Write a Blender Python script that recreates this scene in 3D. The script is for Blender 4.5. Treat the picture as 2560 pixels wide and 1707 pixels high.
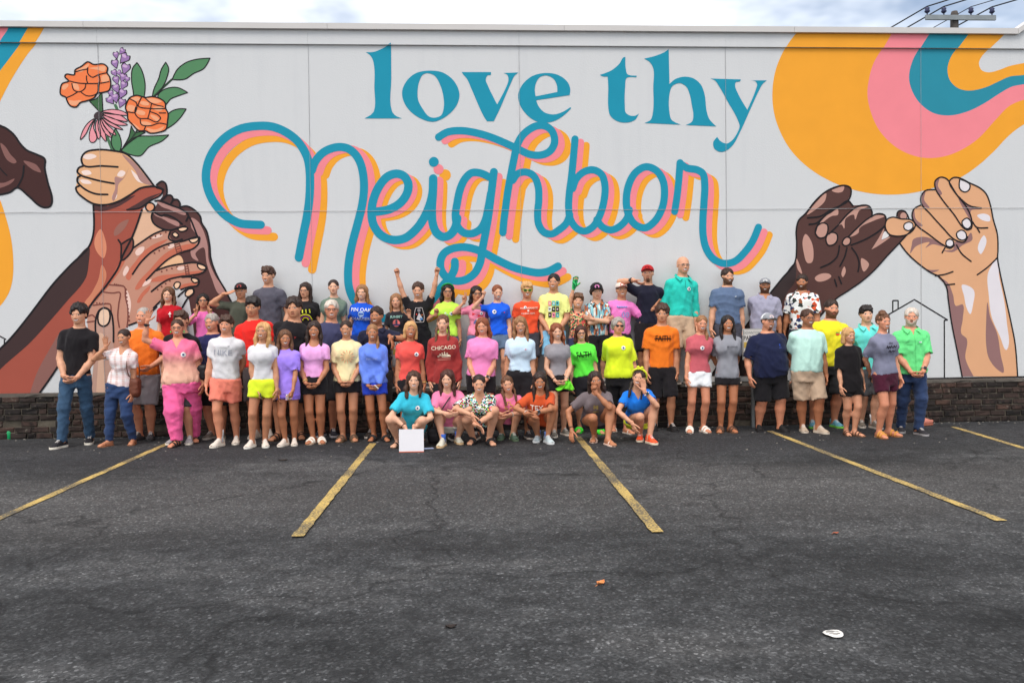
import bpy, bmesh, math, random
import numpy as np
from mathutils import Matrix, Vector, geometry
random.seed(7)
rng = np.random.default_rng(11)
SC = bpy.context.scene
for _o in list(bpy.data.objects): bpy.data.objects.remove(_o)
COL = SC.collection

# ------------------------------------------------------------------ camera, world, sun, exposure
CAM_H = 1.5
FPX, CX, CY = 2066.0, 1280.0, 853.5           # focal length and centre in photograph pixels (2560 wide)
YAW, PITCH, ROLL = math.atan(105/FPX), math.atan(41.5/FPX), math.radians(.67)
_a, _p, _r = YAW, PITCH, ROLL
CF = np.array([math.sin(_a)*math.cos(_p), math.cos(_a)*math.cos(_p), -math.sin(_p)])
_R0 = np.array([math.cos(_a), -math.sin(_a), 0.])
_U0 = np.cross(_R0, CF)
CR = _R0*math.cos(_r) - _U0*math.sin(_r)
CU = _U0*math.cos(_r) + _R0*math.sin(_r)
CP = np.array([0., 0., CAM_H])
cam = bpy.data.cameras.new('camera'); cam_o = bpy.data.objects.new('camera', cam); COL.objects.link(cam_o)
cam.sensor_width = 36; cam.lens = 36*FPX/2560; cam.clip_end = 2000; cam.clip_start = .05
cam_o.matrix_world = Matrix(((CR[0],CU[0],-CF[0],CP[0]),(CR[1],CU[1],-CF[1],CP[1]),(CR[2],CU[2],-CF[2],CP[2]),(0,0,0,1)))
SC.camera = cam_o

SUN_EL, SUN_AZ = math.radians(58), math.radians(205)    # veiled by thin cloud, behind the photographer and a little to the left
w = bpy.data.worlds.new('World'); SC.world = w; w.use_nodes = True
nt = w.node_tree; nt.nodes.clear()
def wn(t, **k):
    n = nt.nodes.new(t)
    for a, b in k.items(): setattr(n, a, b)
    return n
sky = wn('ShaderNodeTexSky', sky_type='NISHITA', sun_disc=False, sun_elevation=SUN_EL, sun_rotation=SUN_AZ, air_density=1.0, dust_density=1.5, ozone_density=1.0)
tc = wn('ShaderNodeTexCoord'); mp = wn('ShaderNodeMapping'); mp.inputs['Scale'].default_value = (1, 1, 2.2)
cn = wn('ShaderNodeTexNoise'); cn.inputs['Scale'].default_value = 2.6; cn.inputs['Detail'].default_value = 5; cn.inputs['Roughness'].default_value = .58
cr = wn('ShaderNodeValToRGB'); cr.color_ramp.elements[0].position = .345; cr.color_ramp.elements[1].position = .61
mx = wn('ShaderNodeMix', data_type='RGBA'); mx.inputs[7].default_value = (11.0, 11.3, 11.7, 1)
bg = wn('ShaderNodeBackground'); bg.inputs['Strength'].default_value = .12
out = wn('ShaderNodeOutputWorld')
L = nt.links.new
L(tc.outputs['Generated'], mp.inputs['Vector']); L(mp.outputs['Vector'], cn.inputs['Vector']); L(cn.outputs['Fac'], cr.inputs['Fac'])
L(cr.outputs['Color'], mx.inputs[0]); L(sky.outputs['Color'], mx.inputs[6]); L(mx.outputs[2], bg.inputs['Color']); L(bg.outputs['Background'], out.inputs['Surface'])
sun = bpy.data.lights.new('sun', 'SUN'); sun.energy = 1.5; sun.angle = math.radians(28); sun.color = (1, .95, .88)
sun_o = bpy.data.objects.new('sun', sun); COL.objects.link(sun_o); sun_o.location = (-12, -30, 50)
_sd = Vector((math.sin(SUN_AZ)*math.cos(SUN_EL), math.cos(SUN_AZ)*math.cos(SUN_EL), math.sin(SUN_EL)))
sun_o.rotation_euler = _sd.to_track_quat('Z', 'Y').to_euler()
vs = SC.view_settings; vs.view_transform = 'Standard'; vs.look = 'None'; vs.gamma = 1; vs.use_curve_mapping = False; vs.exposure = 0.27
SC.cycles.use_denoising = True
SC.cycles.max_bounces = 4; SC.cycles.diffuse_bounces = 2; SC.cycles.glossy_bounces = 2; SC.cycles.transparent_max_bounces = 6

# ------------------------------------------------------------------ pixel helpers (photograph pixels -> points on real planes)
def ray(x, y):
    d = CF + CR*((x-CX)/FPX) + CU*((CY-y)/FPX)
    return d
def at_y(x, y, Y):
    d = ray(x, y); return CP + d*((Y-CP[1])/d[1])
def at_z(x, y, Z=0.):
    d = ray(x, y); return CP + d*((Z-CP[2])/d[2])
V = 2560/2352.                                    # coordinates read off the 2352-wide view
def vy(x, y, Y): return at_y(x*V, y*V, Y)
def vz(x, y, Z=0.): return at_z(x*V, y*V, Z)

# ------------------------------------------------------------------ materials
def lin(c): c = c/255.; return c/12.92 if c <= .04045 else ((c+.055)/1.055)**2.4
_WALL = (lin(188), lin(197), lin(206))
def paint(r, g, b, k=.66): return tuple(min(.95, lin(c)/w_*k) for c, w_ in zip((r, g, b), _WALL))
MATS = {}
def nodes(m):
    m.use_nodes = True; t = m.node_tree; b = t.nodes['Principled BSDF']
    def add(ty, **k):
        n = t.nodes.new(ty)
        for a, v in k.items(): setattr(n, a, v)
        return n
    return t, b, add, t.links.new
def mat(key, col, rough=.8, vary=.12, scale=9., bump=.15, bscale=60., sheen=0., spec=.3, stretch=None, metallic=0.):
    """plain procedural surface: base colour with soft mottling and fine relief"""
    if key in MATS: return MATS[key]
    m = bpy.data.materials.new(key); MATS[key] = m
    t, b, add, L = nodes(m)
    b.inputs['Roughness'].default_value = rough; b.inputs['Specular IOR Level'].default_value = spec; b.inputs['Metallic'].default_value = metallic
    if sheen: b.inputs['Sheen Weight'].default_value = sheen
    co = add('ShaderNodeTexCoord'); src = co.outputs['Object']
    if stretch:
        mp = add('ShaderNodeMapping'); mp.inputs['Scale'].default_value = stretch; L(src, mp.inputs['Vector']); src = mp.outputs['Vector']
    n = add('ShaderNodeTexNoise'); n.inputs['Scale'].default_value = scale; n.inputs['Detail'].default_value = 4; L(src, n.inputs['Vector'])
    r = add('ShaderNodeMapRange'); r.inputs[3].default_value = 1-vary; r.inputs[4].default_value = 1+vary; L(n.outputs['Fac'], r.inputs[0])
    x = add('ShaderNodeVectorMath', operation='SCALE'); x.inputs[0].default_value = col[:3]; L(r.outputs[0], x.inputs['Scale']); L(x.outputs[0], b.inputs['Base Color'])
    if bump:
        n2 = add('ShaderNodeTexNoise'); n2.inputs['Scale'].default_value = bscale; n2.inputs['Detail'].default_value = 3; L(src, n2.inputs['Vector'])
        bp = add('ShaderNodeBump'); bp.inputs['Strength'].default_value = bump; bp.inputs['Distance'].default_value = .01; L(n2.outputs['Fac'], bp.inputs['Height']); L(bp.outputs[0], b.inputs['Normal'])
    return m
def wallpaint(r, g, b_): return mat('paint_%d_%d_%d' % (r, g, b_), paint(r, g, b_), .75, .07, 2.6, .10, 55, spec=.25)
def fabric(r, g, b_, key=None):
    key = key or 'cloth_%d_%d_%d' % (r, g, b_)
    if key in MATS: return MATS[key]
    m = bpy.data.materials.new(key); MATS[key] = m; t, b, add, L = nodes(m); fabric_base(t, b, add, L, paint(r, g, b_, .74)); return m
def fabric_base(t, b, add, L, col):
    """woven cloth: slight fading, crease relief running mostly downwards, fine weave"""
    b.inputs['Roughness'].default_value = .92; b.inputs['Specular IOR Level'].default_value = .12; b.inputs['Sheen Weight'].default_value = .10
    co = add('ShaderNodeTexCoord').outputs['Object']
    mp = add('ShaderNodeMapping'); mp.inputs['Scale'].default_value = (1, 1, .55); L(co, mp.inputs['Vector'])
    n = add('ShaderNodeTexNoise'); n.inputs['Scale'].default_value = 13; n.inputs['Detail'].default_value = 3; n.inputs['Roughness'].default_value = .55; n.inputs['Distortion'].default_value = .3; L(mp.outputs['Vector'], n.inputs['Vector'])
    bp = add('ShaderNodeBump'); bp.inputs['Strength'].default_value = .30; bp.inputs['Distance'].default_value = .035; L(n.outputs['Fac'], bp.inputs['Height']); L(bp.outputs[0], b.inputs['Normal'])
    if col is not None:
        r = add('ShaderNodeMapRange'); r.inputs[3].default_value = .90; r.inputs[4].default_value = 1.08
        n2 = add('ShaderNodeTexNoise'); n2.inputs['Scale'].default_value = 7; L(co, n2.inputs['Vector']); L(n2.outputs['Fac'], r.inputs[0])
        x = add('ShaderNodeVectorMath', operation='SCALE'); x.inputs[0].default_value = col[:3]; L(r.outputs[0], x.inputs['Scale']); L(x.outputs[0], b.inputs['Base Color'])

# ------------------------------------------------------------------ mesh helpers
def link(name, me, m=None, parent=None, smooth=False):
    o = bpy.data.objects.new(name, me); COL.objects.link(o)
    if m is not None:
        for q in (m if isinstance(m, (list, tuple)) else [m]): me.materials.append(q)
    if smooth: me.shade_smooth()
    if parent is not None: o.parent = parent
    return o
def mesh_np(name, v, faces):
    """v (N,3), faces (M,3|4)"""
    me = bpy.data.meshes.new(name); v = np.asarray(v, np.float32); faces = np.asarray(faces, np.int32); k = faces.shape[1]
    me.vertices.add(len(v)); me.vertices.foreach_set('co', v.ravel())
    me.loops.add(faces.size); me.loops.foreach_set('vertex_index', faces.ravel())
    me.polygons.add(len(faces)); me.polygons.foreach_set('loop_start', np.arange(0, faces.size, k, dtype=np.int32))
    me.polygons.foreach_set('loop_total', np.full(len(faces), k, np.int32)); me.update(calc_edges=True); me.validate()
    return me
class MB:
    """collects simple shapes for one mesh object"""
    def __init__(s): s.v = []; s.f = []; s.mi = []
    def add(s, vs, fs, mi=0):
        o = len(s.v); s.v += [tuple(map(float, p)) for p in vs]; s.f += [tuple(i+o for i in f) for f in fs]; s.mi += [mi]*len(fs); return s
    def box(s, x0, x1, y0, y1, z0, z1, mi=0):
        return s.add([(x0,y0,z0),(x1,y0,z0),(x1,y1,z0),(x0,y1,z0),(x0,y0,z1),(x1,y0,z1),(x1,y1,z1),(x0,y1,z1)],
                     [(0,3,2,1),(4,5,6,7),(0,1,5,4),(1,2,6,5),(2,3,7,6),(3,0,4,7)], mi)
    def tube(s, pts, r, n=8, mi=0, closed=False, flat=1.):
        pts = [np.array(p, float) for p in pts]; m = len(pts); rs = r if isinstance(r, (list, tuple)) else [r]*m
        rings = []; prev = None
        for i, p in enumerate(pts):
            a = pts[(i-1) % m] if (closed or i > 0) else pts[i]; b = pts[(i+1) % m] if (closed or i < m-1) else pts[i]
            d = b-a; d /= (np.linalg.norm(d) or 1)
            if prev is None: u = np.cross(d, (0, 0, 1) if abs(d[2]) < .9 else (1, 0, 0))
            else: u = prev - d*(prev@d)
            u /= (np.linalg.norm(u) or 1); prev = u; w_ = np.cross(d, u)
            rings.append([p + (u*math.cos(t)*flat + w_*math.sin(t))*rs[i] for t in np.arange(n)*2*math.pi/n])
        vs = [q for g in rings for q in g]; fs = []
        for i in range(m if closed else m-1):
            j = (i+1) % m
            for k in range(n): k2 = (k+1) % n; fs.append((i*n+k, i*n+k2, j*n+k2, j*n+k))
        if not closed: fs += [tuple(reversed(range(n))), tuple(range((m-1)*n, m*n))]
        return s.add(vs, fs, mi)
    def build(s, name, m, parent=None, smooth=False):
        me = bpy.data.meshes.new(name); me.from_pydata(s.v, [], s.f); me.update()
        o = link(name, me, m, parent, smooth)
        if any(s.mi): me.polygons.foreach_set('material_index', s.mi)
        return o
def empty(name, loc, rz=0.):
    o = bpy.data.objects.new(name, None); COL.objects.link(o); o.location = loc; o.rotation_euler = (0, 0, rz); o.empty_display_size = .2; return o
def tag(o, label=None, cat=None, group=None, kind=None):
    if label: o['label'] = label
    if cat: o['category'] = cat
    if group: o['group'] = group
    if kind: o['kind'] = kind
    return o

# ------------------------------------------------------------------ ground
WALL_Y, LEDGE_Y, LEDGE_Z = 12.1, 11.74, .615
def asphalt():
    m = bpy.data.materials.new('asphalt'); t, b, add, L = nodes(m)
    co = add('ShaderNodeTexCoord').outputs['Object']
    def noise(s, d=5, r=.6, vec=co):
        n = add('ShaderNodeTexNoise'); n.inputs['Scale'].default_value = s; n.inputs['Detail'].default_value = d; n.inputs['Roughness'].default_value = r; L(vec, n.inputs['Vector']); return n.outputs['Fac']
    def ramp(src, stops):
        r = add('ShaderNodeValToRGB'); e = r.color_ramp.elements
        while len(e) < len(stops): e.new(.5)
        for q, (p, c) in zip(e, stops): q.position = p; q.color = (c, c, c, 1) if not isinstance(c, tuple) else (*c, 1)
        L(src, r.inputs['Fac']); return r.outputs['Color']
    def mixc(f, a, c, mode='MIX'):
        x = add('ShaderNodeMix', data_type='RGBA', blend_type=mode)
        for s, q in ((0, f), (6, a), (7, c)):
            if isinstance(q, (int, float)): x.inputs[s].default_value = q
            elif isinstance(q, tuple): x.inputs[s].default_value = (*q, 1)
            else: L(q, x.inputs[s])
        return x.outputs[2]
    # big worn patches, stretched along the wall
    mp = add('ShaderNodeMapping'); mp.inputs['Scale'].default_value = (.32, .75, 1); L(co, mp.inputs['Vector'])
    patch = ramp(noise(1.0, 4, .62, mp.outputs['Vector']), [(.36, .019), (.45, .029), (.52, .040), (.59, (.055, .054, .053)), (.70, (.080, .077, .074))])
    mid = ramp(noise(5.5, 3, .7), [(.3, .58), (.7, 1.5)])
    c = mixc(1.0, patch, mid, 'MULTIPLY')
    # a faded strip of older paving across the lot
    sep = add('ShaderNodeSeparateXYZ'); L(co, sep.inputs[0])
    wob = add('ShaderNodeMath', operation='MULTIPLY_ADD'); L(noise(.35, 2), wob.inputs[0]); wob.inputs[1].default_value = 2.6; L(sep.outputs[1], wob.inputs[2])
    band = add('ShaderNodeMapRange', interpolation_type='SMOOTHSTEP'); L(wob.outputs[0], band.inputs[0]); band.inputs[1].default_value = 6.6; band.inputs[2].default_value = 8.4
    band2 = add('ShaderNodeMapRange', interpolation_type='SMOOTHSTEP'); L(wob.outputs[0], band2.inputs[0]); band2.inputs[1].default_value = 10.4; band2.inputs[2].default_value = 9.2
    bm = add('ShaderNodeMath', operation='MULTIPLY'); L(band.outputs[0], bm.inputs[0]); L(band2.outputs[0], bm.inputs[1])
    bm2 = add('ShaderNodeMath', operation='MULTIPLY'); L(bm.outputs[0], bm2.inputs[0]); bm2.inputs[1].default_value = .5
    c = mixc(bm2.outputs[0], c, (.088, .082, .077))
    far = add('ShaderNodeMapRange', interpolation_type='SMOOTHSTEP'); L(wob.outputs[0], far.inputs[0]); far.inputs[1].default_value = 10.2; far.inputs[2].default_value = 11.2; far.inputs[4].default_value = .7
    c = mixc(far.outputs[0], c, (.030, .030, .032))
    # aggregate: pale chips and dark pits
    vo = add('ShaderNodeTexVoronoi'); vo.inputs['Scale'].default_value = 74; L(co, vo.inputs['Vector'])
    bw = add('ShaderNodeRGBToBW'); L(vo.outputs['Color'], bw.inputs[0])
    chip = ramp(bw.outputs[0], [(.0, .55), (.40, .80), (.62, 1.0), (.82, 1.7), (.95, 3.4)])
    c = mixc(1.0, c, chip, 'MULTIPLY')
    v3 = add('ShaderNodeTexVoronoi'); v3.inputs['Scale'].default_value = 38; L(co, v3.inputs['Vector'])
    bw3 = add('ShaderNodeRGBToBW'); L(v3.outputs['Color'], bw3.inputs[0])
    c = mixc(1.0, c, ramp(bw3.outputs[0], [(.0, .82), (.6, 1.0), (.92, 1.3)]), 'MULTIPLY')
    fine = ramp(noise(170, 1, .7), [(.3, .8), (.7, 1.25)])
    c = mixc(1.0, c, fine, 'MULTIPLY')
    pit = ramp(noise(26, 3, .75), [(.30, .35), (.42, 1.0)])
    c = mixc(.75, c, mixc(1.0, c, pit, 'MULTIPLY'))
    # cracks
    v2 = add('ShaderNodeTexVoronoi', feature='DISTANCE_TO_EDGE'); v2.inputs['Scale'].default_value = .33
    wp = add('ShaderNodeVectorMath', operation='ADD'); nw = add('ShaderNodeTexNoise'); nw.inputs['Scale'].default_value = 1.6; nw.inputs['Detail'].default_value = 5; L(co, nw.inputs['Vector'])
    L(co, wp.inputs[0]); L(nw.outputs['Color'], wp.inputs[1]); L(wp.outputs[0], v2.inputs['Vector'])
    crk = ramp(v2.outputs['Distance'], [(.0, .25), (.010, 1.0)])
    c = mixc(.8, c, mixc(1.0, c, crk, 'MULTIPLY'))
    sp = ramp(noise(.9, 3, .5), [(.26, .35), (.35, 1.0)])          # old drips and stains
    c = mixc(.7, c, mixc(1.0, c, sp, 'MULTIPLY'))
    L(c, b.inputs['Base Color']); b.inputs['Roughness'].default_value = .88; b.inputs['Specular IOR Level'].default_value = .35
    bp = add('ShaderNodeBump'); bp.inputs['Strength'].default_value = .40; bp.inputs['Distance'].default_value = .010
    hm = add('ShaderNodeMath', operation='ADD'); L(bw.outputs[0], hm.inputs[0]); L(noise(60, 2), hm.inputs[1]); L(hm.outputs[0], bp.inputs['Height']); L(bp.outputs[0], b.inputs['Normal'])
    return m, c
ASPHALT, _ = asphalt()
# ground: one sheet, gently uneven near the lot, reaching the horizon
def ground():
    xs = np.concatenate([[-600, -200, -60, -25], np.linspace(-14, 14, 57), [25, 60, 200, 600]])
    ys = np.concatenate([[-600, -200, -60, -20], np.linspace(-6, 14, 41), [25, 60, 200, 600]])
    X, Y = np.meshgrid(xs, ys, indexing='ij'); Z = np.zeros_like(X)
    near = (np.abs(X) < 13) & (Y > -5) & (Y < 9.2)
    Z[near] = (-.012*np.abs(np.sin(X*.9)*np.sin(Y*.7)))[near]
    n, m = X.shape; idx = np.arange(n*m).reshape(n, m)
    f = np.stack([idx[:-1, :-1], idx[1:, :-1], idx[1:, 1:], idx[:-1, 1:]], -1).reshape(-1, 4)
    o = link('ground', mesh_np('ground', np.stack([X, Y, Z], -1).reshape(-1, 3), f), ASPHALT, smooth=True)
    tag(o, 'dark worn asphalt of the parking lot', kind='structure')
ground()
def line_paint():
    m = bpy.data.materials.new('yellow_line'); t, b, add, L = nodes(m)
    co = add('ShaderNodeTexCoord').outputs['Object']
    n = add('ShaderNodeTexNoise'); n.inputs['Scale'].default_value = 55; n.inputs['Detail'].default_value = 6; n.inputs['Roughness'].default_value = .75; L(co, n.inputs['Vector'])
    n2 = add('ShaderNodeTexNoise'); n2.inputs['Scale'].default_value = 1.8; n2.inputs['Detail'].default_value = 3; L(co, n2.inputs['Vector'])
    s = add('ShaderNodeMath', operation='MULTIPLY_ADD'); L(n2.outputs['Fac'], s.inputs[0]); s.inputs[1].default_value = .55; L(n.outputs['Fac'], s.inputs[2])
    r = add('ShaderNodeValToRGB'); e = r.color_ramp.elements; e[0].position = .58; e[0].color = (.68, .46, .12, 1); e[1].position = .86; e[1].color = (.10, .085, .06, 1)
    q = e.new(.72); q.color = (.56, .38, .11, 1)
    L(s.outputs[0], r.inputs['Fac']); L(r.outputs['Color'], b.inputs['Base Color']); b.inputs['Roughness'].default_value = .85
    bp = add('ShaderNodeBump'); bp.inputs['Strength'].default_value = .4; L(n.outputs['Fac'], bp.inputs['Height']); L(bp.outputs[0], b.inputs['Normal'])
    return m
YELLOW = line_paint()
for k, (a, b, wd, desc) in enumerate([((402, 1011), (-40, 1207), .080, 'left-most'), ((857, 1018), (683, 1232), .088, ''), ((1326, 1002), (1510, 1222), .088, ''), ((1768, 990), (2300, 1196), .082, ''), ((2188, 980), (2420, 1050), .080, '')]):
    P, Q = vz(*a), vz(*b); d = Q-P; ln = np.linalg.norm(d); d /= ln; s_ = np.array([-d[1], d[0], 0])
    n = 40; vsx = []
    r_ = random.Random(k)
    for i in range(n+1):
        c = P + d*ln*i/n; e1, e2 = r_.uniform(-.006, .006), r_.uniform(-.006, .006)
        vsx += [c + s_*(wd/2+e1) + (0, 0, .004), c - s_*(wd/2+e2) + (0, 0, .004)]
    mb = MB(); mb.add(vsx, [(2*i+1, 2*i, 2*i+2, 2*i+3) for i in range(n)])
    tag(mb.build('parking_line', YELLOW), kind='structure')

# ------------------------------------------------------------------ the painted building
def stucco():
    m = bpy.data.materials.new('white_stucco'); t, b, add, L = nodes(m)
    co = add('ShaderNodeTexCoord').outputs['Object']
    n = add('ShaderNodeTexNoise'); n.inputs['Scale'].default_value = .8; n.inputs['Detail'].default_value = 6; n.inputs['Roughness'].default_value = .6; L(co, n.inputs['Vector'])
    mp = add('ShaderNodeMapping'); mp.inputs['Scale'].default_value = (7, 7, .5); L(co, mp.inputs['Vector'])
    n3 = add('ShaderNodeTexNoise'); n3.inputs['Scale'].default_value = 1.0; n3.inputs['Detail'].default_value = 4; L(mp.outputs['Vector'], n3.inputs['Vector'])
    s = add('ShaderNodeMath', operation='ADD'); L(n.outputs['Fac'], s.inputs[0]); L(n3.outputs['Fac'], s.inputs[1])
    r = add('ShaderNodeValToRGB'); e = r.color_ramp.elements; e[0].position = .7; e[0].color = (.662, .664, .662, 1); e[1].position = 1.25; e[1].color = (.690, .690, .684, 1)
    L(s.outputs[0], r.inputs['Fac']); L(r.outputs['Color'], b.inputs['Base Color']); b.inputs['Roughness'].default_value = .8; b.inputs['Specular IOR Level'].default_value = .25
    n2 = add('ShaderNodeTexNoise'); n2.inputs['Scale'].default_value = 45; n2.inputs['Detail'].default_value = 5; L(co, n2.inputs['Vector'])
    bp = add('ShaderNodeBump'); bp.inputs['Strength'].default_value = .25; bp.inputs['Distance'].default_value = .01; L(n2.outputs['Fac'], bp.inputs['Height']); L(bp.outputs[0], b.inputs['Normal'])
    return m
STUCCO = stucco()
M_COPING = mat('coping_metal', paint(186, 190, 194), .5, .04, 3, .03, 20, spec=.5)
M_JOINT = mat('joint_sealant', (.46, .46, .46), .9, .3, 12)
M_DARK = mat('dark_core', (.08, .08, .085), .9)
bld = empty('painted_building', (0, WALL_Y, 0))
tag(bld, 'long white stucco building painted with the love thy neighbor mural', 'building')
def wz(y, x=1280): return at_y(x, y, WALL_Y)[2]
MID_Z = wz(526)
_l, _r = at_y(0, 57, WALL_Y), at_y(2400, 75, WALL_Y); SLOPE = (_r[2]-_l[2])/(_r[0]-_l[0])     # the parapet falls slightly to the right
TOP_Z = _l[2]-SLOPE*_l[0]; COPB_Z = TOP_Z-.082; BAND_Z = TOP_Z-.285; BASE_Z = LEDGE_Z
BAND = .035                                      # how far the parapet band stands proud
jx = [at_y(x*V, 480*V, WALL_Y)[0] for x in (233, 714, 1196, 1668, 2115)]
stp = jx[2]-jx[1]
edges_x = [-19, jx[0]-3*stp, jx[0]-2*stp, jx[0]-stp] + jx + [jx[4]+stp, jx[4]+2*stp, 19]
MB().box(-19, 19, .06, 9, .0, TOP_Z-.45).build('building_core', M_DARK, bld)
G = .0015
for i in range(len(edges_x)-1):
    for (z0, z1) in ((BASE_Z-.02, MID_Z), (MID_Z, BAND_Z)):
        mb = MB(); x0, x1 = edges_x[i]+G, edges_x[i+1]-G
        a, c = z0+G, z1-G; e = .002
        mb.add([(x0,e,a),(x1,e,a),(x1,e,c),(x0,e,c),(x0+e,0,a+e),(x1-e,0,a+e),(x1-e,0,c-e),(x0+e,0,c-e),(x0,.058,a),(x1,.058,a),(x1,.058,c),(x0,.058,c)],
               [(4,5,6,7),(0,1,5,4),(1,2,6,5),(2,3,7,6),(3,0,4,7),(1,0,8,9),(2,1,9,10),(3,2,10,11),(0,3,11,8)])
        if z1 == BAND_Z: mb.v = [(x, y, z+SLOPE*x if z > MID_Z+.1 else z) for x, y, z in mb.v]
        mb.build('wall_panel', STUCCO, bld)
    x0, x1 = edges_x[i]+.001, edges_x[i+1]-.001
    mb = MB().box(x0, x1, -BAND, .055, BAND_Z, COPB_Z+.02); mb.v = [(x, y, z+SLOPE*x) for x, y, z in mb.v]; mb.build('parapet_band', STUCCO, bld)
CORN_X = at_y(2537, 85, WALL_Y)[0]
for i in range(8):                               # metal coping in lengths, running up to the raised corner
    x0 = -19 + i*(CORN_X+19)/8; x1 = -19 + (i+1)*(CORN_X+19)/8 - .004
    mb = MB().box(x0, x1, -BAND-.05, .4, COPB_Z, TOP_Z); mb.v = [(x, y, z+SLOPE*x) for x, y, z in mb.v]; mb.build('coping', M_COPING, bld)
mb = MB(); h = TOP_Z-COPB_Z
_dz = SLOPE*CORN_X; pr = [(CORN_X, COPB_Z+_dz), (CORN_X+2.2, COPB_Z+1.45), (CORN_X+2.2, COPB_Z+1.45+h*1.05), (CORN_X, TOP_Z+_dz)]
mb.add([(x, -BAND-.05, z) for x, z in pr] + [(x, .4, z) for x, z in pr], [(0,1,2,3),(7,6,5,4),(0,4,5,1),(3,2,6,7),(1,5,6,2),(0,3,7,4)]); mb.build('coping', M_COPING, bld)
mb = MB(); pr = [(CORN_X, COPB_Z+_dz), (19, COPB_Z-.3), (19, COPB_Z+1.45), (CORN_X+2.2, COPB_Z+1.45)]
mb.add([(x, -.02, z) for x, z in pr] + [(x, .3, z) for x, z in pr], [(0,1,2,3),(7,6,5,4),(0,4,5,1),(3,2,6,7),(1,5,6,2),(0,3,7,4)]); mb.build('parapet_gable', STUCCO, bld)
for x in jx + [jx[0]-stp, jx[4]+stp]:            # sealant beads in the joints
    r_ = random.Random(int(x*100)); mb = MB()
    mb.tube([(x+r_.uniform(-.0015, .0015), -.0100, z) for z in np.linspace(BASE_Z, BAND_Z+SLOPE*x-.003, 14)], .0020, 6); mb.build('joint', M_JOINT, bld)
mb = MB(); r_ = random.Random(3); mb.tube([(x, -.0110, MID_Z+r_.uniform(-.003, .003)) for x in np.linspace(-9.5, 9.5, 60)], .0030, 6); mb.build('joint', M_JOINT, bld)

# ---- mural: thin coats of paint lying on the wall face
LAYER = .0009; _cnt = [0]
def depth(layer): _cnt[0] += 1; return layer*LAYER + (_cnt[0] % 9)*.00009
def cat(pts, closed=True, n=6):
    """smooth curve through the points; a third value marks a sharp corner"""
    P = [np.array(p[:2], float) for p in pts]; S = [len(p) > 2 for p in pts]; m = len(P); out = []
    for i in range(m if closed else m-1):
        p1, p2 = P[i], P[(i+1) % m]
        p0 = P[i-1] if (closed or i > 0) else p1; p3 = P[(i+2) % m] if (closed or i < m-2) else p2
        d = np.linalg.norm(p2-p1) or 1
        def tan(a, b, c):                          # centripetal-ish tangent so uneven spacing does not overshoot
            l1, l2 = np.linalg.norm(b-a) or 1, np.linalg.norm(c-b) or 1
            v = (b-a)/l1 + (c-b)/l2; return v/2*d
        t1 = (p2-p1)*.3 if S[i] else tan(p0, p1, p2); t2 = (p2-p1)*.3 if S[(i+1) % m] else tan(p1, p2, p3)
        for k in range(n):
            t = k/n; out.append((2*t**3-3*t*t+1)*p1 + (t**3-2*t*t+t)*t1 + (-2*t**3+3*t*t)*p2 + (t**3-t*t)*t2)
    if not closed: out.append(P[-1])
    return np.array(out)
def CROP(x0, y0, s):
    return lambda pts: [(x0+p[0]*s, y0+p[1]*s) + tuple(p[2:]) for p in pts]
A_ = CROP(0, 60, 600/1882); B_ = CROP(0, 440, 600/1622); C_ = CROP(480, 280, 800/2352); D_ = CROP(1000, 280, 960/2352)
E_ = CROP(880, 80, 1080/2352); F_ = CROP(1900, 0, 660/1990); G_ = CROP(1900, 420, 660/1916); H_ = CROP(180, 420, 400/1568); V_ = CROP(0, 0, V)
def towall(p2):
    out = []
    for x, y in p2:
        q = at_y(x, y, WALL_Y); out.append((q[0], q[2]))
    return np.array(out)
def clipz(P, z, keep_below):
    out = []; n = len(P)
    for i in range(n):
        a, b = P[i], P[(i+1) % n]; ha, hb = a[1]-SLOPE*a[0], b[1]-SLOPE*b[0]; ia = (ha <= z) == keep_below; ib = (hb <= z) == keep_below
        if ia: out.append(a)
        if ia != ib: t = (z-ha)/(hb-ha); out.append(a+(b-a)*t)
    return np.array(out)
def tess(loops):
    vl = [[Vector((p[0], p[1], 0)) for p in l] for l in loops]
    tris = geometry.tessellate_polygon(vl); flat = [p for l in loops for p in l]
    fs = []
    for t in tris:
        a, b, c = (flat[i] for i in t)
        ar = (b[0]-a[0])*(c[1]-a[1]) - (b[1]-a[1])*(c[0]-a[0])
        if abs(ar) < 1e-9: continue
        fs.append(tuple(t) if ar > 0 else (t[0], t[2], t[1]))
    return flat, fs
def area(name, pts, col, layer, parent=None, holes=(), smooth=True, n=6):
    loops = [towall(cat(p, True, n) if smooth else [q[:2] for q in p]) for p in (pts, *holes)]
    z = depth(layer); mb = MB()
    if (loops[0][:, 1]-SLOPE*loops[0][:, 0]).max() > BAND_Z and not holes:
        lo = clipz(loops[0], BAND_Z-.003, True); hi = clipz(clipz(loops[0], BAND_Z+.0005, False), COPB_Z+.01, True)
        for q, y in ((lo, -z), (hi, -z-BAND)):
            if len(q) > 2:
                v, f = tess([q]); mb.add([(p[0], y, p[1]) for p in v], f)
    else:
        v, f = tess(loops); mb.add([(p[0], -z, p[1]) for p in v], f)
    return mb.build(name, wallpaint(*col), parent or bld)
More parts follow.
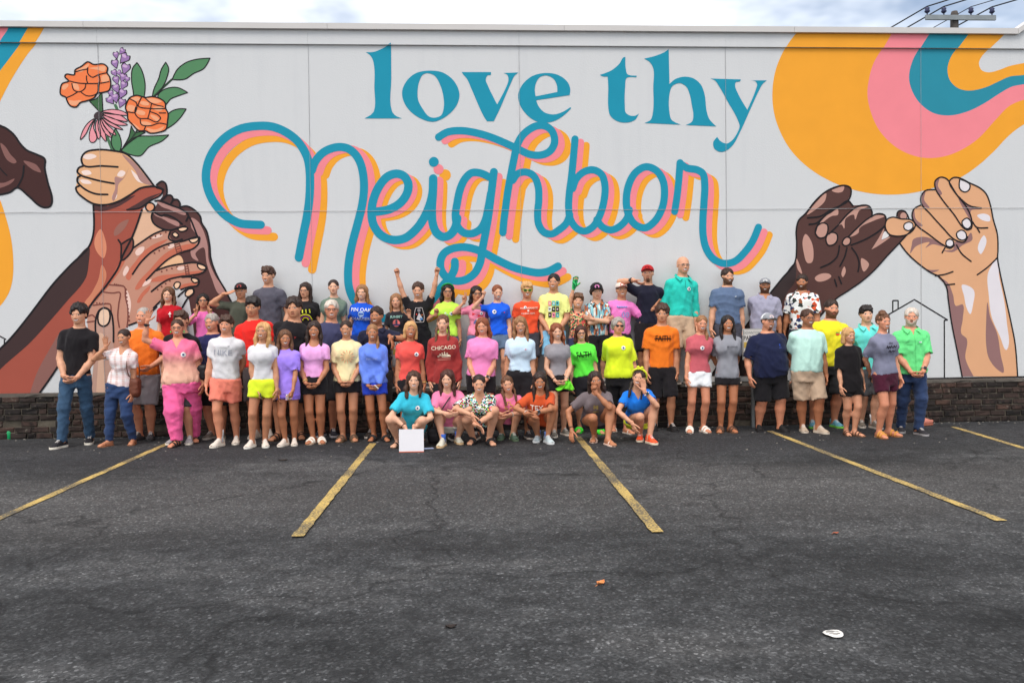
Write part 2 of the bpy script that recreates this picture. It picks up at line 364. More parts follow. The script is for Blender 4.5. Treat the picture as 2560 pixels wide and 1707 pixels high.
def stroke(name, pts, width, col, layer, parent=None, closed=False, taper=None, n=7, flat=False, off=(0, 0)):
    """a brush line; width in photograph pixels; lies a hair deeper at its start so that loops cross cleanly"""
    c = cat(pts, closed, n); c = c + np.array(off); m = len(c); z0 = depth(layer)
    W = towall(c); sc_ = .5*width*np.linalg.norm(at_y(1300, 500, WALL_Y)-at_y(1299, 500, WALL_Y))
    vs, fs = [], []; prev = None
    for i in range(m):
        a = W[i-1] if (i > 0 or closed) else W[i]; b = W[(i+1) % m] if (i < m-1 or closed) else W[i]
        d = b-a; d = d/(np.linalg.norm(d) or 1); nrm = np.array([-d[1], d[0]])
        r = sc_*(1 if taper is None else np.interp(i/(m-1), np.linspace(0, 1, len(taper)), taper))
        y = -(z0 + .0007*i/m)
        vs += [(W[i][0]+nrm[0]*r, y, W[i][1]+nrm[1]*r), (W[i][0]-nrm[0]*r, y, W[i][1]-nrm[1]*r)]
        if i in (0, m-1) and not closed and not flat:
            o = len(vs); k = 7; sgn = -1 if i == 0 else 1; ang0 = math.atan2(nrm[1], nrm[0])
            for j in range(1, k): t = ang0 - sgn*math.pi*j/k; vs.append((W[i][0]+math.cos(t)*r, y, W[i][1]+math.sin(t)*r))
            ring = [o-2] + list(range(o, o+k-1)) + [o-1]
            fs.append(tuple(ring) if i else tuple(reversed(ring)))
            if i == 0: base1 = len(vs)
        elif i == 0: base1 = 2
    def ix(i, s): return s if i == 0 else base1 + (i-1)*2 + s
    for i in range(m-1): fs.append((ix(i, 1), ix(i+1, 1), ix(i+1, 0), ix(i, 0)))
    if closed: fs.append((ix(m-1, 1), ix(0, 1), ix(0, 0), ix(m-1, 0)))
    mb = MB(); mb.add(vs, fs)
    # face the street
    o = mb.build(name, wallpaint(*col), parent or bld)
    bm = bmesh.new(); bm.from_mesh(o.data); bm.normal_update()
    fl = [f for f in bm.faces if f.normal.y > 0]
    if fl: bmesh.ops.reverse_faces(bm, faces=fl)
    bm.to_mesh(o.data); bm.free(); return o
def disc(name, c, r, col, layer, parent=None, ry=None, rot=0.):
    ry = ry or r; t = np.arange(18)*2*math.pi/18; ca, sa = math.cos(rot), math.sin(rot)
    return area(name, [(c[0]+math.cos(a)*r*ca-math.sin(a)*ry*sa, c[1]+math.cos(a)*r*sa+math.sin(a)*ry*ca) for a in t], col, layer, parent, n=2)
TEAL, PINK, ORNG, INK = (22, 138, 170), (230, 130, 144), (236, 156, 48), (26, 25, 30)

# "love thy"
s = 1
for holes, pts in (
 ([], [(75,112,s),(118,110),(165,92),(213,64,s),(214,250),(217,430),(235,455),(272,472,s),(68,472,s),(105,450),(120,430),(122,300),(122,200),(112,150),(95,125)]),
 ([[(408,226),(450,240),(480,290),(497,350),(500,410),(485,455),(450,468),(420,462),(385,420),(360,370),(358,310),(370,260),(385,235)]],
  [(430,212),(500,225),(560,275),(585,340),(570,400),(520,455),(442,490),(370,470),(310,425),(278,370),(274,320),(300,265),(350,225)]),
 ([], [(597,220,s),(757,220,s),(755,235),(738,238),(728,262),(738,290),(790,396,s),(840,300),(852,262),(845,235),(825,225,s),(906,222,s),(885,240),(865,280),(800,430),(772,487,s),(735,487,s),(720,465),(650,310),(625,255),(605,232)]),
 ([[(1000,352,s),(1118,328,s),(1115,290),(1095,255),(1055,238),(1020,250),(1000,285),(995,320)]],
  [(1185,345,s),(1188,310),(1170,270),(1120,235),(1060,225),(985,240),(930,285),(905,340),(915,400),(955,455),(1005,488),(1060,495),(1115,480),(1165,445),(1194,415,s),(1188,411,s),(1150,435),(1100,450),(1050,440),(1015,405),(1003,373,s)]),
 ([], [(1350,235,s),(1410,212),(1455,175),(1478,140),(1488,138,s),(1490,200),(1500,232),(1550,240,s),(1548,248,s),(1495,252),(1487,300),(1485,400),(1490,440),(1510,455),(1540,458),(1562,446,s),(1540,480),(1490,495),(1440,485),(1405,455),(1395,410),(1395,300),(1392,245,s),(1360,242)]),
 ([], [(1590,147,s),(1650,132),(1700,112),(1724,95,s),(1728,285,s),(1760,258),(1810,245),(1860,255),(1900,290),(1920,345),(1930,430),(1945,475),(1982,515,s),(1815,508,s),(1850,490),(1858,460),(1850,400),(1838,340),(1820,300),(1785,280),(1745,295),(1730,330),(1728,440),(1740,480),(1790,506,s),(1592,497,s),(1625,480),(1638,440),(1640,300),(1640,200),(1620,165)]),
 ([], [(1950,255,s),(2117,260,s),(2112,270),(2090,275),(2085,290),(2105,345),(2152,425,s),(2200,310),(2205,285),(2195,270),(2168,265,s),(2258,265,s),(2235,285),(2215,320),(2160,440),(2110,550),(2070,620),(2030,650),(2000,653),(1972,635),(1967,600),(1988,572,s),(2005,595),(2040,608),(2070,590),(2100,545),(2110,515),(2100,480),(2045,380),(2000,300),(1975,265)])):
    area('painted_letter', E_(pts), TEAL, 4, holes=[E_(h_) for h_ in holes])

# "Neighbor": each brush stroke in orange, pink and teal, one over the other
def triple(pts, wd, po, oo, closed=False, flat=False, wp=1., wo=1., taper=None):
    stroke('painted_letter_shade', pts, wd*wo, ORNG, 1, closed=closed, off=oo, taper=taper)
    stroke('painted_letter_shade', pts, wd*wp, PINK, 3, closed=closed, off=po, taper=taper)
    stroke('painted_letter', pts, wd, TEAL, 5, closed=closed, flat=flat, taper=taper)
triple(C_([(505,830),(440,828),(350,818),(260,770),(180,690),(125,590),(103,480),(120,370),(170,270),(250,185),(350,128),(470,105),(590,110),(690,150),(770,210),(822,280),(852,350),(865,430),(868,530),(862,650),(845,770),(825,870),(805,970),(786,1070)]), 20.5, (17,14), (33,30), wp=1.0)
triple(C_([(882,430),(905,368),(960,303),(1030,268),(1090,259),(1150,272),(1205,317),(1240,382),(1260,472),(1264,582),(1250,690),(1215,830),(1180,960),(1155,1090),(1147,1200),(1157,1300),(1190,1380),(1250,1450),(1340,1500),(1450,1520),(1560,1510),(1680,1460),(1770,1375),(1840,1280),(1905,1205),(1930,1150),(1932,1100)]), 20.0, (18,5), (34,11))
triple(C_([(1345,735),(1450,716),(1530,670),(1580,600),(1590,530),(1560,475),(1505,455),(1440,475),(1380,540),(1335,640),(1320,740),(1335,830),(1390,905),(1470,940),(1560,930),(1640,870),(1700,790),(1745,690),(1768,600),(1773,490)]), 21, (12,7), (24,13))
triple(C_([(1773,490),(1770,600),(1763,720),(1770,820),(1800,890),(1850,918),(1900,900),(1935,850),(1950,780)]), 21, (15,6), (25,14))
disc('painted_letter', C_([(1777,368)])[0], 12.3, TEAL, 6); disc('painted_letter_shade', C_([(1812,422)])[0], 12.6, PINK, 4); disc('painted_letter_shade', C_([(1860,465)])[0], 14.5, ORNG, 2)
triple(D_([(548,400),(490,375),(440,374),(400,408),(370,470),(350,560),(340,640),(352,700),(392,740),(440,745),(490,720),(520,670),(540,590),(556,500)]), 19, (12,5), (24,11))
triple(D_([(575,368),(565,450),(553,550),(540,650),(520,760),(503,850),(490,925),(455,990),(400,1027),(340,1035),(285,1012),(252,965),(248,915),(268,868),(312,840),(380,828),(450,838),(520,865),(600,908),(690,950),(780,975),(850,985),(910,975),(968,945)]), 19.5, (12,12), (24,27), wp=1.0)
triple(D_([(237,155),(290,125),(370,116),(450,126),(540,150),(640,190),(720,227),(800,262),(870,264),(922,237),(947,185),(932,120),(890,88),(840,86),(790,110),(745,152),(715,212),(700,280),(680,380),(660,490),(645,600),(635,680),(630,738)]), 18.5, (16,9), (32,17))
triple(D_([(690,420),(720,380),(770,369),(818,392),(845,450),(850,540),(843,620),(850,690),(880,735),(925,748),(975,722),(1020,680),(1040,630)]), 18, (14,7), (27,15))
triple(D_([(1072,167),(1062,280),(1050,400),(1037,500),(1033,590),(1045,660),(1085,715),(1130,730),(1180,705),(1225,630),(1250,540),(1255,450),(1235,385),(1185,356),(1130,366),(1080,410),(1057,470)]), 18, (14,8), (28,16))
triple(D_([(1205,660),(1240,705),(1290,723),(1340,705),(1388,655),(1405,600)]), 18, (14,7), (24,15))
triple(D_([(1505,337),(1570,360),(1610,420),(1620,500),(1605,590),(1560,670),(1500,710),(1440,690),(1400,630),(1386,550),(1400,450),(1440,375)]), 18.5, (15,8), (28,16), closed=True)
triple(D_([(1715,312),(1707,420),(1696,520),(1682,610)]), 18, (14,8), (28,15))
triple(D_([(1722,322),(1760,345),(1820,356),(1855,380),(1866,440),(1862,550),(1855,660),(1857,760),(1877,840),(1920,900),(1985,928),(2050,915),(2110,860),(2160,790),(2195,707)]), 18.5, (14,12), (27,19))

# left sweep of stripes and its lower bulge
area('painted_stripe', A_([(-500,30,s),(80,30,s),(75,55),(35,105),(-20,190),(-500,700,s)]), PINK, 1)
area('painted_stripe', A_([(80,30,s),(235,30,s),(160,155),(80,265),(-10,385),(-120,560),(-500,1200,s),(-500,700,s),(-20,190),(35,105),(68,58)]), TEAL, 1)
area('painted_stripe', A_([(235,30,s),(360,30,s),(345,60),(285,155),(220,235),(130,370),(50,510),(-20,660),(-90,900),(-500,1700,s),(-500,1200,s),(-120,560),(-10,385),(80,265),(160,155),(222,52)]), ORNG, 1)
area('painted_stripe', B_([(-300,-40,s),(-60,40),(0,160),(40,280),(75,420),(90,560),(85,700),(60,790),(0,880),(-80,950),(-300,1000,s)]), ORNG, 1)
# right sun with its stripes
area('painted_stripe', F_([(310,215,s),(240,290),(170,400),(115,540),(93,700),(105,850),(150,990),(230,1130),(340,1245),(480,1340),(650,1415),(830,1458),(990,1468),(1150,1455),(1330,1410),(1500,1345),(1630,1260),(1760,1145),(1880,1020),(1990,940),(2150,890,s),(2500,860,s),(2500,700,s),(2150,725),(1985,755),(1880,800),(1780,900),(1640,1050),(1500,1140),(1380,1182),(1250,1192),(1130,1165),(1010,1100),(900,985),(840,860),(810,720),(825,580),(860,470),(930,355),(1010,215,s)]), ORNG, 1)
area('painted_stripe', F_([(1010,215,s),(930,355),(860,470),(825,580),(810,720),(840,860),(900,985),(1010,1100),(1130,1165),(1250,1192),(1380,1182),(1500,1140),(1640,1050),(1780,900),(1880,800),(1985,755),(2150,725),(2500,700,s),(2500,590,s),(2150,605),(1990,637),(1900,655),(1800,710),(1700,775),(1570,840),(1430,872),(1310,855),(1210,785),(1150,695),(1123,590),(1150,460),(1215,345),(1300,215,s)]), PINK, 1)
area('painted_stripe', F_([(1300,215,s),(1215,345),(1150,460),(1123,590),(1150,695),(1210,785),(1310,855),(1430,872),(1570,840),(1700,775),(1800,710),(1900,655),(1990,637),(2150,605),(2500,590,s),(2500,520,s),(2150,545),(1985,568),(1880,580),(1800,615),(1700,660),(1570,685),(1490,665),(1430,605),(1413,520),(1440,430),(1510,335),(1600,215,s)]), (36,132,158), 1)
area('painted_stripe', F_([(1600,215,s),(1510,335),(1440,430),(1413,520),(1430,605),(1490,665),(1570,685),(1700,660),(1800,615),(1880,580),(1985,568),(2150,545),(2500,520,s),(2500,440,s),(2150,450),(1985,478),(1880,500),(1800,530),(1720,547),(1670,530),(1650,480),(1670,430),(1720,375),(1800,300),(1880,215,s)]), ORNG, 1)

# far-left dark hand
hand = area('painted_hand', A_([(-300,720,s),(-60,760),(0,797),(50,820),(110,870),(160,940),(210,990),(290,1025),(352,1060),(352,1130),(375,1240),(410,1385),(395,1430),(350,1440),(310,1425),(225,1350),(135,1285),(80,1320),(0,1340),(-300,1390,s)]), (62,38,38), 2)
stroke('painted_outline', A_([(-300,720),(-60,760),(0,797),(50,820),(110,870),(160,940),(210,990),(290,1025),(352,1060),(352,1130),(375,1240),(410,1385),(395,1430),(350,1440),(310,1425),(225,1350),(135,1285),(80,1320),(0,1340),(-300,1390)]), 4.6, INK, 5, hand)
for p in ([(5,935),(40,960),(80,1020),(130,1085),(110,1095),(60,1070),(25,1010)], [(185,1075),(240,1085),(290,1110),(322,1165),(280,1155),(220,1115)], [(-20,1255),(40,1245),(115,1215),(100,1240),(40,1275),(-20,1285)]):
    area('painted_highlight', A_(p), (122,88,86), 3, hand)
stroke('painted_outline', A_([(0,1130),(30,1165),(55,1188)]), 3, INK, 5, hand)
stroke('painted_outline', A_([(188,1115),(180,1190),(160,1240),(135,1283)]), 4, INK, 5, hand)

# bouquet
def leaf(pts, vein=None):
    o = area('painted_leaf', A_(pts), (76,128,92), 2); stroke('painted_outline', A_(pts), 2.6, INK, 3, o, closed=True); return o
for p in ([(1075,305,s),(1110,360),(1138,470),(1133,560),(1120,620),(1045,620),(1048,560),(1032,440),(1040,350)],
          [(1300,302,s),(1323,350),(1310,420),(1285,480),(1225,560),(1195,575,s),(1205,520),(1245,430),(1265,360)],
          [(1648,270,s),(1600,350),(1520,390),(1450,435),(1350,438,s),(1390,360),(1460,305),(1540,280)],
          [(1473,540,s),(1400,565),(1340,590),(1290,640),(1250,615),(1240,560),(1290,515),(1390,500)],
          [(1460,668,s),(1420,730),(1360,790),(1290,825),(1300,740),(1340,690),(1400,668)],
          [(1325,872,s),(1270,920),(1170,965),(1100,1035),(1020,1025),(950,995,s),(1010,920),(1080,885),(1200,880)],
          [(905,820,s),(940,880),(952,960),(935,1010,s),(895,985),(872,920)]): leaf(p)
for p, wd in (([(1348,437),(1280,500),(1210,570),(1160,640)], 5), ([(955,985),(1010,930),(1060,860),(1080,830)], 4)): stroke('painted_stem', A_(p), wd, (40,62,48), 2)
stroke('painted_stem', A_([(842,890),(865,950),(885,1000)]), 7, (66,108,80), 1); stroke('painted_stem', A_([(905,640),(920,680),(900,760)]), 7, (66,108,80), 1)
for p in ([(700,605,s),(760,585),(800,530,s),(808,690,s),(780,690,s)], [(1030,800,s),(1060,850),(1110,845),(1140,852,s),(1080,885),(960,975,s),(1010,890)]):
    o = area('painted_stem', A_(p), (58,98,66), 2); stroke('painted_outline', A_(p), 2.4, INK, 3, o, closed=True)
def blossom(outline, petals, lines):
    o = area('painted_flower', A_(outline), (226,120,72), 4); stroke('painted_outline', A_(outline), 3.4, INK, 6, o, closed=True)
    for p in petals: area('painted_petal', A_(p), (236,160,125), 5, o)
    for l in lines: stroke('painted_outline', A_(l), 2.7, INK, 6, o)
blossom([(690,300),(735,320),(815,318),(845,345),(840,385),(862,420),(858,520),(800,540),(765,545),(740,580),(680,605),(630,620),(600,652),(555,645),(525,600),(520,580),(478,555),(475,510),(490,470),(540,450),(510,415),(520,398),(585,400),(590,365),(640,335)],
  [[(700,350),(760,340),(830,335),(820,375),(760,362)], [(800,410),(855,405),(850,450),(800,455)], [(570,470),(610,475),(620,520),(585,510)], [(540,600),(580,605),(640,600),(590,640),(550,630)], [(600,370),(650,340),(700,315),(690,340),(630,380)], [(485,500),(520,470),(540,480),(500,520)]],
  [[(585,380),(640,365),(690,355)], [(690,345),(690,390),(725,420),(775,400),(840,385)], [(545,450),(610,465),(690,470),(780,468),(855,455)], [(680,410),(680,440),(690,468)], [(775,400),(785,440),(780,470),(775,530)], [(565,470),(580,520),(620,535),(665,510),(675,470)], [(640,540),(680,565),(740,560),(765,540),(770,480)], [(525,580),(570,560),(610,535)]])
blossom([(1020,580),(1070,562),(1110,570),(1135,578),(1200,572),(1260,590),(1295,620),(1300,665),(1318,700),(1315,760),(1300,830),(1250,850),(1180,858),(1140,840),(1090,838),(1040,790),(1005,750),(1000,700),(985,660),(1000,610)],
  [[(1025,590),(1080,575),(1100,590),(1060,610)], [(1140,590),(1200,585),(1270,610),(1230,625),(1160,605)], [(1105,610),(1170,625),(1165,640),(1100,625)], [(1200,660),(1280,655),(1270,680),(1210,675)], [(1070,680),(1140,695),(1135,715),(1070,700)], [(1180,715),(1240,735),(1250,765),(1200,745)], [(1010,770),(1060,790),(1100,830),(1060,815)], [(1150,820),(1220,830),(1290,805),(1260,842),(1180,850)], [(1105,770),(1190,785),(1180,795),(1110,785)], [(1005,640),(1060,650),(1040,690),(1000,675)]],
  [[(1020,590),(1070,620),(1075,650),(1065,690)], [(1110,580),(1090,620),(1085,645),(1180,665),(1300,665)], [(1135,580),(1190,625),(1280,650)], [(1190,625),(1175,690),(1160,745)], [(1065,655),(1060,700),(1090,740),(1160,745),(1230,770),(1260,740),(1240,715),(1180,690)], [(990,690),(1060,700)], [(1100,745),(1110,790),(1180,800),(1250,780),(1310,790)], [(1145,800),(1130,835)], [(1250,700),(1300,700)]])
for k, (x, y, r) in enumerate([(958,215,24),(910,245,24),(978,270,38),(903,312,30),(985,350,38),(897,385,24),(935,385,20),(965,420,30),(912,440,28),(998,435,20),(970,480,30),(912,505,32),(960,545,34),(870,545,22),(905,580,32),(865,598,30),(955,618,32)]):
    a = random.Random(k).uniform(.15, .75)*(1 if x > 935 else -1); c = A_([(x, y)])[0]; rr = r*600/1882
    def drop(q): return [(c[0]+q*rr*(px*math.cos(a)-py*math.sin(a)), c[1]+q*rr*(px*math.sin(a)+py*math.cos(a))) + tuple(sh_) for px, py, *sh_ in ((0, 1.35, 1), (.55, .5), (.92, -.35), (.5, -1.0), (.05, -.72), (-.5, -1.0), (-.92, -.35), (-.55, .5))]
    area('painted_outline', drop(1.14), INK, 2+(k % 2)); o = area('painted_petal', drop(.92), (140,112,168), 4); disc('painted_highlight', (c[0]-rr*.1, c[1]-rr*.45), rr*.55, (186,160,204), 5, o, rr*.32, a)
for k, p in enumerate([[(800,690),(870,672),(960,685),(1005,715),(930,715),(860,700)], [(805,705),(880,710),(950,720),(1000,765),(925,755),(850,730)], [(805,720),(870,735),(940,765),(1000,792),(930,795),(860,765)], [(800,735),(860,770),(920,800),(965,830),(900,815),(840,780)], [(795,740),(840,790),(890,835),(910,875),(860,850),(815,800)], [(788,745),(820,800),(855,850),(878,892),(830,865),(795,800)], [(778,745),(800,810),(825,860),(832,922),(795,880),(770,810)], [(768,750),(785,820),(790,870),(775,905),(755,850),(750,790)], [(750,748),(735,810),(760,900),(735,930),(710,925),(700,880),(720,800)], [(742,745),(705,800),(670,870),(632,908),(650,840),(695,775)]]):
    o = area('painted_petal', A_(p), (214,146,160), 4); stroke('painted_outline', A_(p), 2.2, INK, 5, o, closed=True)
disc('painted_flower', A_([(772,718)])[0], 12, (62,52,58), 6, None, 9, -.5)

# left cluster of hands: brown arm, henna hand, dark hand behind, pale fist on top
arm = area('painted_arm', B_([(640,190,s),(632,260),(632,390),(600,480),(480,600),(360,730),(200,940),(60,1110),(-80,1240,s),(-300,1480,s),(260,1475,s),(390,1290),(480,1130),(610,880),(720,740),(800,620),(830,540),(900,400),(960,230),(1000,190,s),(860,160)]), (150,78,66), 2)
area('painted_shadow', B_([(602,480),(480,600),(360,730),(200,940),(60,1110),(-80,1240,s),(-300,1480,s),(-80,1380),(40,1270),(200,1130),(320,1000),(450,850),(580,690),(600,590)]), (58,44,46), 3, arm)
area('painted_highlight', B_([(420,1040),(330,1180),(250,1330),(200,1475,s),(270,1475,s),(360,1320),(400,1270),(390,1180)]), (128,92,88), 3, arm)
area('painted_highlight', B_([(680,360),(712,430),(720,500),(700,555),(660,520),(638,460),(650,400)]), (198,132,106), 3, arm)
area('painted_highlight', B_([(690,600),(720,660),(700,740),(640,820),(590,880),(570,870),(620,790),(665,700)]), (188,124,98), 3, arm)
area('painted_highlight', B_([(870,295),(830,370),(775,405),(770,380),(810,320)]), (140,98,90), 3, arm)
area('painted_shadow', B_([(632,200),(740,205),(860,165),(960,130),(900,180),(800,215),(650,232)]), (70,48,50), 3, arm)
stroke('painted_outline', B_([(632,200),(632,390),(600,480),(480,600),(360,730),(200,940),(60,1110),(-80,1240)]), 4.6, INK, 5, arm)
stroke('painted_outline', B_([(260,1478),(390,1290),(480,1130),(610,880),(720,740),(800,620),(830,540),(900,400),(960,230)]), 4.6, INK, 7, arm)
dark = area('painted_hand', H_([(830,165),(880,132),(915,150),(930,200),(925,270),(960,265),(990,290),(1030,310),(1060,350),(1060,380),(1130,375),(1210,420),(1260,480),(1268,530),(1320,620),(1350,760),(1360,880),(1390,980),(1440,1090),(1500,1190),(1545,1270),(1800,1700),(2085,2195,s),(1250,2195,s),(1100,1100),(1000,900),(960,700),(890,600),(800,540),(780,470),(800,420),(840,340),(890,260),(850,210)]), (78,52,52), 1)
for p in ([(1170,490),(1230,520),(1290,620),(1330,760),(1340,900),(1400,1050),(1500,1220),(1450,1240),(1370,1080),(1320,930),(1290,780),(1210,840),(1240,910),(1180,880),(1165,800),(1230,740),(1220,660),(1170,580)], [(830,330),(900,350),(980,380),(1110,430),(1115,460),(1040,445),(960,410),(880,380)], [(800,435),(880,470),(960,500),(1050,540),(1050,570),(960,540),(890,500),(810,460)]):
    area('painted_highlight', H_(p), (160,124,122), 3, dark)
for l in ([(830,165),(880,132),(915,150),(930,200),(925,270),(890,310)], [(880,310),(930,270),(975,272),(990,310),(970,350)], [(985,320),(1030,310),(1060,350),(1055,385)], [(1070,380),(1130,375),(1210,420),(1260,480),(1268,530),(1320,620),(1350,760),(1360,880),(1390,980),(1440,1090),(1500,1190),(1550,1290),(1800,1700),(2085,2195)],
          [(815,325),(860,320),(960,360),(1080,410),(1140,460),(1120,520)], [(790,440),(780,480),(800,540),(870,590),(960,610),(1040,590),(1110,570)], [(800,430),(880,470),(910,460),(1000,490),(1080,550)], [(1130,450),(1170,520),(1210,620),(1230,670)]):
    stroke('painted_outline', H_(l), 4.2, INK, 5, dark)
pale = area('painted_hand', H_([(690,410),(640,520),(600,640),(590,700),(610,770),(700,720),(800,650),(900,605),(820,560),(780,500),(775,430),(740,420)]), (206,172,148), 2)
disc('painted_nail', H_([(768,390)])[0], 9, (206,150,118), 6, pale, 11); stroke('painted_outline', H_([(735,350),(725,395),(760,430),(800,410),(810,370),(780,345)]), 4, INK, 6, pale, closed=True)
area('painted_leaf_shape', H_([(975,880),(1060,860),(1090,930),(1000,960),(850,1000),(880,950)]), (214,176,142), 3, pale)
henna = area('painted_hand', H_([(610,780),(700,715),(800,650),(900,615),(960,620),(965,690),(1050,720),(1150,690),(1250,680),(1250,720),(1220,780),(1100,820),(1050,850),(950,900),(830,1010),(950,960),(1080,935),(1230,930),(1310,970),(1300,1010),(1200,1050),(1180,1075),(1245,1100),(1240,1135),(1150,1170),(1060,1190),(1000,1150),(960,1250),(860,1320),(780,1400),(640,1500),(500,1600),(640,1700,s),(620,1900,s),(250,1900,s),(150,1500),(190,1360),(350,1150),(480,910)]), (178,134,118), 3)
for p in ([(640,1320),(680,1230),(770,1150),(760,1190),(700,1260),(660,1320)], [(620,1190),(650,1120),(760,1000),(900,850),(1020,780),(1200,745),(1230,760),(1100,815),(960,880),(840,990),(740,1090),(650,1190)], [(760,1110),(850,1060),(1000,1040),(1280,1010),(1200,1050),(1060,1070),(900,1110)], [(560,1100),(530,1080),(560,1000),(620,920),(700,820),(820,740),(940,700),(840,780),(700,900),(600,1030)], [(1070,1150),(1240,1130),(1150,1170),(1060,1190)], [(480,920),(520,900),(470,1010),(390,1120),(300,1230),(190,1360),(350,1150)]):
    area('painted_shadow', H_(p), (180,104,84), 4, henna)
for p in ([(640,860),(620,830),(660,780),(710,775),(700,820)], [(510,1060),(500,1030),(540,960),(560,990)], [(690,1160),(720,1110),(780,1090),(760,1130)], [(780,690),(860,650),(890,660),(830,690)], [(940,770),(1000,740),(1010,760),(950,790)], [(1030,980),(1100,965),(1100,990),(1040,1000)], [(540,1200),(580,1330),(560,1440),(530,1320)]):
    area('painted_highlight', H_(p), (216,192,186), 5, henna)
for p in ([(1150,705),(1200,690),(1240,685),(1230,715),(1180,735)], [(1230,945),(1290,955),(1320,985),(1270,995),(1240,975)], [(1170,1085),(1220,1085),(1240,1110),(1200,1125)], [(1040,600),(1090,580),(1135,590),(1110,615),(1060,620)], [(985,650),(1010,630),(1045,660),(1020,680)], [(1000,1150),(1020,1120),(1060,1125),(1050,1170),(1020,1185)], [(1110,1240),(1140,1190),(1195,1190),(1180,1240),(1130,1260)]):
    o = area('painted_nail', H_(p), (222,190,164), 6, henna); stroke('painted_outline', H_(p), 3.2, INK, 7, henna, closed=True)
for l in ([(600,785),(700,715),(800,650),(900,612),(960,610)], [(595,1040),(680,920),(800,810),(940,745),(1080,720),(1250,680),(1240,740),(1190,790),(1080,825),(950,890),(820,1005),(730,1100)], [(825,1005),(950,962),(1080,940),(1230,930),(1315,975),(1290,1020),(1180,1050),(1060,1065),(930,1100),(780,1210)], [(1080,1070),(1180,1070),(1245,1100),(1230,1150),(1150,1165),(1070,1190)], [(960,630),(950,690),(1010,720),(1080,700)], [(1040,1260),(1110,1200),(1180,1180),(1195,1220),(1140,1270),(1080,1370)], [(800,1370),(900,1270),(960,1210)], [(560,1540),(700,1480),(830,1360)]):
    stroke('painted_outline', H_(l), 4.2, INK, 6, henna)
HEN = (112,66,60)
for l in ([(370,1145),(440,1150),(515,1165),(525,1260),(545,1360),(550,1460),(540,1560)], [(310,1215),(400,1225),(470,1220),(460,1330),(450,1460),(465,1560)], [(210,1345),(290,1335),(375,1335),(385,1400)], [(130,1470),(200,1440),(240,1480)], [(150,1510),(220,1500)]): stroke('painted_henna', H_(l), 3.2, HEN, 6, henna)
for k in range(9): disc('painted_henna', H_([(530+k*3.5+(k > 4)*4, 1190+k*38)])[0], 2.4, HEN, 7, henna)
for k in range(5): disc('painted_henna', H_([(420+k*20, 1138+k*4)])[0], 2.0, HEN, 7, henna); disc('painted_henna', H_([(245+k*28, 1322+k*2)])[0], 2.0, HEN, 7, henna)
for (x0, y0, x1, y1) in ((770,690,920,630), (810,835,950,760), (880,1015,1030,970), (840,1190,960,1105)):
    for k in range(4): disc('painted_henna', H_([(x0+(x1-x0)*k/3, y0+(y1-y0)*k/3)])[0], 2.2, HEN, 7, henna)
for q in ([(1005,745),(1050,730),(1080,820),(1030,835)], [(1105,955),(1135,950),(1150,1045),(1120,1050)]):
    stroke('painted_henna', H_(q[0:1]+q[3:4]), 2.2, HEN, 7, henna); stroke('painted_henna', H_(q[1:3]), 2.2, HEN, 7, henna)
    for k in range(4): t = (k+.5)/4; stroke('painted_henna', H_([(q[0][0]+(q[3][0]-q[0][0])*t, q[0][1]+(q[3][1]-q[0][1])*t), (q[1][0]+(q[2][0]-q[1][0])*t, q[1][1]+(q[2][1]-q[1][1])*t)]), 1.8, HEN, 7, henna)
thumb = area('painted_finger', B_([(660,920),(680,895),(720,890),(750,920),(765,990),(768,1120),(780,1475,s),(610,1475,s),(640,1200),(645,1050)]), (176,146,136), 5)
area('painted_highlight', B_([(675,1060),(700,1070),(700,1250),(720,1475,s),(650,1475,s),(665,1250)]), (200,170,152), 6, thumb)
o = area('painted_nail', B_([(700,893),(735,905),(745,950),(730,1000),(700,1015),(672,1000),(663,950),(675,910)]), (214,190,170), 7, thumb); stroke('painted_outline', B_([(700,893),(735,905),(745,950),(730,1000),(700,1015),(672,1000),(663,950),(675,910)]), 4.2, INK, 8, thumb, closed=True)
stroke('painted_outline', B_([(648,1080),(650,960),(675,905),(710,890),(748,915),(765,990),(768,1120)]), 4.2, INK, 7, thumb)
cuff = area('painted_arm', H_([(215,380),(320,385),(420,345),(520,290),(640,225),(740,190),(860,190),(890,230),(870,270),(780,310),(660,390),(540,410),(440,400),(330,410),(215,410)]), (150,78,66), 4)
area('painted_shadow', H_([(870,250),(780,305),(680,385),(540,410),(640,350),(740,290)]), (70,48,50), 5, cuff); area('painted_shadow', H_([(215,378),(320,385),(420,350),(520,300),(620,270),(540,330),(440,385),(330,410),(215,410)]), (72,48,50), 5, cuff)
stroke('painted_outline', H_([(540,410),(660,395),(780,315),(870,265),(890,220),(830,195)]), 4, INK, 6, cuff)
o = area('painted_finger', H_([(480,745),(560,700),(590,700),(595,770),(560,850),(490,905),(480,820)]), (120,66,58), 5, arm); stroke('painted_outline', H_([(455,705),(480,745),(490,905),(560,850),(600,775),(590,690),(560,700),(490,745)]), 4.2, INK, 6, arm)
fist = area('painted_hand', A_([(640,1050),(670,1010),(760,988),(880,995),(990,1020),(1060,1080),(1150,1190),(1210,1270),(1100,1290),(1020,1340),(930,1390),(840,1418),(740,1410),(650,1360),(605,1310),(600,1260),(625,1225),(605,1190),(615,1140),(645,1105)]), (206,164,126), 6)
for p in ([(960,1025),(1040,1075),(1130,1180),(1195,1265),(1110,1240),(1060,1150)], [(905,1200),(965,1210),(1010,1130),(980,1200),(930,1260),(920,1330),(890,1390),(880,1370),(905,1290)]): area('painted_shadow', A_(p), (158,124,122), 7, fist)
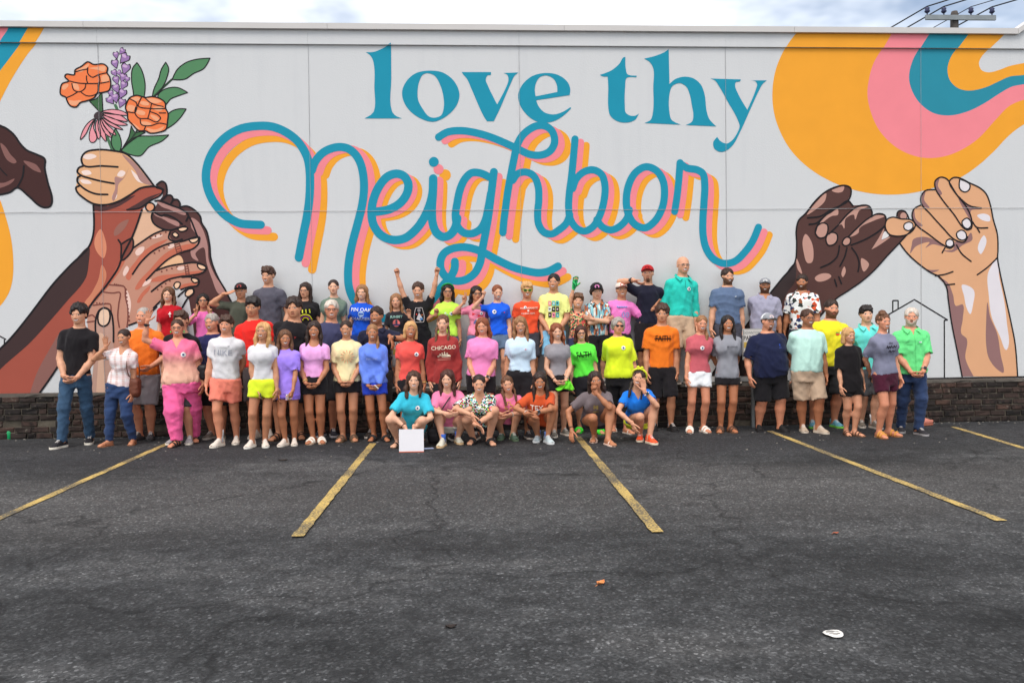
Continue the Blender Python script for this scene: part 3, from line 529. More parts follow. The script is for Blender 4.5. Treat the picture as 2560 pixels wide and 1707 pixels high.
for p in ([(640,1160),(700,1150),(720,1175),(660,1185)], [(630,1225),(700,1230),(720,1250),(650,1250)], [(640,1040),(720,1020),(760,1040),(690,1065)], [(920,1190),(950,1150),(985,1165),(960,1200)], [(1030,1145),(1070,1180),(1130,1250),(1080,1235)], [(880,1370),(900,1320),(920,1340),(905,1375)]): area('painted_highlight', A_(p), (222,208,206), 7, fist)
stroke('painted_outline', A_([(925,1123),(800,1115),(660,1112),(640,1060),(670,1010),(760,988),(880,995),(990,1020),(1060,1080),(1150,1190),(1210,1272)]), 4.6, INK, 8, fist)
for l in ([(895,1252),(800,1235),(700,1210),(640,1190),(608,1160),(620,1130),(655,1115)], [(845,1338),(760,1335),(690,1310),(640,1275),(608,1235),(612,1205),(630,1195)], [(625,1270),(598,1285),(605,1315),(650,1360),(740,1412),(840,1418),(930,1392),(1020,1342),(1100,1290),(1180,1275),(1240,1280),(1280,1300)]): stroke('painted_outline', A_(l), 4.6, INK, 8, fist)

# right pair: dark hand and tan hand linking little fingers
dk = area('painted_hand', G_([(620,128),(655,145),(660,185),(640,235),(675,270),(720,270),(780,280),(812,320),(815,345),(860,330),(900,345),(915,380),(1000,400),(1070,420),(1060,490),(1010,545),(920,640),(830,740),(740,820),(640,890),(550,950),(400,1120),(100,1510,s),(-360,1510,s),(-150,1210),(80,900),(160,800),(250,690),(265,560),(262,450),(280,380),(330,330),(400,240),(480,170),(560,135)]), (78,54,52), 2)
area('painted_shadow', G_([(250,695),(262,760),(250,830),(200,900),(60,1200),(-120,1510,s),(-350,1508,s),(-140,1210),(80,905),(160,805)]), (52,44,46), 3, dk)
for p in ([(520,165),(560,145),(610,135),(600,170),(560,180)], [(480,185),(470,240),(420,290),(340,340),(390,270)], [(410,430),(450,365),(520,325),(560,290),(565,340),(520,350),(450,400)], [(540,440),(620,350),(700,290),(790,280),(720,310),(690,375),(680,340),(620,370),(610,440),(590,410)], [(650,500),(720,420),(830,345),(905,350),(820,385),(720,440),(715,470)], [(330,480),(370,530),(388,620),(375,685),(345,690),(318,620),(310,520)], [(262,650),(285,700),(305,770),(275,740)], [(397,800),(430,772),(500,768),(517,785),(470,818),(415,822)], [(735,655),(790,695),(770,740),(752,752)], [(612,715),(622,750),(600,792),(590,770)], [(900,440),(880,525,s),(945,500),(850,570),(808,592,s),(860,510)]): area('painted_highlight', G_(p), (176,140,132), 3, dk)
area('painted_highlight', G_([(905,460),(880,522,s),(935,492)]), (205,210,216), 4, dk)
for p in ([(450,400),(485,410),(492,450),(470,500),(430,508),(402,475),(410,430)], [(520,468),(555,480),(560,520),(535,555),(495,560),(478,530),(485,490)], [(630,502),(655,515),(650,550),(620,565),(597,550),(605,520)]):
    area('painted_nail', G_(p), (176,140,132), 5, dk); stroke('painted_outline', G_(p), 3.6, INK, 6, dk, closed=True)
for l in ([(-360,1510),(-150,1210),(80,900),(160,800),(250,690),(265,560),(262,450),(280,380),(330,330),(400,240),(480,170),(560,135),(620,128),(655,145),(660,185),(640,235),(590,270),(520,300),(440,350),(345,362)], [(400,470),(420,410),(480,340),(560,290),(640,240),(672,275)], [(500,480),(560,420),(640,330),(720,275),(790,278),(812,320),(810,355)], [(640,500),(700,440),(780,370),(860,332),(905,345),(915,385)], [(660,560),(760,520),(860,460),(905,420)], [(1060,490),(1010,545),(920,640),(830,740),(740,820),(640,890),(550,950),(400,1120),(100,1510)], [(575,565),(560,640),(510,690),(440,722)], [(630,580),(615,640),(580,712)], [(665,580),(700,630),(718,690),(710,752)], [(355,410),(410,400),(445,370)], [(540,810),(555,858)], [(570,790),(590,840)]): stroke('painted_outline', G_(l), 3.8, INK, 7, dk)
o = disc('painted_finger', G_([(1033,345)])[0], 13, (78,54,52), 3, dk, 14); disc('painted_nail', G_([(1040,350)])[0], 8, (176,140,132), 4, dk, 9); stroke('painted_outline', G_([(992,350),(1000,318),(1035,310),(1065,335),(1080,370)]), 3.8, INK, 5, dk)
tn = area('painted_hand', G_([(1310,68),(1350,78),(1370,100),(1400,72),(1440,72),(1520,110),(1600,150),(1640,190),(1670,270),(1690,370),(1720,480),(1725,600),(1722,650),(1740,760),(1780,940),(1820,1120),(1850,1280),(1868,1512,s),(1465,1512,s),(1430,1330),(1390,1130),(1365,960),(1350,860),(1300,790),(1240,760),(1120,670),(1060,610),(1015,550),(1060,490),(1120,430),(1100,360),(1110,300),(1165,268),(1165,210),(1190,170),(1270,158),(1268,110)]), (204,160,126), 3)
for p in ([(1290,790),(1360,830),(1400,920),(1420,1000),(1470,990),(1470,1100),(1460,1200),(1500,1240),(1490,1380),(1550,1512,s),(1465,1512,s),(1430,1330),(1390,1130),(1365,960),(1350,860)], [(1650,975),(1670,1080),(1720,1200),(1745,1350),(1765,1485),(1720,1460),(1660,1380),(1640,1280),(1640,1120)], [(1110,520),(1180,500),(1260,520),(1330,570),(1250,555),(1200,580),(1230,540),(1130,570),(1090,620),(1100,560)], [(1170,270),(1165,210),(1200,170),(1190,230),(1230,290)], [(1270,155),(1275,90),(1300,75),(1290,130),(1320,190),(1300,200)], [(1105,330),(1115,300),(1130,370),(1180,420),(1130,420)], [(1440,220),(1520,280),(1600,300),(1530,310),(1540,400),(1500,340)], [(1410,540),(1480,530),(1530,470),(1540,520),(1470,560),(1400,610),(1330,600),(1400,590)], [(1230,760),(1300,740),(1240,740),(1200,735)]): area('painted_shadow', G_(p), (134,104,106), 4, tn)
for p in ([(1655,760),(1720,660),(1735,790),(1770,960),(1790,1120),(1800,1300),(1785,1320),(1740,1220),(1680,1080),(1660,930)], [(1465,848),(1520,860),(1552,890),(1545,990),(1525,1060),(1500,1020),(1480,930)], [(1575,345),(1620,332),(1665,350),(1668,385),(1610,378)], [(1625,490),(1642,520),(1630,580),(1600,625),(1580,590),(1595,530)]): area('painted_highlight', G_(p), (208,210,222), 4, tn)
for p in ([(1448,82,s),(1520,120),(1518,155),(1490,175),(1460,165),(1445,140)], [(1500,365),(1525,385),(1530,420),(1505,442),(1475,425),(1465,390)], [(1460,452),(1490,470),(1495,510),(1470,525),(1435,510),(1425,475)], [(1375,517),(1400,530),(1400,560),(1375,573),(1350,560),(1352,530)]):
    area('painted_nail', G_(p), (208,210,220), 6, tn); stroke('painted_outline', G_(p), 3.4, INK, 7, tn, closed=True)
for l in ([(1015,550),(1060,610),(1120,670),(1240,760),(1300,790),(1350,860),(1365,960),(1390,1130),(1430,1330),(1465,1512)], [(1868,1512),(1850,1280),(1820,1120),(1780,940),(1740,760),(1722,650),(1725,600),(1720,480),(1690,370),(1670,270),(1640,190),(1600,150),(1520,110),(1440,72),(1400,72),(1372,100),(1400,160),(1450,220),(1520,275),(1605,292)], [(1372,100),(1350,78),(1310,68),(1270,95),(1272,150),(1310,215),(1400,330),(1500,450),(1530,440)], [(1375,110),(1430,200),(1500,290),(1535,380),(1530,440),(1500,450)], [(1275,158),(1200,165),(1168,205),(1170,260),(1230,330),(1330,440),(1410,520),(1480,538),(1505,500)], [(1168,268),(1115,300),(1102,350),(1130,410),(1220,480),(1330,560),(1380,582),(1408,560)], [(1120,430),(1060,490)], [(1575,775),(1650,720),(1722,650)], [(1270,782),(1340,772),(1398,752)], [(1350,848),(1410,842)], [(1425,560),(1460,620),(1530,678)], [(1540,390),(1570,430),(1650,435)], [(1570,430),(1592,468)], [(1340,580),(1320,615)]): stroke('painted_outline', G_(l), 3.6, INK, 8, tn)
pk = area('painted_finger', G_([(960,358),(1020,370),(1100,380),(1125,410),(1110,450),(1060,485),(990,495),(935,480),(908,430),(920,375)]), (204,160,126), 6, tn); stroke('painted_outline', G_([(960,358),(1020,370),(1100,380),(1125,410),(1110,450),(1060,485),(990,495),(935,480),(908,430),(920,375)]), 3.6, INK, 8, tn, closed=True)
p = [(1080,393),(1105,405),(1105,435),(1075,455),(1045,440),(1045,410)]; area('painted_nail', G_(p), (208,210,220), 8, tn); stroke('painted_outline', G_(p), 3, INK, 9, tn, closed=True)
# outline house drawings
for l in ([(930,1065,s),(1120,955,s),(1362,1103,s)], [(1362,1103,s),(1337,1105,s),(1338,1525,s)], [(963,1045,s),(963,962,s),(1002,962,s),(1002,1025,s)], [(935,1065,s),(935,1525,s)]): stroke('painted_house_line', G_(l), 3.4, INK, 2, flat=True)
for l in ([(-150,1160,s),(-60,1050,s),(42,1105,s)], [(30,1105,s),(30,1200,s)]): stroke('painted_house_line', B_(l), 3.2, INK, 1, flat=True)
stroke('painted_base_line', [(-200, 990), (700, 977), (1280, 966), (1900, 954), (2700, 939)], 4, (36,34,36), 9, flat=True)

# ------------------------------------------------------------------ brick ledge at the foot of the wall
def brick_mat(island):
    m = bpy.data.materials.new('old_brick' + ('_mass' if island else '')); t, b, add, L = nodes(m)
    co = add('ShaderNodeNewGeometry').outputs['Position']
    rnd = add('ShaderNodeNewGeometry').outputs['Random Per Island'] if island else add('ShaderNodeObjectInfo').outputs['Random']
    r = add('ShaderNodeValToRGB'); e = r.color_ramp.elements; e[0].color = (.017, .012, .010, 1); e[1].color = (.090, .046, .032, 1)
    q = e.new(.45); q.color = (.036, .021, .016, 1); q = e.new(.8); q.color = (.058, .031, .023, 1); L(rnd, r.inputs['Fac'])
    n = add('ShaderNodeTexNoise'); n.inputs['Scale'].default_value = 9; n.inputs['Detail'].default_value = 7; n.inputs['Roughness'].default_value = .7; L(co, n.inputs['Vector'])
    st = add('ShaderNodeValToRGB'); f = st.color_ramp.elements; f[0].position = .36; f[0].color = (.012, .011, .011, 1); f[1].position = .52; f[1].color = (1, 1, 1, 1); L(n.outputs['Fac'], st.inputs['Fac'])
    x = add('ShaderNodeMix', data_type='RGBA', blend_type='MULTIPLY'); x.inputs[0].default_value = .85; L(r.outputs['Color'], x.inputs[6]); L(st.outputs['Color'], x.inputs[7])
    n2 = add('ShaderNodeTexNoise'); n2.inputs['Scale'].default_value = 17; n2.inputs['Detail'].default_value = 5; L(co, n2.inputs['Vector'])
    ef = add('ShaderNodeMapRange'); ef.inputs[1].default_value = .63; ef.inputs[2].default_value = .74; ef.inputs[4].default_value = .75; L(n2.outputs['Fac'], ef.inputs[0])
    y = add('ShaderNodeMix', data_type='RGBA'); y.inputs[7].default_value = (.15, .13, .10, 1); L(ef.outputs[0], y.inputs[0]); L(x.outputs[2], y.inputs[6])
    L(y.outputs[2], b.inputs['Base Color']); b.inputs['Roughness'].default_value = .92
    bp = add('ShaderNodeBump'); bp.inputs['Strength'].default_value = .7; bp.inputs['Distance'].default_value = .012; L(n.outputs['Fac'], bp.inputs['Height']); L(bp.outputs[0], b.inputs['Normal'])
    return m
BR, BRM = brick_mat(False), brick_mat(True)
M_MORT = mat('old_mortar', (.105, .088, .066), .95, .9, 6, .8, 40)
ledge = empty('brick_ledge', (0, LEDGE_Y, 0)); tag(ledge, 'low dark weathered brick ledge along the foot of the painted wall', 'wall')
mb = MB(); mb.box(-19, 19, .016, WALL_Y-LEDGE_Y+.055, -.2, LEDGE_Z-.034); mb.build('mortar_core', M_MORT, ledge)
NCR = 7; CH = (LEDGE_Z-.03)/NCR
def brick_mesh(w_, seed):
    r = random.Random(seed); h_, d_ = CH-.012, .10; v = []
    for (x, z) in ((0, 0), (w_, 0), (w_, h_), (0, h_)): v.append((x+r.uniform(-.004, .004), r.uniform(.006, .014), z+r.uniform(-.004, .004)))
    e = .009
    for (x, z) in ((e, e), (w_-e, e), (w_-e, h_-e), (e, h_-e)): v.append((x+r.uniform(-.004, .004), r.uniform(-.012, .006), z+r.uniform(-.003, .003)))
    for (x, z) in ((0, 0), (w_, 0), (w_, h_), (0, h_)): v.append((x, d_, z))
    me = bpy.data.meshes.new('brick'); me.from_pydata(v, [], [(4,5,6,7),(0,1,5,4),(1,2,6,5),(2,3,7,6),(3,0,4,7),(1,0,8,9),(2,1,9,10),(3,2,10,11),(0,3,11,8)]); me.materials.append(BR); return me
BM = [brick_mesh(.222, k) for k in range(10)] + [brick_mesh(.106, 50+k) for k in range(4)]
spots = []; r_ = random.Random(5)
for c in range(NCR):
    x = -9.2 + r_.uniform(-.1, .1) + (c % 2)*.11
    while x < 9.2:
        half = r_.random() < .12; k = r_.randrange(10, 14) if half else r_.randrange(10); wd = (.106 if half else .222)+.012
        if r_.random() > .025: spots.append((x, c*CH+.006+r_.uniform(-.003, .003), k, r_.uniform(-.005, .008)))
        x += wd
def brick_seen(x): # gaps between the people, widest at both ends
    vx = (x*0+x); return -min(abs(vx-7.0), abs(vx+6.6))
xl, xr = vy(118, 960, LEDGE_Y)[0], vy(2120, 960, LEDGE_Y)[0]
spots.sort(key=lambda q: (0 if (q[0] > xr or q[0] < xl) else 1, 0 if q[1] < .4 else 1, -abs(q[0]+.2)))
spots = [q for q in spots]; near, rest = spots[:300], spots[300:]
for (x, z, k, dy) in near:
    o = bpy.data.objects.new('brick', BM[k]); COL.objects.link(o); o.parent = ledge; o.location = (x, dy, z)
mb = MB()
for (x, z, k, dy) in rest:
    me = BM[k]; mb.add([(v.co.x+x, v.co.y+dy, v.co.z+z) for v in me.vertices], [tuple(p.vertices) for p in me.polygons])
tag(mb.build('brick_mass', BRM, ledge), kind='stuff')
M_CAP = mat('ledge_cap', (.085, .074, .062), .95, .6, 7, .8, 30)
x = -9.2
while x < 9.2:                                    # broken flat stones along the top
    wd = r_.uniform(.35, .8); hgt = r_.uniform(.026, .034); d0 = r_.uniform(-.012, .03)
    mb = MB(); n = 5; v = []
    for i in range(n+1): v.append((x+wd*i/n, d0+r_.uniform(-.012, .018), LEDGE_Z-.034+r_.uniform(-.002, .003)))
    for i in range(n+1): v.append((x+wd*i/n, d0+.008+r_.uniform(-.01, .018), LEDGE_Z-.034+hgt))
    for i in range(n+1): v.append((x+wd*i/n, .30, LEDGE_Z-.034+hgt))
    f = []
    for i in range(n): f += [(i, i+1, n+2+i, n+1+i), (n+1+i, n+2+i, 2*n+3+i, 2*n+2+i)]
    f += [(0, n+1, 2*n+2), (n, 3*n+2, 2*n+1)]
    mb.add(v, f); mb.build('cap_stone', M_CAP, ledge); x += wd+.006
# grit and crumbs where the lot meets the ledge
mb = MB(); r_ = random.Random(9)
for i in range(420):
    x = r_.uniform(-9, 9); y = LEDGE_Y-.02-abs(r_.gauss(0, .13)); s_ = r_.uniform(.006, .022)
    if abs(x) < 6 and r_.random() < .4: y -= r_.uniform(0, 2.2)
    mb.add([(x+s_*r_.uniform(.5, 1.2)*math.cos(t), y+s_*math.sin(t)*r_.uniform(.6, 1), .001) for t in (0, 1.6, 3.1, 4.7)] + [(x+s_*.2*r_.uniform(-1, 1), y, s_*r_.uniform(.4, .8))], [(0,1,4),(1,2,4),(2,3,4),(3,0,4)])
tag(mb.build('gravel', mat('gravel', (.20, .18, .155), .95, .6, 30)), 'pale grit and crumbs scattered along the foot of the ledge', kind='stuff')

# ------------------------------------------------------------------ utility pole behind the building
PY = 29.; pt = vy(2192, 27, PY)
pole = empty('utility_pole', (pt[0], PY, 0)); tag(pole, 'wooden utility pole with grey cross arm rising behind the building', 'utility pole')
M_POLE = mat('pole_wood', (.10, .085, .075), .9, .3, 3, .4, 20, stretch=(8, 8, .6)); M_ARM = mat('cross_arm', (.30, .33, .34), .85, .2, 4); M_INS = mat('insulator', (.05, .055, .12), .3, .1)
MB().tube([(0, 0, 0), (0, 0, 6), (0, 0, pt[2]-.12), (0, 0, pt[2])], [.19, .17, .135, .10], 14).build('pole', M_POLE, pole, True)
az = vy(2192, 45, PY)[2]; xl_, xr_ = vy(2120, 45, PY)[0]-pt[0], vy(2280, 45, PY)[0]-pt[0]
MB().box(xl_, xr_, -.20, -.125, az-.085, az+.085).build('cross_arm', M_ARM, pole)
wires = []
for k, xv in enumerate((2124, 2162, 2224, 2272)):
    x = vy(xv, 36, PY)[0]-pt[0]; mb = MB()
    mb.tube([(x, -.16, az+.07), (x, -.16, az+.16)], .025, 8); mb.tube([(x, -.16, az+.16), (x, -.16, az+.21), (x, -.16, az+.27), (x, -.16, az+.32), (x, -.16, az+.36)], [.05, .10, .07, .09, .04], 10); mb.build('insulator', M_INS, pole, True)
    a = np.array([pt[0]+x, PY-.16, az+.39]); near_p = np.array([a[0]+9.5, 9.0, a[2]+.6]); far_p = np.array([a[0]-18.0, 62.0, a[2]-3.0])
    mbw = MB(); pts = []
    for q, e, sag in ((far_p, a, 1.4), (a, near_p, .5)):
        for i in range(14):
            t = i/14; p = q+(e-q)*t; pts.append(p - np.array([0, 0, sag*4*t*(1-t)]))
    pts.append(near_p); mbw.tube(pts, .024 if k != 2 else .015, 6)
    wires.append(mbw)
for k, (mbw, d) in enumerate(zip(wires, ('leftmost of the four', 'second from left of the four', 'thin third from left of the four', 'rightmost of the four'))):
    tag(mbw.build('power_line', M_INS if False else mat('wire', (.05, .05, .055), .6, .05, bump=0)), 'grey power line, %s crossing the utility pole' % d, 'power line', 'power lines on the pole')

# ------------------------------------------------------------------ people: continuous surfaces grown from distance fields
def nrm(v): v = np.asarray(v, float); return v/(np.linalg.norm(v) or 1)
def seg(P, a, b, r0, r1):
    ab = b-a; q = P-a; t = np.clip(q@ab/max(ab@ab, 1e-9), 0, 1)
    q = q-t[:, None]*ab; return np.sqrt(np.einsum('ij,ij->i', q, q))-(r0+(r1-r0)*t)
def ell(P, c, r):
    r = np.asarray(r, float); q = (P-np.asarray(c, float))/r; k = np.sqrt(np.einsum('ij,ij->i', q, q))+1e-9
    g = q/r; return k*(k-1)/(np.sqrt(np.einsum('ij,ij->i', g, g))+1e-9)
def smin(a, b, k): h = np.clip(.5+.5*(b-a)/k, 0, 1); return b*(1-h)+a*h-k*h*(1-h)
def smax(a, b, k): return -smin(-a, -b, k)
_ED = [((0,0,0),(1,0,0)),((0,1,0),(1,1,0)),((0,0,1),(1,0,1)),((0,1,1),(1,1,1)),((0,0,0),(0,1,0)),((1,0,0),(1,1,0)),((0,0,1),(0,1,1)),((1,0,1),(1,1,1)),((0,0,0),(0,0,1)),((1,0,0),(1,0,1)),((0,1,0),(0,1,1)),((1,1,0),(1,1,1))]
def surfnet(f, lo, hi, h):
    lo = np.asarray(lo, float)-2*h; hi = np.asarray(hi, float)+2*h
    n = np.maximum(4, np.ceil((hi-lo)/h).astype(int)+1)
    ax = [lo[i]+h*np.arange(n[i]) for i in range(3)]
    B = 4; nb = (n+B-1)//B                               # coarse blocks first, fine points only near the surface
    bc = np.stack(np.meshgrid(*[lo[i]+h*(B*np.arange(nb[i])+(B-1)/2) for i in range(3)], indexing='ij'), -1).reshape(-1, 3); fb_ = f(bc)
    near_ = (np.abs(fb_) < 1.5*h*B*.9+.004).reshape(nb); F = np.repeat(np.repeat(np.repeat(fb_.reshape(nb), B, 0), B, 1), B, 2)[:n[0], :n[1], :n[2]].copy()
    mk = np.repeat(np.repeat(np.repeat(near_, B, 0), B, 1), B, 2)[:n[0], :n[1], :n[2]]; ii = np.argwhere(mk)
    if len(ii): F[mk] = f(lo+h*ii)
    for i in range(3):
        sl = [slice(None)]*3
        for e in (0, -1): sl[i] = e; F[tuple(sl)] = np.maximum(F[tuple(sl)], h*.5)
    S = F < 0; c = S[:-1, :-1, :-1].astype(np.int8)
    for d in [(0,0,1),(0,1,0),(0,1,1),(1,0,0),(1,0,1),(1,1,0),(1,1,1)]:
        c = c + S[d[0]:n[0]-1+d[0], d[1]:n[1]-1+d[1], d[2]:n[2]-1+d[2]]
    act = np.argwhere((c > 0) & (c < 8))
    if not len(act): return np.zeros((0, 3)), np.zeros((0, 4), int)
    acc = np.zeros((len(act), 3)); cnt = np.zeros(len(act))
    for a, b in _ED:
        ia, ib = act+a, act+b; fa = F[ia[:, 0], ia[:, 1], ia[:, 2]]; fb = F[ib[:, 0], ib[:, 1], ib[:, 2]]
        x = (fa < 0) != (fb < 0); t = np.where(x, fa/np.where(x, fa-fb, 1), 0)
        acc += x[:, None]*(np.array(a)+t[:, None]*(np.array(b)-np.array(a))); cnt += x
    Vv = lo+h*(act+acc/cnt[:, None]); idx = -np.ones(n-1, int); idx[act[:, 0], act[:, 1], act[:, 2]] = np.arange(len(act))
    Q = []
    for d in range(3):
        e1, e2 = [(1, 2), (2, 0), (0, 1)][d]
        sa = [slice(None)]*3; sb = [slice(None)]*3; sa[d] = slice(0, -1); sb[d] = slice(1, None)
        x = S[tuple(sa)] != S[tuple(sb)]; e = np.argwhere(x); e = e[(e[:, e1] > 0) & (e[:, e2] > 0) & (e[:, e1] < n[e1]-1) & (e[:, e2] < n[e2]-1)]
        o1 = np.zeros(3, int); o1[e1] = 1; o2 = np.zeros(3, int); o2[e2] = 1
        q = np.stack([idx[tuple((e-o1-o2).T)], idx[tuple((e-o2).T)], idx[tuple(e.T)], idx[tuple((e-o1).T)]], -1)
        fl = ~S[tuple(e.T)]; q[fl] = q[fl][:, ::-1]; Q.append(q)
    Q = np.concatenate(Q); return Vv, Q[(Q >= 0).all(1)]
def ik(a, t, l1, l2, hint):
    v = t-a; d = np.linalg.norm(v); mx_ = (l1+l2)*.998
    if d > mx_: t = a+v/d*mx_; v = t-a; d = mx_
    d = max(d, abs(l1-l2)*1.05+1e-4); u = v/np.linalg.norm(v); h = np.asarray(hint, float); h = h-u*(h@u); h = nrm(h)
    x = (l1*l1-l2*l2+d*d)/(2*d); y = math.sqrt(max(l1*l1-x*x, 0)); return a+u*x+h*y, t
def folds(P, seed, amp, wl=(.09, .2)):
    r = np.random.default_rng(seed); o = np.zeros(len(P))
    for i in range(4):
        k = nrm(r.normal(size=3)*(1, 1, .75))*2*math.pi/r.uniform(*wl); k2 = nrm(r.normal(size=3))*2*math.pi/r.uniform(.2, .4)
        s_ = np.sin(P@k+r.uniform(0, 6)+1.6*np.sin(P@k2+r.uniform(0, 6))); o += .55*s_+.45*(1-2*np.abs(s_))
    return o*amp/2.2
# skin
def skin_mat():
    m = bpy.data.materials.new('skin'); t, b, add, L = nodes(m)
    a = add('ShaderNodeAttribute'); a.attribute_name = 'Col'
    n = add('ShaderNodeTexNoise'); n.inputs['Scale'].default_value = 22; n.inputs['Detail'].default_value = 4; co = add('ShaderNodeTexCoord'); L(co.outputs['Object'], n.inputs['Vector'])
    r = add('ShaderNodeMapRange'); r.inputs[3].default_value = .88; r.inputs[4].default_value = 1.12; L(n.outputs['Fac'], r.inputs[0])
    x = add('ShaderNodeVectorMath', operation='SCALE'); L(a.outputs['Color'], x.inputs[0]); L(r.outputs[0], x.inputs['Scale']); L(x.outputs[0], b.inputs['Base Color'])
    b.inputs['Roughness'].default_value = .52; b.inputs['Specular IOR Level'].default_value = .4
    return m
SKIN = skin_mat()
SK = {'l': (196,150,124), 'p': (206,164,140), 'm': (184,136,108), 't': (170,118,88), 'r': (198,142,116), 'd': (150,102,78)}
HC = {'black': (34,29,29), 'dark': (48,36,32), 'brown': (66,46,36), 'mid': (96,68,49), 'light': (138,103,72), 'blond': (190,152,104), 'red': (124,72,48), 'grey': (150,148,146), 'white': (188,184,178), 'auburn': (66,40,33)}
def hair_mat(c):
    key = 'hair_'+c
    return mat(key, paint(*HC[c]), .5, .65, 3.0, .7, 6, spec=.35, stretch=(9, 9, 1.2))
def beard_mat(c, sk):
    a, b = paint(*HC[c]), paint(*SK[sk]); return mat('beard_'+c+sk, tuple(x*.80+y*.20 for x, y in zip(a, b)), .8, .35, 30, .5, 60, spec=.2)
_fonts = {}
def text_mesh(txt, shear=0., bold=0.):
    """outline of a word, height 1, centred"""
    k = (txt, shear, bold)
    if k in _fonts: return _fonts[k]
    cu = bpy.data.curves.new('t', 'FONT'); cu.body = txt; cu.align_x = 'CENTER'; cu.align_y = 'CENTER'; cu.resolution_u = 2; cu.offset = bold; cu.shear = shear; cu.size = 1.4
    o = bpy.data.objects.new('t', cu); COL.objects.link(o); dg = bpy.context.evaluated_depsgraph_get(); dg.update()
    me = bpy.data.meshes.new_from_object(o.evaluated_get(dg)); v = np.array([x.co for x in me.vertices]); f = [tuple(p.vertices) for p in me.polygons]
    bpy.data.objects.remove(o); bpy.data.curves.remove(cu); bpy.data.meshes.remove(me)
    _fonts[k] = (v, f); return v, f

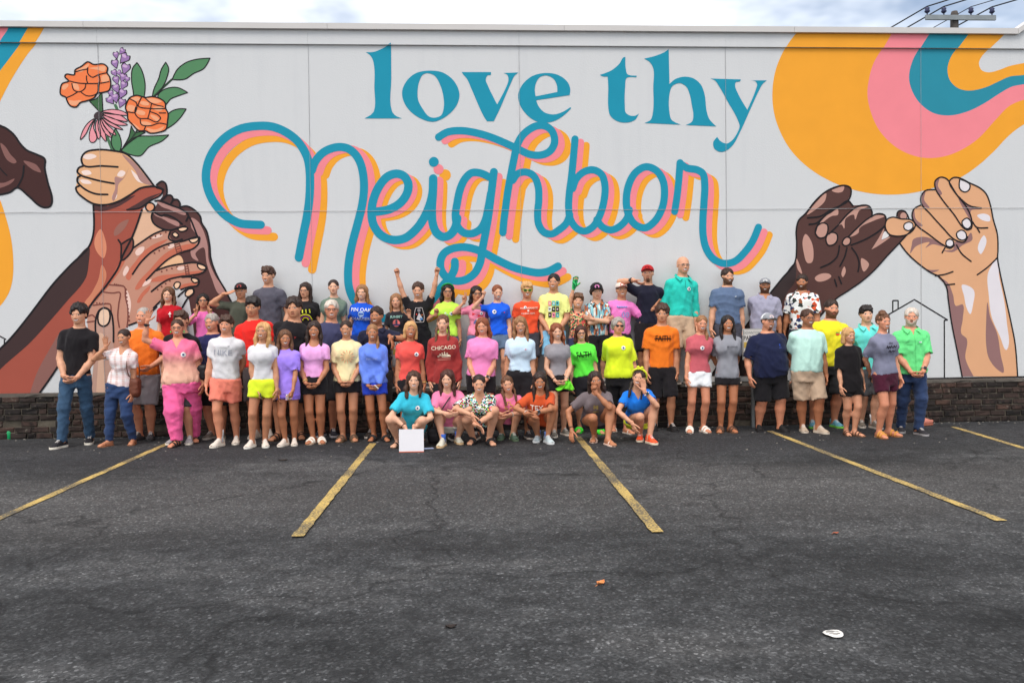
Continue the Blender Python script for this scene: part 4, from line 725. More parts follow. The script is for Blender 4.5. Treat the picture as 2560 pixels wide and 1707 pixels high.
PROF_S = np.array([-.13, -.06, 0., .06, .11, .18, .25, .29, .325, .345])
PROF = {'m': (np.array([.074, .083, .088, .084, .081, .085, .086, .062, .040, .030]), np.array([.054, .060, .064, .060, .058, .063, .064, .050, .036, .028])),
        'f': (np.array([.082, .092, .097, .086, .072, .074, .075, .053, .035, .026]), np.array([.056, .063, .067, .057, .052, .058, .062, .046, .033, .026]))}
class Fig: pass
PEOPLE = []
def person(label, hx, hy, feet=None, y=None, z=0., sex='f', wd=1., belly=0., hs=1., S=None, squat=False, turn=0., htilt=0., hturn=0., hnod=0., skin='l',
           hair='long', hc='brown', face='smile', shirt=None, bottom=None, shoes=None, arms=('down', 'down'), beard=None, extra=(), lean=0., dyh=0., brow=None, gap=.052):
    p = Fig(); p.label = label; sd = len(PEOPLE)*17+5; PEOPLE.append(p)
    rr = np.random.default_rng(sd)
    if not squat: turn += rr.normal(0, .07); lean -= abs(rr.normal(0, .012))
    htilt += rr.normal(0, .045); hturn += rr.normal(0, .13); hnod += rr.normal(0, .05)
    # --- place
    if feet:
        fw = [vz(fx, fy, z) for fx, fy in feet]; base = (fw[0]+fw[1])/2; base[2] = z
        if y is None and base[1] > 11.40: y = 11.40
        if y:
            fw = [np.array([CP[0]+(q[0]-CP[0])*y/q[1], y, z]) for q in fw]; base = (fw[0]+fw[1])/2
    else: base = vy(hx, hy, y); base = np.array([base[0], y, z]); fw = None
    root = empty('person', base, turn); p.root = root
    tag(root, label, 'person', 'people posing in front of the mural')
    ct, st = math.cos(-turn), math.sin(-turn); RZ = np.array([[ct, -st, 0], [st, ct, 0], [0, 0, 1]])
    loc = lambda wpt: RZ@(np.asarray(wpt, float)-base)
    if squat: dyh = -.09
    head_top = loc(vy(hx, hy, base[1]+dyh)); ht = head_top[2]
    if not squat: S = (ht-.018)/1.0
    p.S = S; fem = sex == 'f'
    # --- skeleton
    nb_h = .325*S; hh = .135*S*hs; p.hh = hh
    if squat: pel = np.array([head_top[0]*.6, .095*S, .158*S])
    else: pel = np.array([head_top[0]*.4+rr.normal(0, .012)*S, 0, .515*S])
    crown_up = .022*S+hh
    nk_z = ht-.018-crown_up
    nk = np.array([head_top[0]-math.sin(htilt)*hh*.5, -.045*S, nk_z]) if squat else np.array([head_top[0]*.95-math.sin(htilt)*hh*.4, lean, nk_z])
    tz = nrm(nk-pel); tx = nrm(np.array([1, 0, 0])-tz*tz[0]); ty = np.cross(tz, tx)
    nb_h = np.linalg.norm(nk-pel); k_ = nb_h/.325            # torso units
    p.pel, p.tx, p.ty, p.tz = pel, tx, ty, tz
    T = lambda x, yy, s_: pel+tx*(x*S)+ty*(yy*S)+tz*(s_*k_)
    shw = (.081 if fem else .093)*wd**.5
    SH = [T(-shw, .006, .262), T(shw, .006, .262)]
    hipw = .049*wd**.6; HIP = [T(-hipw, 0, -.005), T(hipw, 0, -.005)]
    a_p, b_p = PROF[sex]; a_p = a_p*wd*.93; b_p = b_p*wd*.96
    bl = np.interp(PROF_S, [-.06, .0, .08, .16, .24], [.1, .6, 1, .8, .1])*belly
    b_p = b_p+bl*.5; cy_p = -bl*.5; a_p = a_p+bl*.35
    front = lambda s_: (np.interp(s_, PROF_S, b_p)-np.interp(s_, PROF_S, cy_p))*S
    # --- legs
    l1, l2 = .242*S, .238*S; ANK = []; KNEE = []; FD = []
    for i, sg in enumerate((-1, 1)):
        if fw is not None: q = loc(fw[i]); ax = np.array([q[0], (min(q[1], .0) if squat else q[1])+.035*S, .042*S])
        else: ax = np.array([sg*gap*S+pel[0]*.3, .01, .042*S])
        fd = nrm([sg*.28+(.25*np.sign(ax[0]) if abs(ax[0]) > .12*S and not squat else 0), -1, 0])
        hint = np.array([sg*.12, -1, 0]) if not squat else np.array([sg*.26, -.8, 1.])
        kn, ax2 = ik(HIP[i], ax, l1, l2, hint); ANK.append(ax2 if squat else ax); KNEE.append(kn); FD.append(fd)
    # --- arms
    L1, L2 = .170*S, .148*S; ELB = []; WR = []; HD = []
    for i, sg in enumerate((-1, 1)):
        a = arms[i]; a = dict(k=a) if isinstance(a, str) else dict(a); kk = a.get('k', 'px')
        pose = a.get('pose', 'relax'); hint = a.get('hint'); d = a.get('d'); th = a.get('th')
        if kk == 'down': t = T(sg*(shw+.034*wd+belly*.3+rr.uniform(-.008, .012)), -.02+rr.uniform(-.03, .02), -.055+rr.uniform(-.006, .012)); hint = hint or (sg*.5, 1, 0); d = d or (-sg*.05, -.25, -1); th = th or (-sg*.2, -1, 0)
        elif kk == 'clasp': t = T(sg*.045, 0, a.get('s', -.015)); t = t-ty*(front(a.get('s', -.015))+.055*S*.6); hint = hint or (sg*1, .5, -.4); d = d or (-sg*.75, -.25, -.55); th = th or (0, -.8, .5); pose = a.get('pose', 'hold')
        elif kk == 'behind': t = T(sg*.03, .115*wd, -.005); hint = hint or (sg*1, .6, 0); d = d or (-sg*.6, .1, -.7); th = th or (0, 1, .3)
        elif kk == 'pocket': t = T(sg*(.115*wd+belly*.4), -.035, -.03); hint = hint or (sg*.9, .8, 0); d = d or (-sg*.12, -.1, -1); th = th or (-sg*.3, -1, 0)
        elif kk == 'cross': t = T(-sg*.060, 0, .125+(.018 if i else 0)); t = t-ty*(front(.13)+(.045 if i else .03)*S); hint = hint or (sg*1, -.15, -.7); d = d or (-sg*1, .15, .25); th = th or (0, -.3, 1)
        else: t = loc(vy(a['px'][0], a['px'][1], base[1]+a.get('dy', -.1))); hint = hint or (sg*1, .1, -.6); d = d; th = th or (-sg*1, 0, 0)
        if kk != 'px' or True: t = t+np.asarray(a.get('o', (0, 0, 0)), float)*S
        e, w_ = ik(SH[i], t, L1, L2, hint); ELB.append(e); WR.append(w_)
        d = nrm(w_-e) if d is None else nrm(d); th = np.asarray(th, float); th = nrm(th-d*(th@d)); HD.append((d, th, pose))
    p.WR, p.ELB, p.SH, p.HD = WR, ELB, SH, HD
    ar = (.0245 if fem else .0285)*S*(wd**.5); fr = (.0195 if fem else .0228)*S*wd**.35; wr_ = (.0150 if fem else .0168)*S
    nr = (.030 if fem else .035)*S*wd**.3; nr *= min(1.1, hs)
    thr = (.050 if fem else .048)*S*wd**.75; knr = .0325*S*wd**.55; cfr = (.0325 if fem else .0335)*S*wd**.55; anr = .0195*S*wd**.3
    def torso(P, ea=0., eb=0., lo_=-.065, hi_=.335, drop=None, pw=2.35):
        q = P-pel; x = q@tx; yy = q@ty; s_ = (q@tz)/k_
        A = a_p.copy(); Bb = b_p.copy(); Cc = cy_p.copy()
        if drop is not None:                              # cloth hangs from its widest point
            mxa = A[5:7].max(); w8 = np.where(PROF_S < .2, drop, 0); A = np.maximum(A, A*(1-w8)+np.maximum(A, mxa)*w8); mb_ = (Bb-Cc)[5:7].max()
            fr_ = np.maximum(Bb-Cc, (Bb-Cc)*(1-w8)+mb_*w8); bk_ = np.maximum(Bb+Cc, (Bb+Cc)*(1-w8)+(Bb+Cc)[5:7].max()*w8*.97); Bb = (fr_+bk_)/2; Cc = (bk_-fr_)/2
        a_ = np.interp(s_, PROF_S, A)*S+ea; b_ = np.interp(s_, PROF_S, Bb)*S+eb; c_ = np.interp(s_, PROF_S, Cc)*S
        d = ((np.abs(x/a_)**pw+np.abs((yy-c_)/b_)**pw)**(1/pw)-1)*np.minimum(a_, b_)*.9
        return smax(d, np.maximum(s_-hi_, lo_-s_)*k_, .02), x, yy, s_
    open_toe = bool(shoes) and shoes.get('kind') not in ('sneaker', 'shoe')
    def body_f(P):
        d = torso(P)[0]
        d = smin(d, seg(P, T(0, .008, .315), T(0, 0, .37), nr*1.08-.004, nr-.006), .03)
        for i in (0, 1):
            d = smin(d, seg(P, T(0, .008, .318), SH[i], .024*S, .029*S), .03)
            d = smin(d, seg(P, SH[i], ELB[i], ar*1.12, fr*1.08), .028)
            m = WR[i]*.35+ELB[i]*.65; d = smin(d, smin(seg(P, ELB[i], m, fr*1.06, fr*1.08), seg(P, m, WR[i], fr*1.08, wr_), .02), .012)
            d = smin(d, seg(P, HIP[i], KNEE[i], thr, knr*1.04), .03)
            c = KNEE[i]*.66+ANK[i]*.34; back = nrm(np.array([0, 1, 0.])-nrm(ANK[i]-KNEE[i])*nrm(ANK[i]-KNEE[i])[1])*.010*S
            d = smin(d, smin(seg(P, KNEE[i], c+back, knr, cfr*1.04), seg(P, c+back, ANK[i], cfr*1.04, anr), .02), .018)
            f = FD[i]; hl = ANK[i]-f*.022*S; hl = np.array([hl[0], hl[1], .024*S]); bal = ANK[i]+f*(.085 if open_toe else .070)*S; bal = np.array([bal[0], bal[1], .015*S]); toe = ANK[i]+f*(.112 if open_toe else .085)*S; toe = np.array([toe[0], toe[1], .012*S])
            sd_ = np.array([-f[1], f[0], 0])*.012*S
            d = smin(d, seg(P, hl, bal, .0225*S, .015*S), .02); d = smin(d, seg(P, ANK[i], bal, .018*S, .014*S), .02)
            for u in (-1.2, 0, 1.2): d = smin(d, seg(P, bal+sd_*u*.8, toe+sd_*u, .013*S, .0105*S), .008)
        return d
    J = np.array([*SH, *ELB, *WR, *HIP, *KNEE, *ANK, nk, T(0, 0, .36)]); lo = J.min(0)-.13; hi = J.max(0)+.13; lo[2] = -.01; lo[1] = min(lo[1], min(a[1] for a in ANK)-.17*S)
    bv, bq = surfnet(body_f, lo, hi, .0215)
    base_c = np.array(paint(*SK[skin])); leg_c = base_c*np.array([.92, .84, .80])
    # --- head in its own units (1 = chin to crown)
    cz, sz = math.cos(hturn), math.sin(hturn); cx_, sx_ = math.cos(hnod), math.sin(hnod); cl, sl_ = math.cos(htilt), math.sin(htilt)
    RH = np.array([[cl, 0, sl_], [0, 1, 0], [-sl_, 0, cl]])@np.array([[cz, -sz, 0], [sz, cz, 0], [0, 0, 1]])@np.array([[1, 0, 0], [0, cx_, -sx_], [0, sx_, cx_]])
    hcn = np.array([head_top[0], nk[1]-.012*S, ht-.018-.5*hh*cl]); p.hcn, p.RH = hcn, RH
    toH = lambda u: hcn+(np.asarray(u)*hh)@RH.T
    nkl = RH.T@(T(0, .004, .30)-hcn)/hh
    jw = (.235 if fem else .262)+rr.uniform(-.012, .012); fw_ = rr.uniform(.97, 1.03)*(1.06 if wd > 1.2 else 1)
    smile = face in ('smile', 'big'); chub = .02 if wd > 1.15 else 0
    def head_f(u):
        d = ell(u, (0, .065, .135), (.350, .415, .365))
        d = smin(d, ell(u, (0, -.115, -.16), (jw+.040+chub, .265, .320)), .13)
        d = smin(d, ell(u, (0, -.240, -.392), (.125, .085, .090)), .12)
        for sg in (-1, 1):
            d = smin(d, ell(u, (sg*.165, -.235, -.095), (.095, .085, .075)), .09)
            d = smax(d, -ell(u, (sg*.142, -.500, .010), (.090, .105, .045)), .05)
            d = smin(d, ell(u, (sg*.140, -.322, .005), (.062, .052, .045)), .012)
            d = smin(d, ell(u, (sg*.335, .055, -.035), (.040, .085, .125)), .025)
            d = smin(d, ell(u, (sg*.045, -.392, -.175), (.038, .040, .030)), .03)
        d = smin(d, seg(u, np.array([0, -.355, .06]), np.array([0, -.428, -.155]), .024, .038), .045)
        d = smin(d, ell(u, (0, -.338, .085), (.20, .045, .032)), .06)
        d = smin(d, ell(u, (0, -.338, -.292), (.100, .038, .040)), .04)
        d = smin(d, seg(u, np.array([0, .05, -.28]), nkl, nr/hh, nr*1.1/hh), .07)
        return d
    lo = np.minimum([-.42, -.52, -.55], nkl-.3); hi = np.maximum([.42, .52, .53], nkl+.3); lo[2] = nkl[2]-.03
    hv, hq = surfnet(lambda u: np.maximum(head_f(u), nkl[2]+.0-u[:, 2]), lo, hi, .0270)
    x, yy, z_ = hv.T; X = np.abs(x); C = np.tile(base_c*1.05, (len(hv), 1)); fr_m = yy < -.17
    def blend(mask, col, k): C[:] = C*(1-(mask*k)[:, None])+np.asarray(col)*(mask*k)[:, None]
    blend(np.exp(-((X-.19)**2/.006+(z_+.10)**2/.006))*fr_m, base_c*np.array([1.0, .76, .72]), .4)
    blend(np.exp(-(X**2/.004+(z_+.13)**2/.004))*fr_m, base_c*np.array([1.0, .90, .88]), .2)
    blend(np.exp(-((X-.142)**2/.006+(z_-.03)**2/.0022))*fr_m, base_c*np.array([.95, .90, .88]), .2)
    hcol = np.array(paint(*HC[brow or hc])); bc = hcol*.9+base_c*.1
    bz = .108+.03*np.exp(-(X-.17)**2/.006); blend((np.abs(z_-bz) < .017)*(X > .055)*(X < .235)*fr_m, bc, .28)
    blend(((X-.142)**2/.0040+(z_-.002)**2/(.0006 if smile else .0009) < 1)*fr_m, (.66, .63, .60), 1)
    blend(((X-.142)**2/.0011+(z_-.004)**2/.0010 < 1)*fr_m, (.035, .025, .02), 1)
    blend((np.abs(z_-.030+(X-.142)**2*3) < .010)*(np.abs(X-.142) < .062)*fr_m, (.08, .06, .05), .4)
    mc = -.292; zz = z_-mc; cv = zz-X**2*(2.6 if smile else .2); lip = base_c*np.array([.74, .42, .42])
    mw = .130 if smile else .085; hgt_ = {'smile': .042, 'big': .050}.get(face, .024)
    blend(np.clip((hgt_+.022-np.abs(cv+.006))/.02, 0, 1)*(X < mw)*fr_m, lip, .95)
    if smile: blend(np.clip((hgt_*.72-np.abs(cv-.002))/.012, 0, 1)*(X < mw*.80)*fr_m, (.84, .81, .76), 1)
    else: blend((np.abs(cv) < .010)*(X < mw)*fr_m, lip*.45, .9)
    if face == 'big': blend((np.abs(cv+.034) < .014)*(X < mw*.5)*fr_m, (.10, .03, .03), 1)
    if beard in ('stubble', 'goatee'):
        mk = ((z_ < -.10-.5*np.clip(yy+.2, 0, 1)*0)*(yy < .08)*(z_ > -.62))*np.clip((.0-z_)*4, 0, 1); blend(mk*(1-(X**2/.012+(z_-mc)**2/.003 < 1)), bc, .32 if beard == 'stubble' else .2)
    if hair in ('buzz', 'bald') or True:
        if hair == 'buzz': blend((z_ > .12)*(yy > -.30)*1.0+(yy > .12)*(z_ > -.2)*1.0 > 0, hcol, .5)
    vs = [bv, toH(hv)]; qs = [bq, hq+len(bv)]
    t_ = np.clip((pel[2]-.03*S-bv[:, 2])/.05, 0, 1)[:, None]*(0 if squat else 1); bc_ = base_c*(1-t_)+leg_c*t_
    for kn in KNEE:
        kk = np.exp(-((bv-kn)**2).sum(1)/(.06**2))[:, None]*.35; bc_ = bc_*(1-kk)+base_c*np.array([.80, .60, .55])*kk
    cs = [bc_, C]; off = len(bv)+len(hv)
    # --- hands
    HL = .104*S*(1.0 if fem else 1.06)*min(1.12, hs**.5)
    for i, sg in enumerate((-1, 1)):
        d, th, pose = HD[i]; n_ = np.cross(d, th)*(-1 if i == 0 else 1); w0 = WR[i]; pr = []
        c1 = {'relax': .32, 'hold': .45, 'fist': 1.45, 'open': .05, 'peace': 1.45, 'flat': .12, 'point': 1.4, 'claw': .6, 'grip': 1.0}[pose]; sp = {'open': .15, 'claw': .18, 'peace': .12}.get(pose, .03)
        pr.append((w0-d*.10*HL, w0+d*.08*HL, wr_*1.0, wr_*.98))
        for j in range(4):
            o = (.155, .053, -.05, -.145)[j]; kn = w0+d*HL*(.50-.03*abs(j-1.2))+th*HL*o
            pr.append((w0+th*HL*o*.55+d*.06*HL, kn, .068*HL, .062*HL))
            cc = c1
            if pose == 'peace' and j < 2: cc = .03
            if pose == 'point' and j == 0: cc = .05
            ln = (.42, .47, .44, .34)[j]*HL; dj = nrm(d+th*sp*(1.5-j)); q = kn; ang = 0
            for f_, ra, rb in ((.43, .056, .051), (.32, .051, .047), (.25, .047, .040)):
                ang += cc*(1.0 if f_ > .4 else 1.05); dd = dj*math.cos(ang)+n_*math.sin(ang); q2 = q+dd*ln*f_; pr.append((q, q2, ra*HL, rb*HL)); q = q2
        tb = w0+d*.10*HL+th*.13*HL; fold = pose in ('fist', 'peace', 'point', 'grip')
        td = nrm(th*.35+d*.8+n_*.55) if fold else nrm(th*.75+d*.72+n_*.22); q = tb
        for k2, (f_, ra) in enumerate(((.24, .07), (.19, .058), (.15, .052))):
            td2 = nrm(td+(d*.25*k2 if not fold else (-th*.55*k2+d*.2))); q2 = q+td2*f_*HL; pr.append((q, q2, ra*HL, ra*.88*HL)); q = q2
        def hand_f(P, pr=pr):
            o = None
            for a, b, r0, r1 in pr: s_ = seg(P, a, b, r0, r1); o = s_ if o is None else smin(o, s_, .006)
            return o
        pts = np.array([q for a in pr for q in a[:2]]); v2, q2 = surfnet(hand_f, pts.min(0)-.014, pts.max(0)+.014, .0072)
        vs.append(v2); qs.append(q2+off); off += len(v2); cs.append(np.tile(base_c*np.array([.98, .92, .9]), (len(v2), 1)))
    me = mesh_np('body', np.concatenate(vs), np.concatenate(qs)); ca = me.color_attributes.new('Col', 'FLOAT_COLOR', 'POINT')
    cc = np.concatenate(cs); ca.data.foreach_set('color', np.concatenate([np.clip(cc, 0, 1), np.ones((len(cc), 1))], 1).astype(np.float32).ravel())
    link('body', me, SKIN, root, True)
    # --- shirt
    sh = dict(c=(200, 200, 200), ease=.016, hem=-.035, sl=.62, drop=.5, neck='crew', amp=.006); sh.update(shirt or {}); sh['ease'] *= .8; sh['drop'] *= .62; sh['amp'] *= 1.6; sh['hem'] += .028
    s_amp = sh['amp']; hem = sh['hem']; nsub = {'crew': .012, 'wide': .024, 'polo': .010, 'v': .012, 'tight': .004}[sh['neck']]
    slv = []
    for i in (0, 1):
        dr = nrm(ELB[i]-SH[i])
        if sh['sl'] <= 1: slv.append((SH[i], SH[i]+(ELB[i]-SH[i])*sh['sl'], dr, None))
        else: slv.append((SH[i], ELB[i], dr, WR[i]-nrm(WR[i]-ELB[i])*.01))
    ez = sh['ease']
    bust = .5 if fem and S > 1.45 else 0
    def shirt_f(P, cut=True):
        d, x, yy, s_ = torso(P, ez, ez*.9, hem-.08, .322, drop=sh['drop'])
        if bust:
            for sg in (-1, 1): d = smin(d, ell(P, T(sg*.042, -np.interp(.215, PROF_S, b_p)+.018, .213), (.043*S+ez, .027*S+ez, .040*S+ez)), .06)
        for i in (0, 1):
            a, e, dr, w2 = slv[i]
            d = smin(d, seg(P, T(0, .008, .312), SH[i], .025*S+ez*.4, .029*S+ez*.6), .03)
            c = np.maximum(seg(P, a, e, ar*1.12+ez*.9, ar*1.08+ez*1.0 if w2 is None else fr+ez*1.3), (P-e)@dr if w2 is None else -9)
            if w2 is None: c = np.maximum(c, -np.maximum(seg(P, e-dr*.028, e+dr*.2, ar*1.06+.004, fr*1.1+.004), -(P-e+dr*.03)@dr))
            if w2 is not None: dr2 = nrm(w2-e); c = smin(c, np.maximum(seg(P, e, w2, fr+ez*1.3, wr_+ez*.7), (P-w2)@dr2), .03)
            d = smin(d, c, .03)
        d = d+np.minimum(folds(P*(1, 1, .8), sd, s_amp), ez*.5)*np.clip((.30-s_)/.05, .15, 1)
        if cut: d = np.maximum(d, (hem+.006*np.sin(x*19+sd)/S-s_)*k_)
        else: return d
        d = np.maximum(d, -seg(P, T(0, .0, .305), T(0, -.012, .40), nr+nsub-.012, nr+nsub+.012))
        if sh['neck'] == 'wide': d = np.maximum(d, -ell(P, T(0, -.05, .31), (.045*S, .06*S, .035*S)))
        if sh['neck'] in ('v', 'polo'):
            w8 = .8 if sh['neck'] == 'v' else .55; d = np.maximum(d, -np.maximum(np.maximum(np.abs(x)-np.clip((s_-(.255 if sh['neck'] == 'v' else .272)), 0, 1)*k_*w8*.6, yy), -.0-(s_-.25)*9))
        return d
    J2 = np.array([SH[0], SH[1], slv[0][1], slv[1][1], T(-.13*wd-belly*.5, -.1*wd-belly, hem), T(.13*wd+belly*.5, .1*wd, hem), T(0, 0, .35)] + [w[3] for w in slv if w[3] is not None])
    sv, sq = surfnet(shirt_f, J2.min(0)-.09, J2.max(0)+.09, .0162)
    so = link(sh.get('name', 'shirt'), mesh_np('shirt', sv, sq), sh['m'] if 'm' in sh else fabric(*sh['c']), root, True); p.shirt = so; so.data.set_sharp_from_angle(angle=math.radians(48))
    # --- bottoms
    bt = dict(c=(40, 40, 44), kind='shorts', len=.55, ease=.018); bt.update(bottom or {})
    if bt['kind'] == 'shorts': bt['len'] = min(1.0, bt['len']*1.0+.16)
    be = bt['ease']; ends = []
    for i in (0, 1):
        if bt['kind'] == 'shorts':
            e = HIP[i]+(KNEE[i]-HIP[i])*min(bt['len'], 1.0); ends.append((e, nrm(KNEE[i]-HIP[i])))
            if bt['len'] > 1: e = KNEE[i]+(ANK[i]-KNEE[i])*(bt['len']-1); ends[-1] = (e, nrm(ANK[i]-KNEE[i]))
        else: e = KNEE[i]+(ANK[i]-KNEE[i])*bt['len']; ends.append((e, nrm(ANK[i]-KNEE[i])))
    def pants_f(P):
        d, x, yy, s_ = torso(P, be*.6, be*.55, -.10, .075)
        for i in (0, 1):
            e, dr = ends[i]
            if bt['kind'] == 'shorts' and bt['len'] <= 1:
                c = np.maximum(seg(P, HIP[i], KNEE[i], thr+be*.75, knr*1.04+be*1.25), (P-e)@dr)
            else:
                c = seg(P, HIP[i], KNEE[i], thr+be*.7, knr+be*1.15); c = smin(c, np.maximum(seg(P, KNEE[i], ANK[i], knr+be*1.1, anr+be*bt.get('cuff', 1.7)), (P-e)@dr), .03)
            d = smin(d, c, .010)
        d = d+np.minimum(folds(P, sd+3, .010 if bt['kind'] != 'shorts' else .007, (.08, .16)), be*.5)
        up_ = s_ > hem+.003; dm = np.maximum(d, (s_-.078)*k_)
        if up_.any(): dm[up_] = np.maximum(dm[up_], shirt_f(P[up_], False)+.0035)
        return dm
    J3 = np.array([*HIP, *KNEE, ends[0][0], ends[1][0], T(-.12*wd, -.09*wd-belly, .08), T(.12*wd, .1*wd, -.08)])
    pv, pq = surfnet(pants_f, J3.min(0)-.085, J3.max(0)+.085, .0165)
    link(bt.get('name', 'trousers' if bt['kind'] != 'shorts' else 'shorts'), mesh_np('trousers', pv, pq), bt['m'] if 'm' in bt else fabric(*bt['c']), root, True).data.set_sharp_from_angle(angle=math.radians(48))
    # --- hair, beard
    if hair not in ('bald', None): make_hair(root, hair, hc, toH, nkl, sd, fem)
    if beard in ('full', 'goatee'):
        def beard_f(u):
            d = head_f(u)-(.022 if beard == 'full' else .012)
            x, yy, z_ = u.T; X = np.abs(x)
            lim = -.215+np.clip(X-.15, 0, 1)*.75 if beard == 'full' else np.full(len(u), -.235)
            d = np.maximum(d, (z_-np.minimum(lim, .02)))
            d = np.maximum(d, -ell(u, (0, -.40, -.292), (.100, .16, .040)))
            if beard == 'goatee': d = np.maximum(d, X-.10)
            d = np.maximum(d, yy-.02); return np.maximum(d, -.58-z_)+.008*np.sin(u[:, 0]*60)*np.sin(u[:, 2]*47+u[:, 1]*31)
        v2, q2 = surfnet(beard_f, (-.36, -.5, -.6), (.36, .06, .05), .027); link('beard', mesh_np('beard', toH(v2), q2), beard_mat(brow or hc, skin), root, True)
    # --- shoes
    if shoes:
        for i in (0, 1): make_shoe(root, shoes, ANK[i], FD[i], S, i, anr)
    p.shirt_f, p.T, p.toH, p.head_f, p.base, p.loc, p.ar, p.fr, p.wr = shirt_f, T, toH, head_f, base, loc, ar, fr, wr_
    p.ANK, p.KNEE, p.HIP, p.FD, p.thr, p.front, p.nr = ANK, KNEE, HIP, FD, thr, front, nr
    for ex in extra: ex(p)
    return p

def make_hair(root, style, hc, toH, nkl, sd, fem):
    r = np.random.default_rng(sd+9); H = hair_mat(hc); ph = r.uniform(0, 6, 6)
    thick = {'buzz': .012, 'short': .045, 'fringe': .055, 'curly': .085, 'side': .05, 'pulled': .022, 'pony': .024, 'braids': .026, 'bob': .05, 'long': .045, 'longback': .045, 'longfront': .045, 'wavy': .06, 'bun': .03, 'greycurl': .09, 'swept': .055, 'hatshort': .03, 'hatwavy': .05}[style]
    longs = style in ('long', 'longback', 'longfront', 'bob', 'wavy')
    tips = {'bob': -.62, 'long': -1.05, 'longback': -1.1, 'longfront': -1.25, 'wavy': -.95}.get(style, 0)
    def f(u):
        x, y, z = u.T; X = np.abs(x); t = thick; th = np.arctan2(x, -y+.05)
        top = {'curly': .06, 'fringe': .03, 'side': .03, 'swept': .05}.get(style, 0)
        d = ell(u, (0, .08, .14), (.345+t, .425+t, .375+t+top))
        d = np.maximum(d, -ell(u, (0, -.50, -.17), (.285, .36, .485 if style not in ('fringe',) else .40)))
        if not longs:
            zb = np.where(y < .12, .02 if fem else .03, 0)-np.clip((y-.10)/.25, 0, 1)*.30
            if style in ('greycurl', 'hatwavy'): zb = zb-.22
            d = smax(d, zb-z, .03); d = np.maximum(d, -ell(u, ( .36, .02, -.03), (.09, .10, .12))) if style not in ('greycurl', 'hatwavy') else d
            d = np.maximum(d, -ell(u, (-.36, .02, -.03), (.09, .10, .12))) if style not in ('greycurl', 'hatwavy') else d
        if style == 'fringe':
            for k in range(5):
                a = -.24+.12*k; d = smin(d, seg(u, np.array([a*.8, -.16, .47]), np.array([a+.03, -.385, .27+.02*math.sin(ph[0]+k*2)]), .10, .055), .04)
        if style in ('side', 'swept'):
            for k in range(5):
                a = -.2+.1*k; d = smin(d, seg(u, np.array([a, -.30, .36]), np.array([a*.9-.06, -.02, .55]), .07, .09), .05)
        if style == 'curly':
            rr_ = np.random.default_rng(sd)
            for k in range(16):
                a = rr_.uniform(-2.2, 2.2); e = rr_.uniform(.25, 1.3); c = np.array([math.sin(a)*math.cos(e)*.36, .06-math.cos(a)*math.cos(e)*.40, .16+math.sin(e)*.38]); d = smin(d, ell(u, c, (.12, .12, .11)), .03)
        if style == 'hatwavy' or style == 'greycurl':
            rr_ = np.random.default_rng(sd)
            for k in range(12):
                a = rr_.uniform(.9, 5.4); d = smin(d, ell(u, (math.sin(a)*.36, .06-math.cos(a)*.40, rr_.uniform(-.28, .12)), (.10, .10, .10)), .04)
        if longs:
            fwd = {'longfront': -.22, 'long': -.02, 'wavy': -.06, 'bob': .0, 'longback': .16}[style]; shx = .40 if style != 'bob' else .36
            for sg in (-1, 1):
                wv = lambda k: (.03*math.sin(ph[k]+sg) if style != 'wavy' else .06*math.sin(ph[k]+sg*2+k*2))
                a = np.array([sg*.29, -.06, .28]); b = np.array([sg*.37, .0, -.12]); c = np.array([sg*(shx+wv(0)), fwd*.4+.02, -.50]); e = np.array([sg*(shx-.03+wv(1)), fwd, tips])
                d = smin(d, seg(u, a, b, .085, .10), .06); d = smin(d, seg(u, b, c, .095, .12), .06)
                if style != 'bob': d = smin(d, seg(u, c, e, .12, .075), .06)
            d = smin(d, smax(ell(u, (0, .26, (tips)*.45), (.40, .20, .30-tips*.62)), tips-z, .05), .08)
            d = smax(d, -ell(u, (0, -.46, -.28), (.265, .46, .40)), .03)
            d = np.maximum(d, -seg(u, np.array([0, .02, -.2]), nkl, .19, .19)*1.0-.02)
        if style in ('pony',):
            d = smin(d, seg(u, np.array([0, .42, .15]), np.array([.30, .30, -.30]), .10, .11), .05); d = smin(d, seg(u, np.array([.30, .26, -.30]), np.array([.34, -.18, -.72]), .10, .11), .05); d = smin(d, seg(u, np.array([.34, -.18, -.72]), np.array([.30, -.30, -1.30]), .12, .06), .05)
        if style == 'braids':
            for sg in (-1, 1):
                pts = [np.array([sg*.30, .16, -.20]), np.array([sg*.36, .02, -.45]), np.array([sg*.36, -.22, -.75]), np.array([sg*.33, -.28, -1.15])]
                for k in range(3): d = smin(d, seg(u, pts[k], pts[k+1], .075-.008*k, .068-.01*k), .02)
                d = d-.018*np.abs(np.sin(z*26))*(z < -.25)
        if style == 'bun':
            d = smin(d, ell(u, (.05, .18, .52), (.22, .20, .16)), .05); d = smin(d, ell(u, (-.1, -.12, .46), (.22, .18, .12)), .06)
        amp = {'curly': .03, 'wavy': .03, 'greycurl': .03, 'hatwavy': .03, 'bun': .03, 'buzz': .0, 'pulled': .008, 'pony': .012}.get(style, .024)
        d = d+amp*(np.sin(th*11+ph[0]+z*3)*.6+np.sin(th*19+ph[1]-z*5)*.4) + amp*.7*np.sin(z*14+ph[2]+x*9)*np.sin(x*12+y*10+ph[3])
        return d
    lo, hi = np.array([-.62, -.62, min(tips, -.55 if style != 'pony' and style != 'braids' else -1.4)-.1]), np.array([.62, .68, .80])
    v, q = surfnet(f, lo, hi, .046)
    link('hair', mesh_np('hair', toH(v), q), H, root, True)

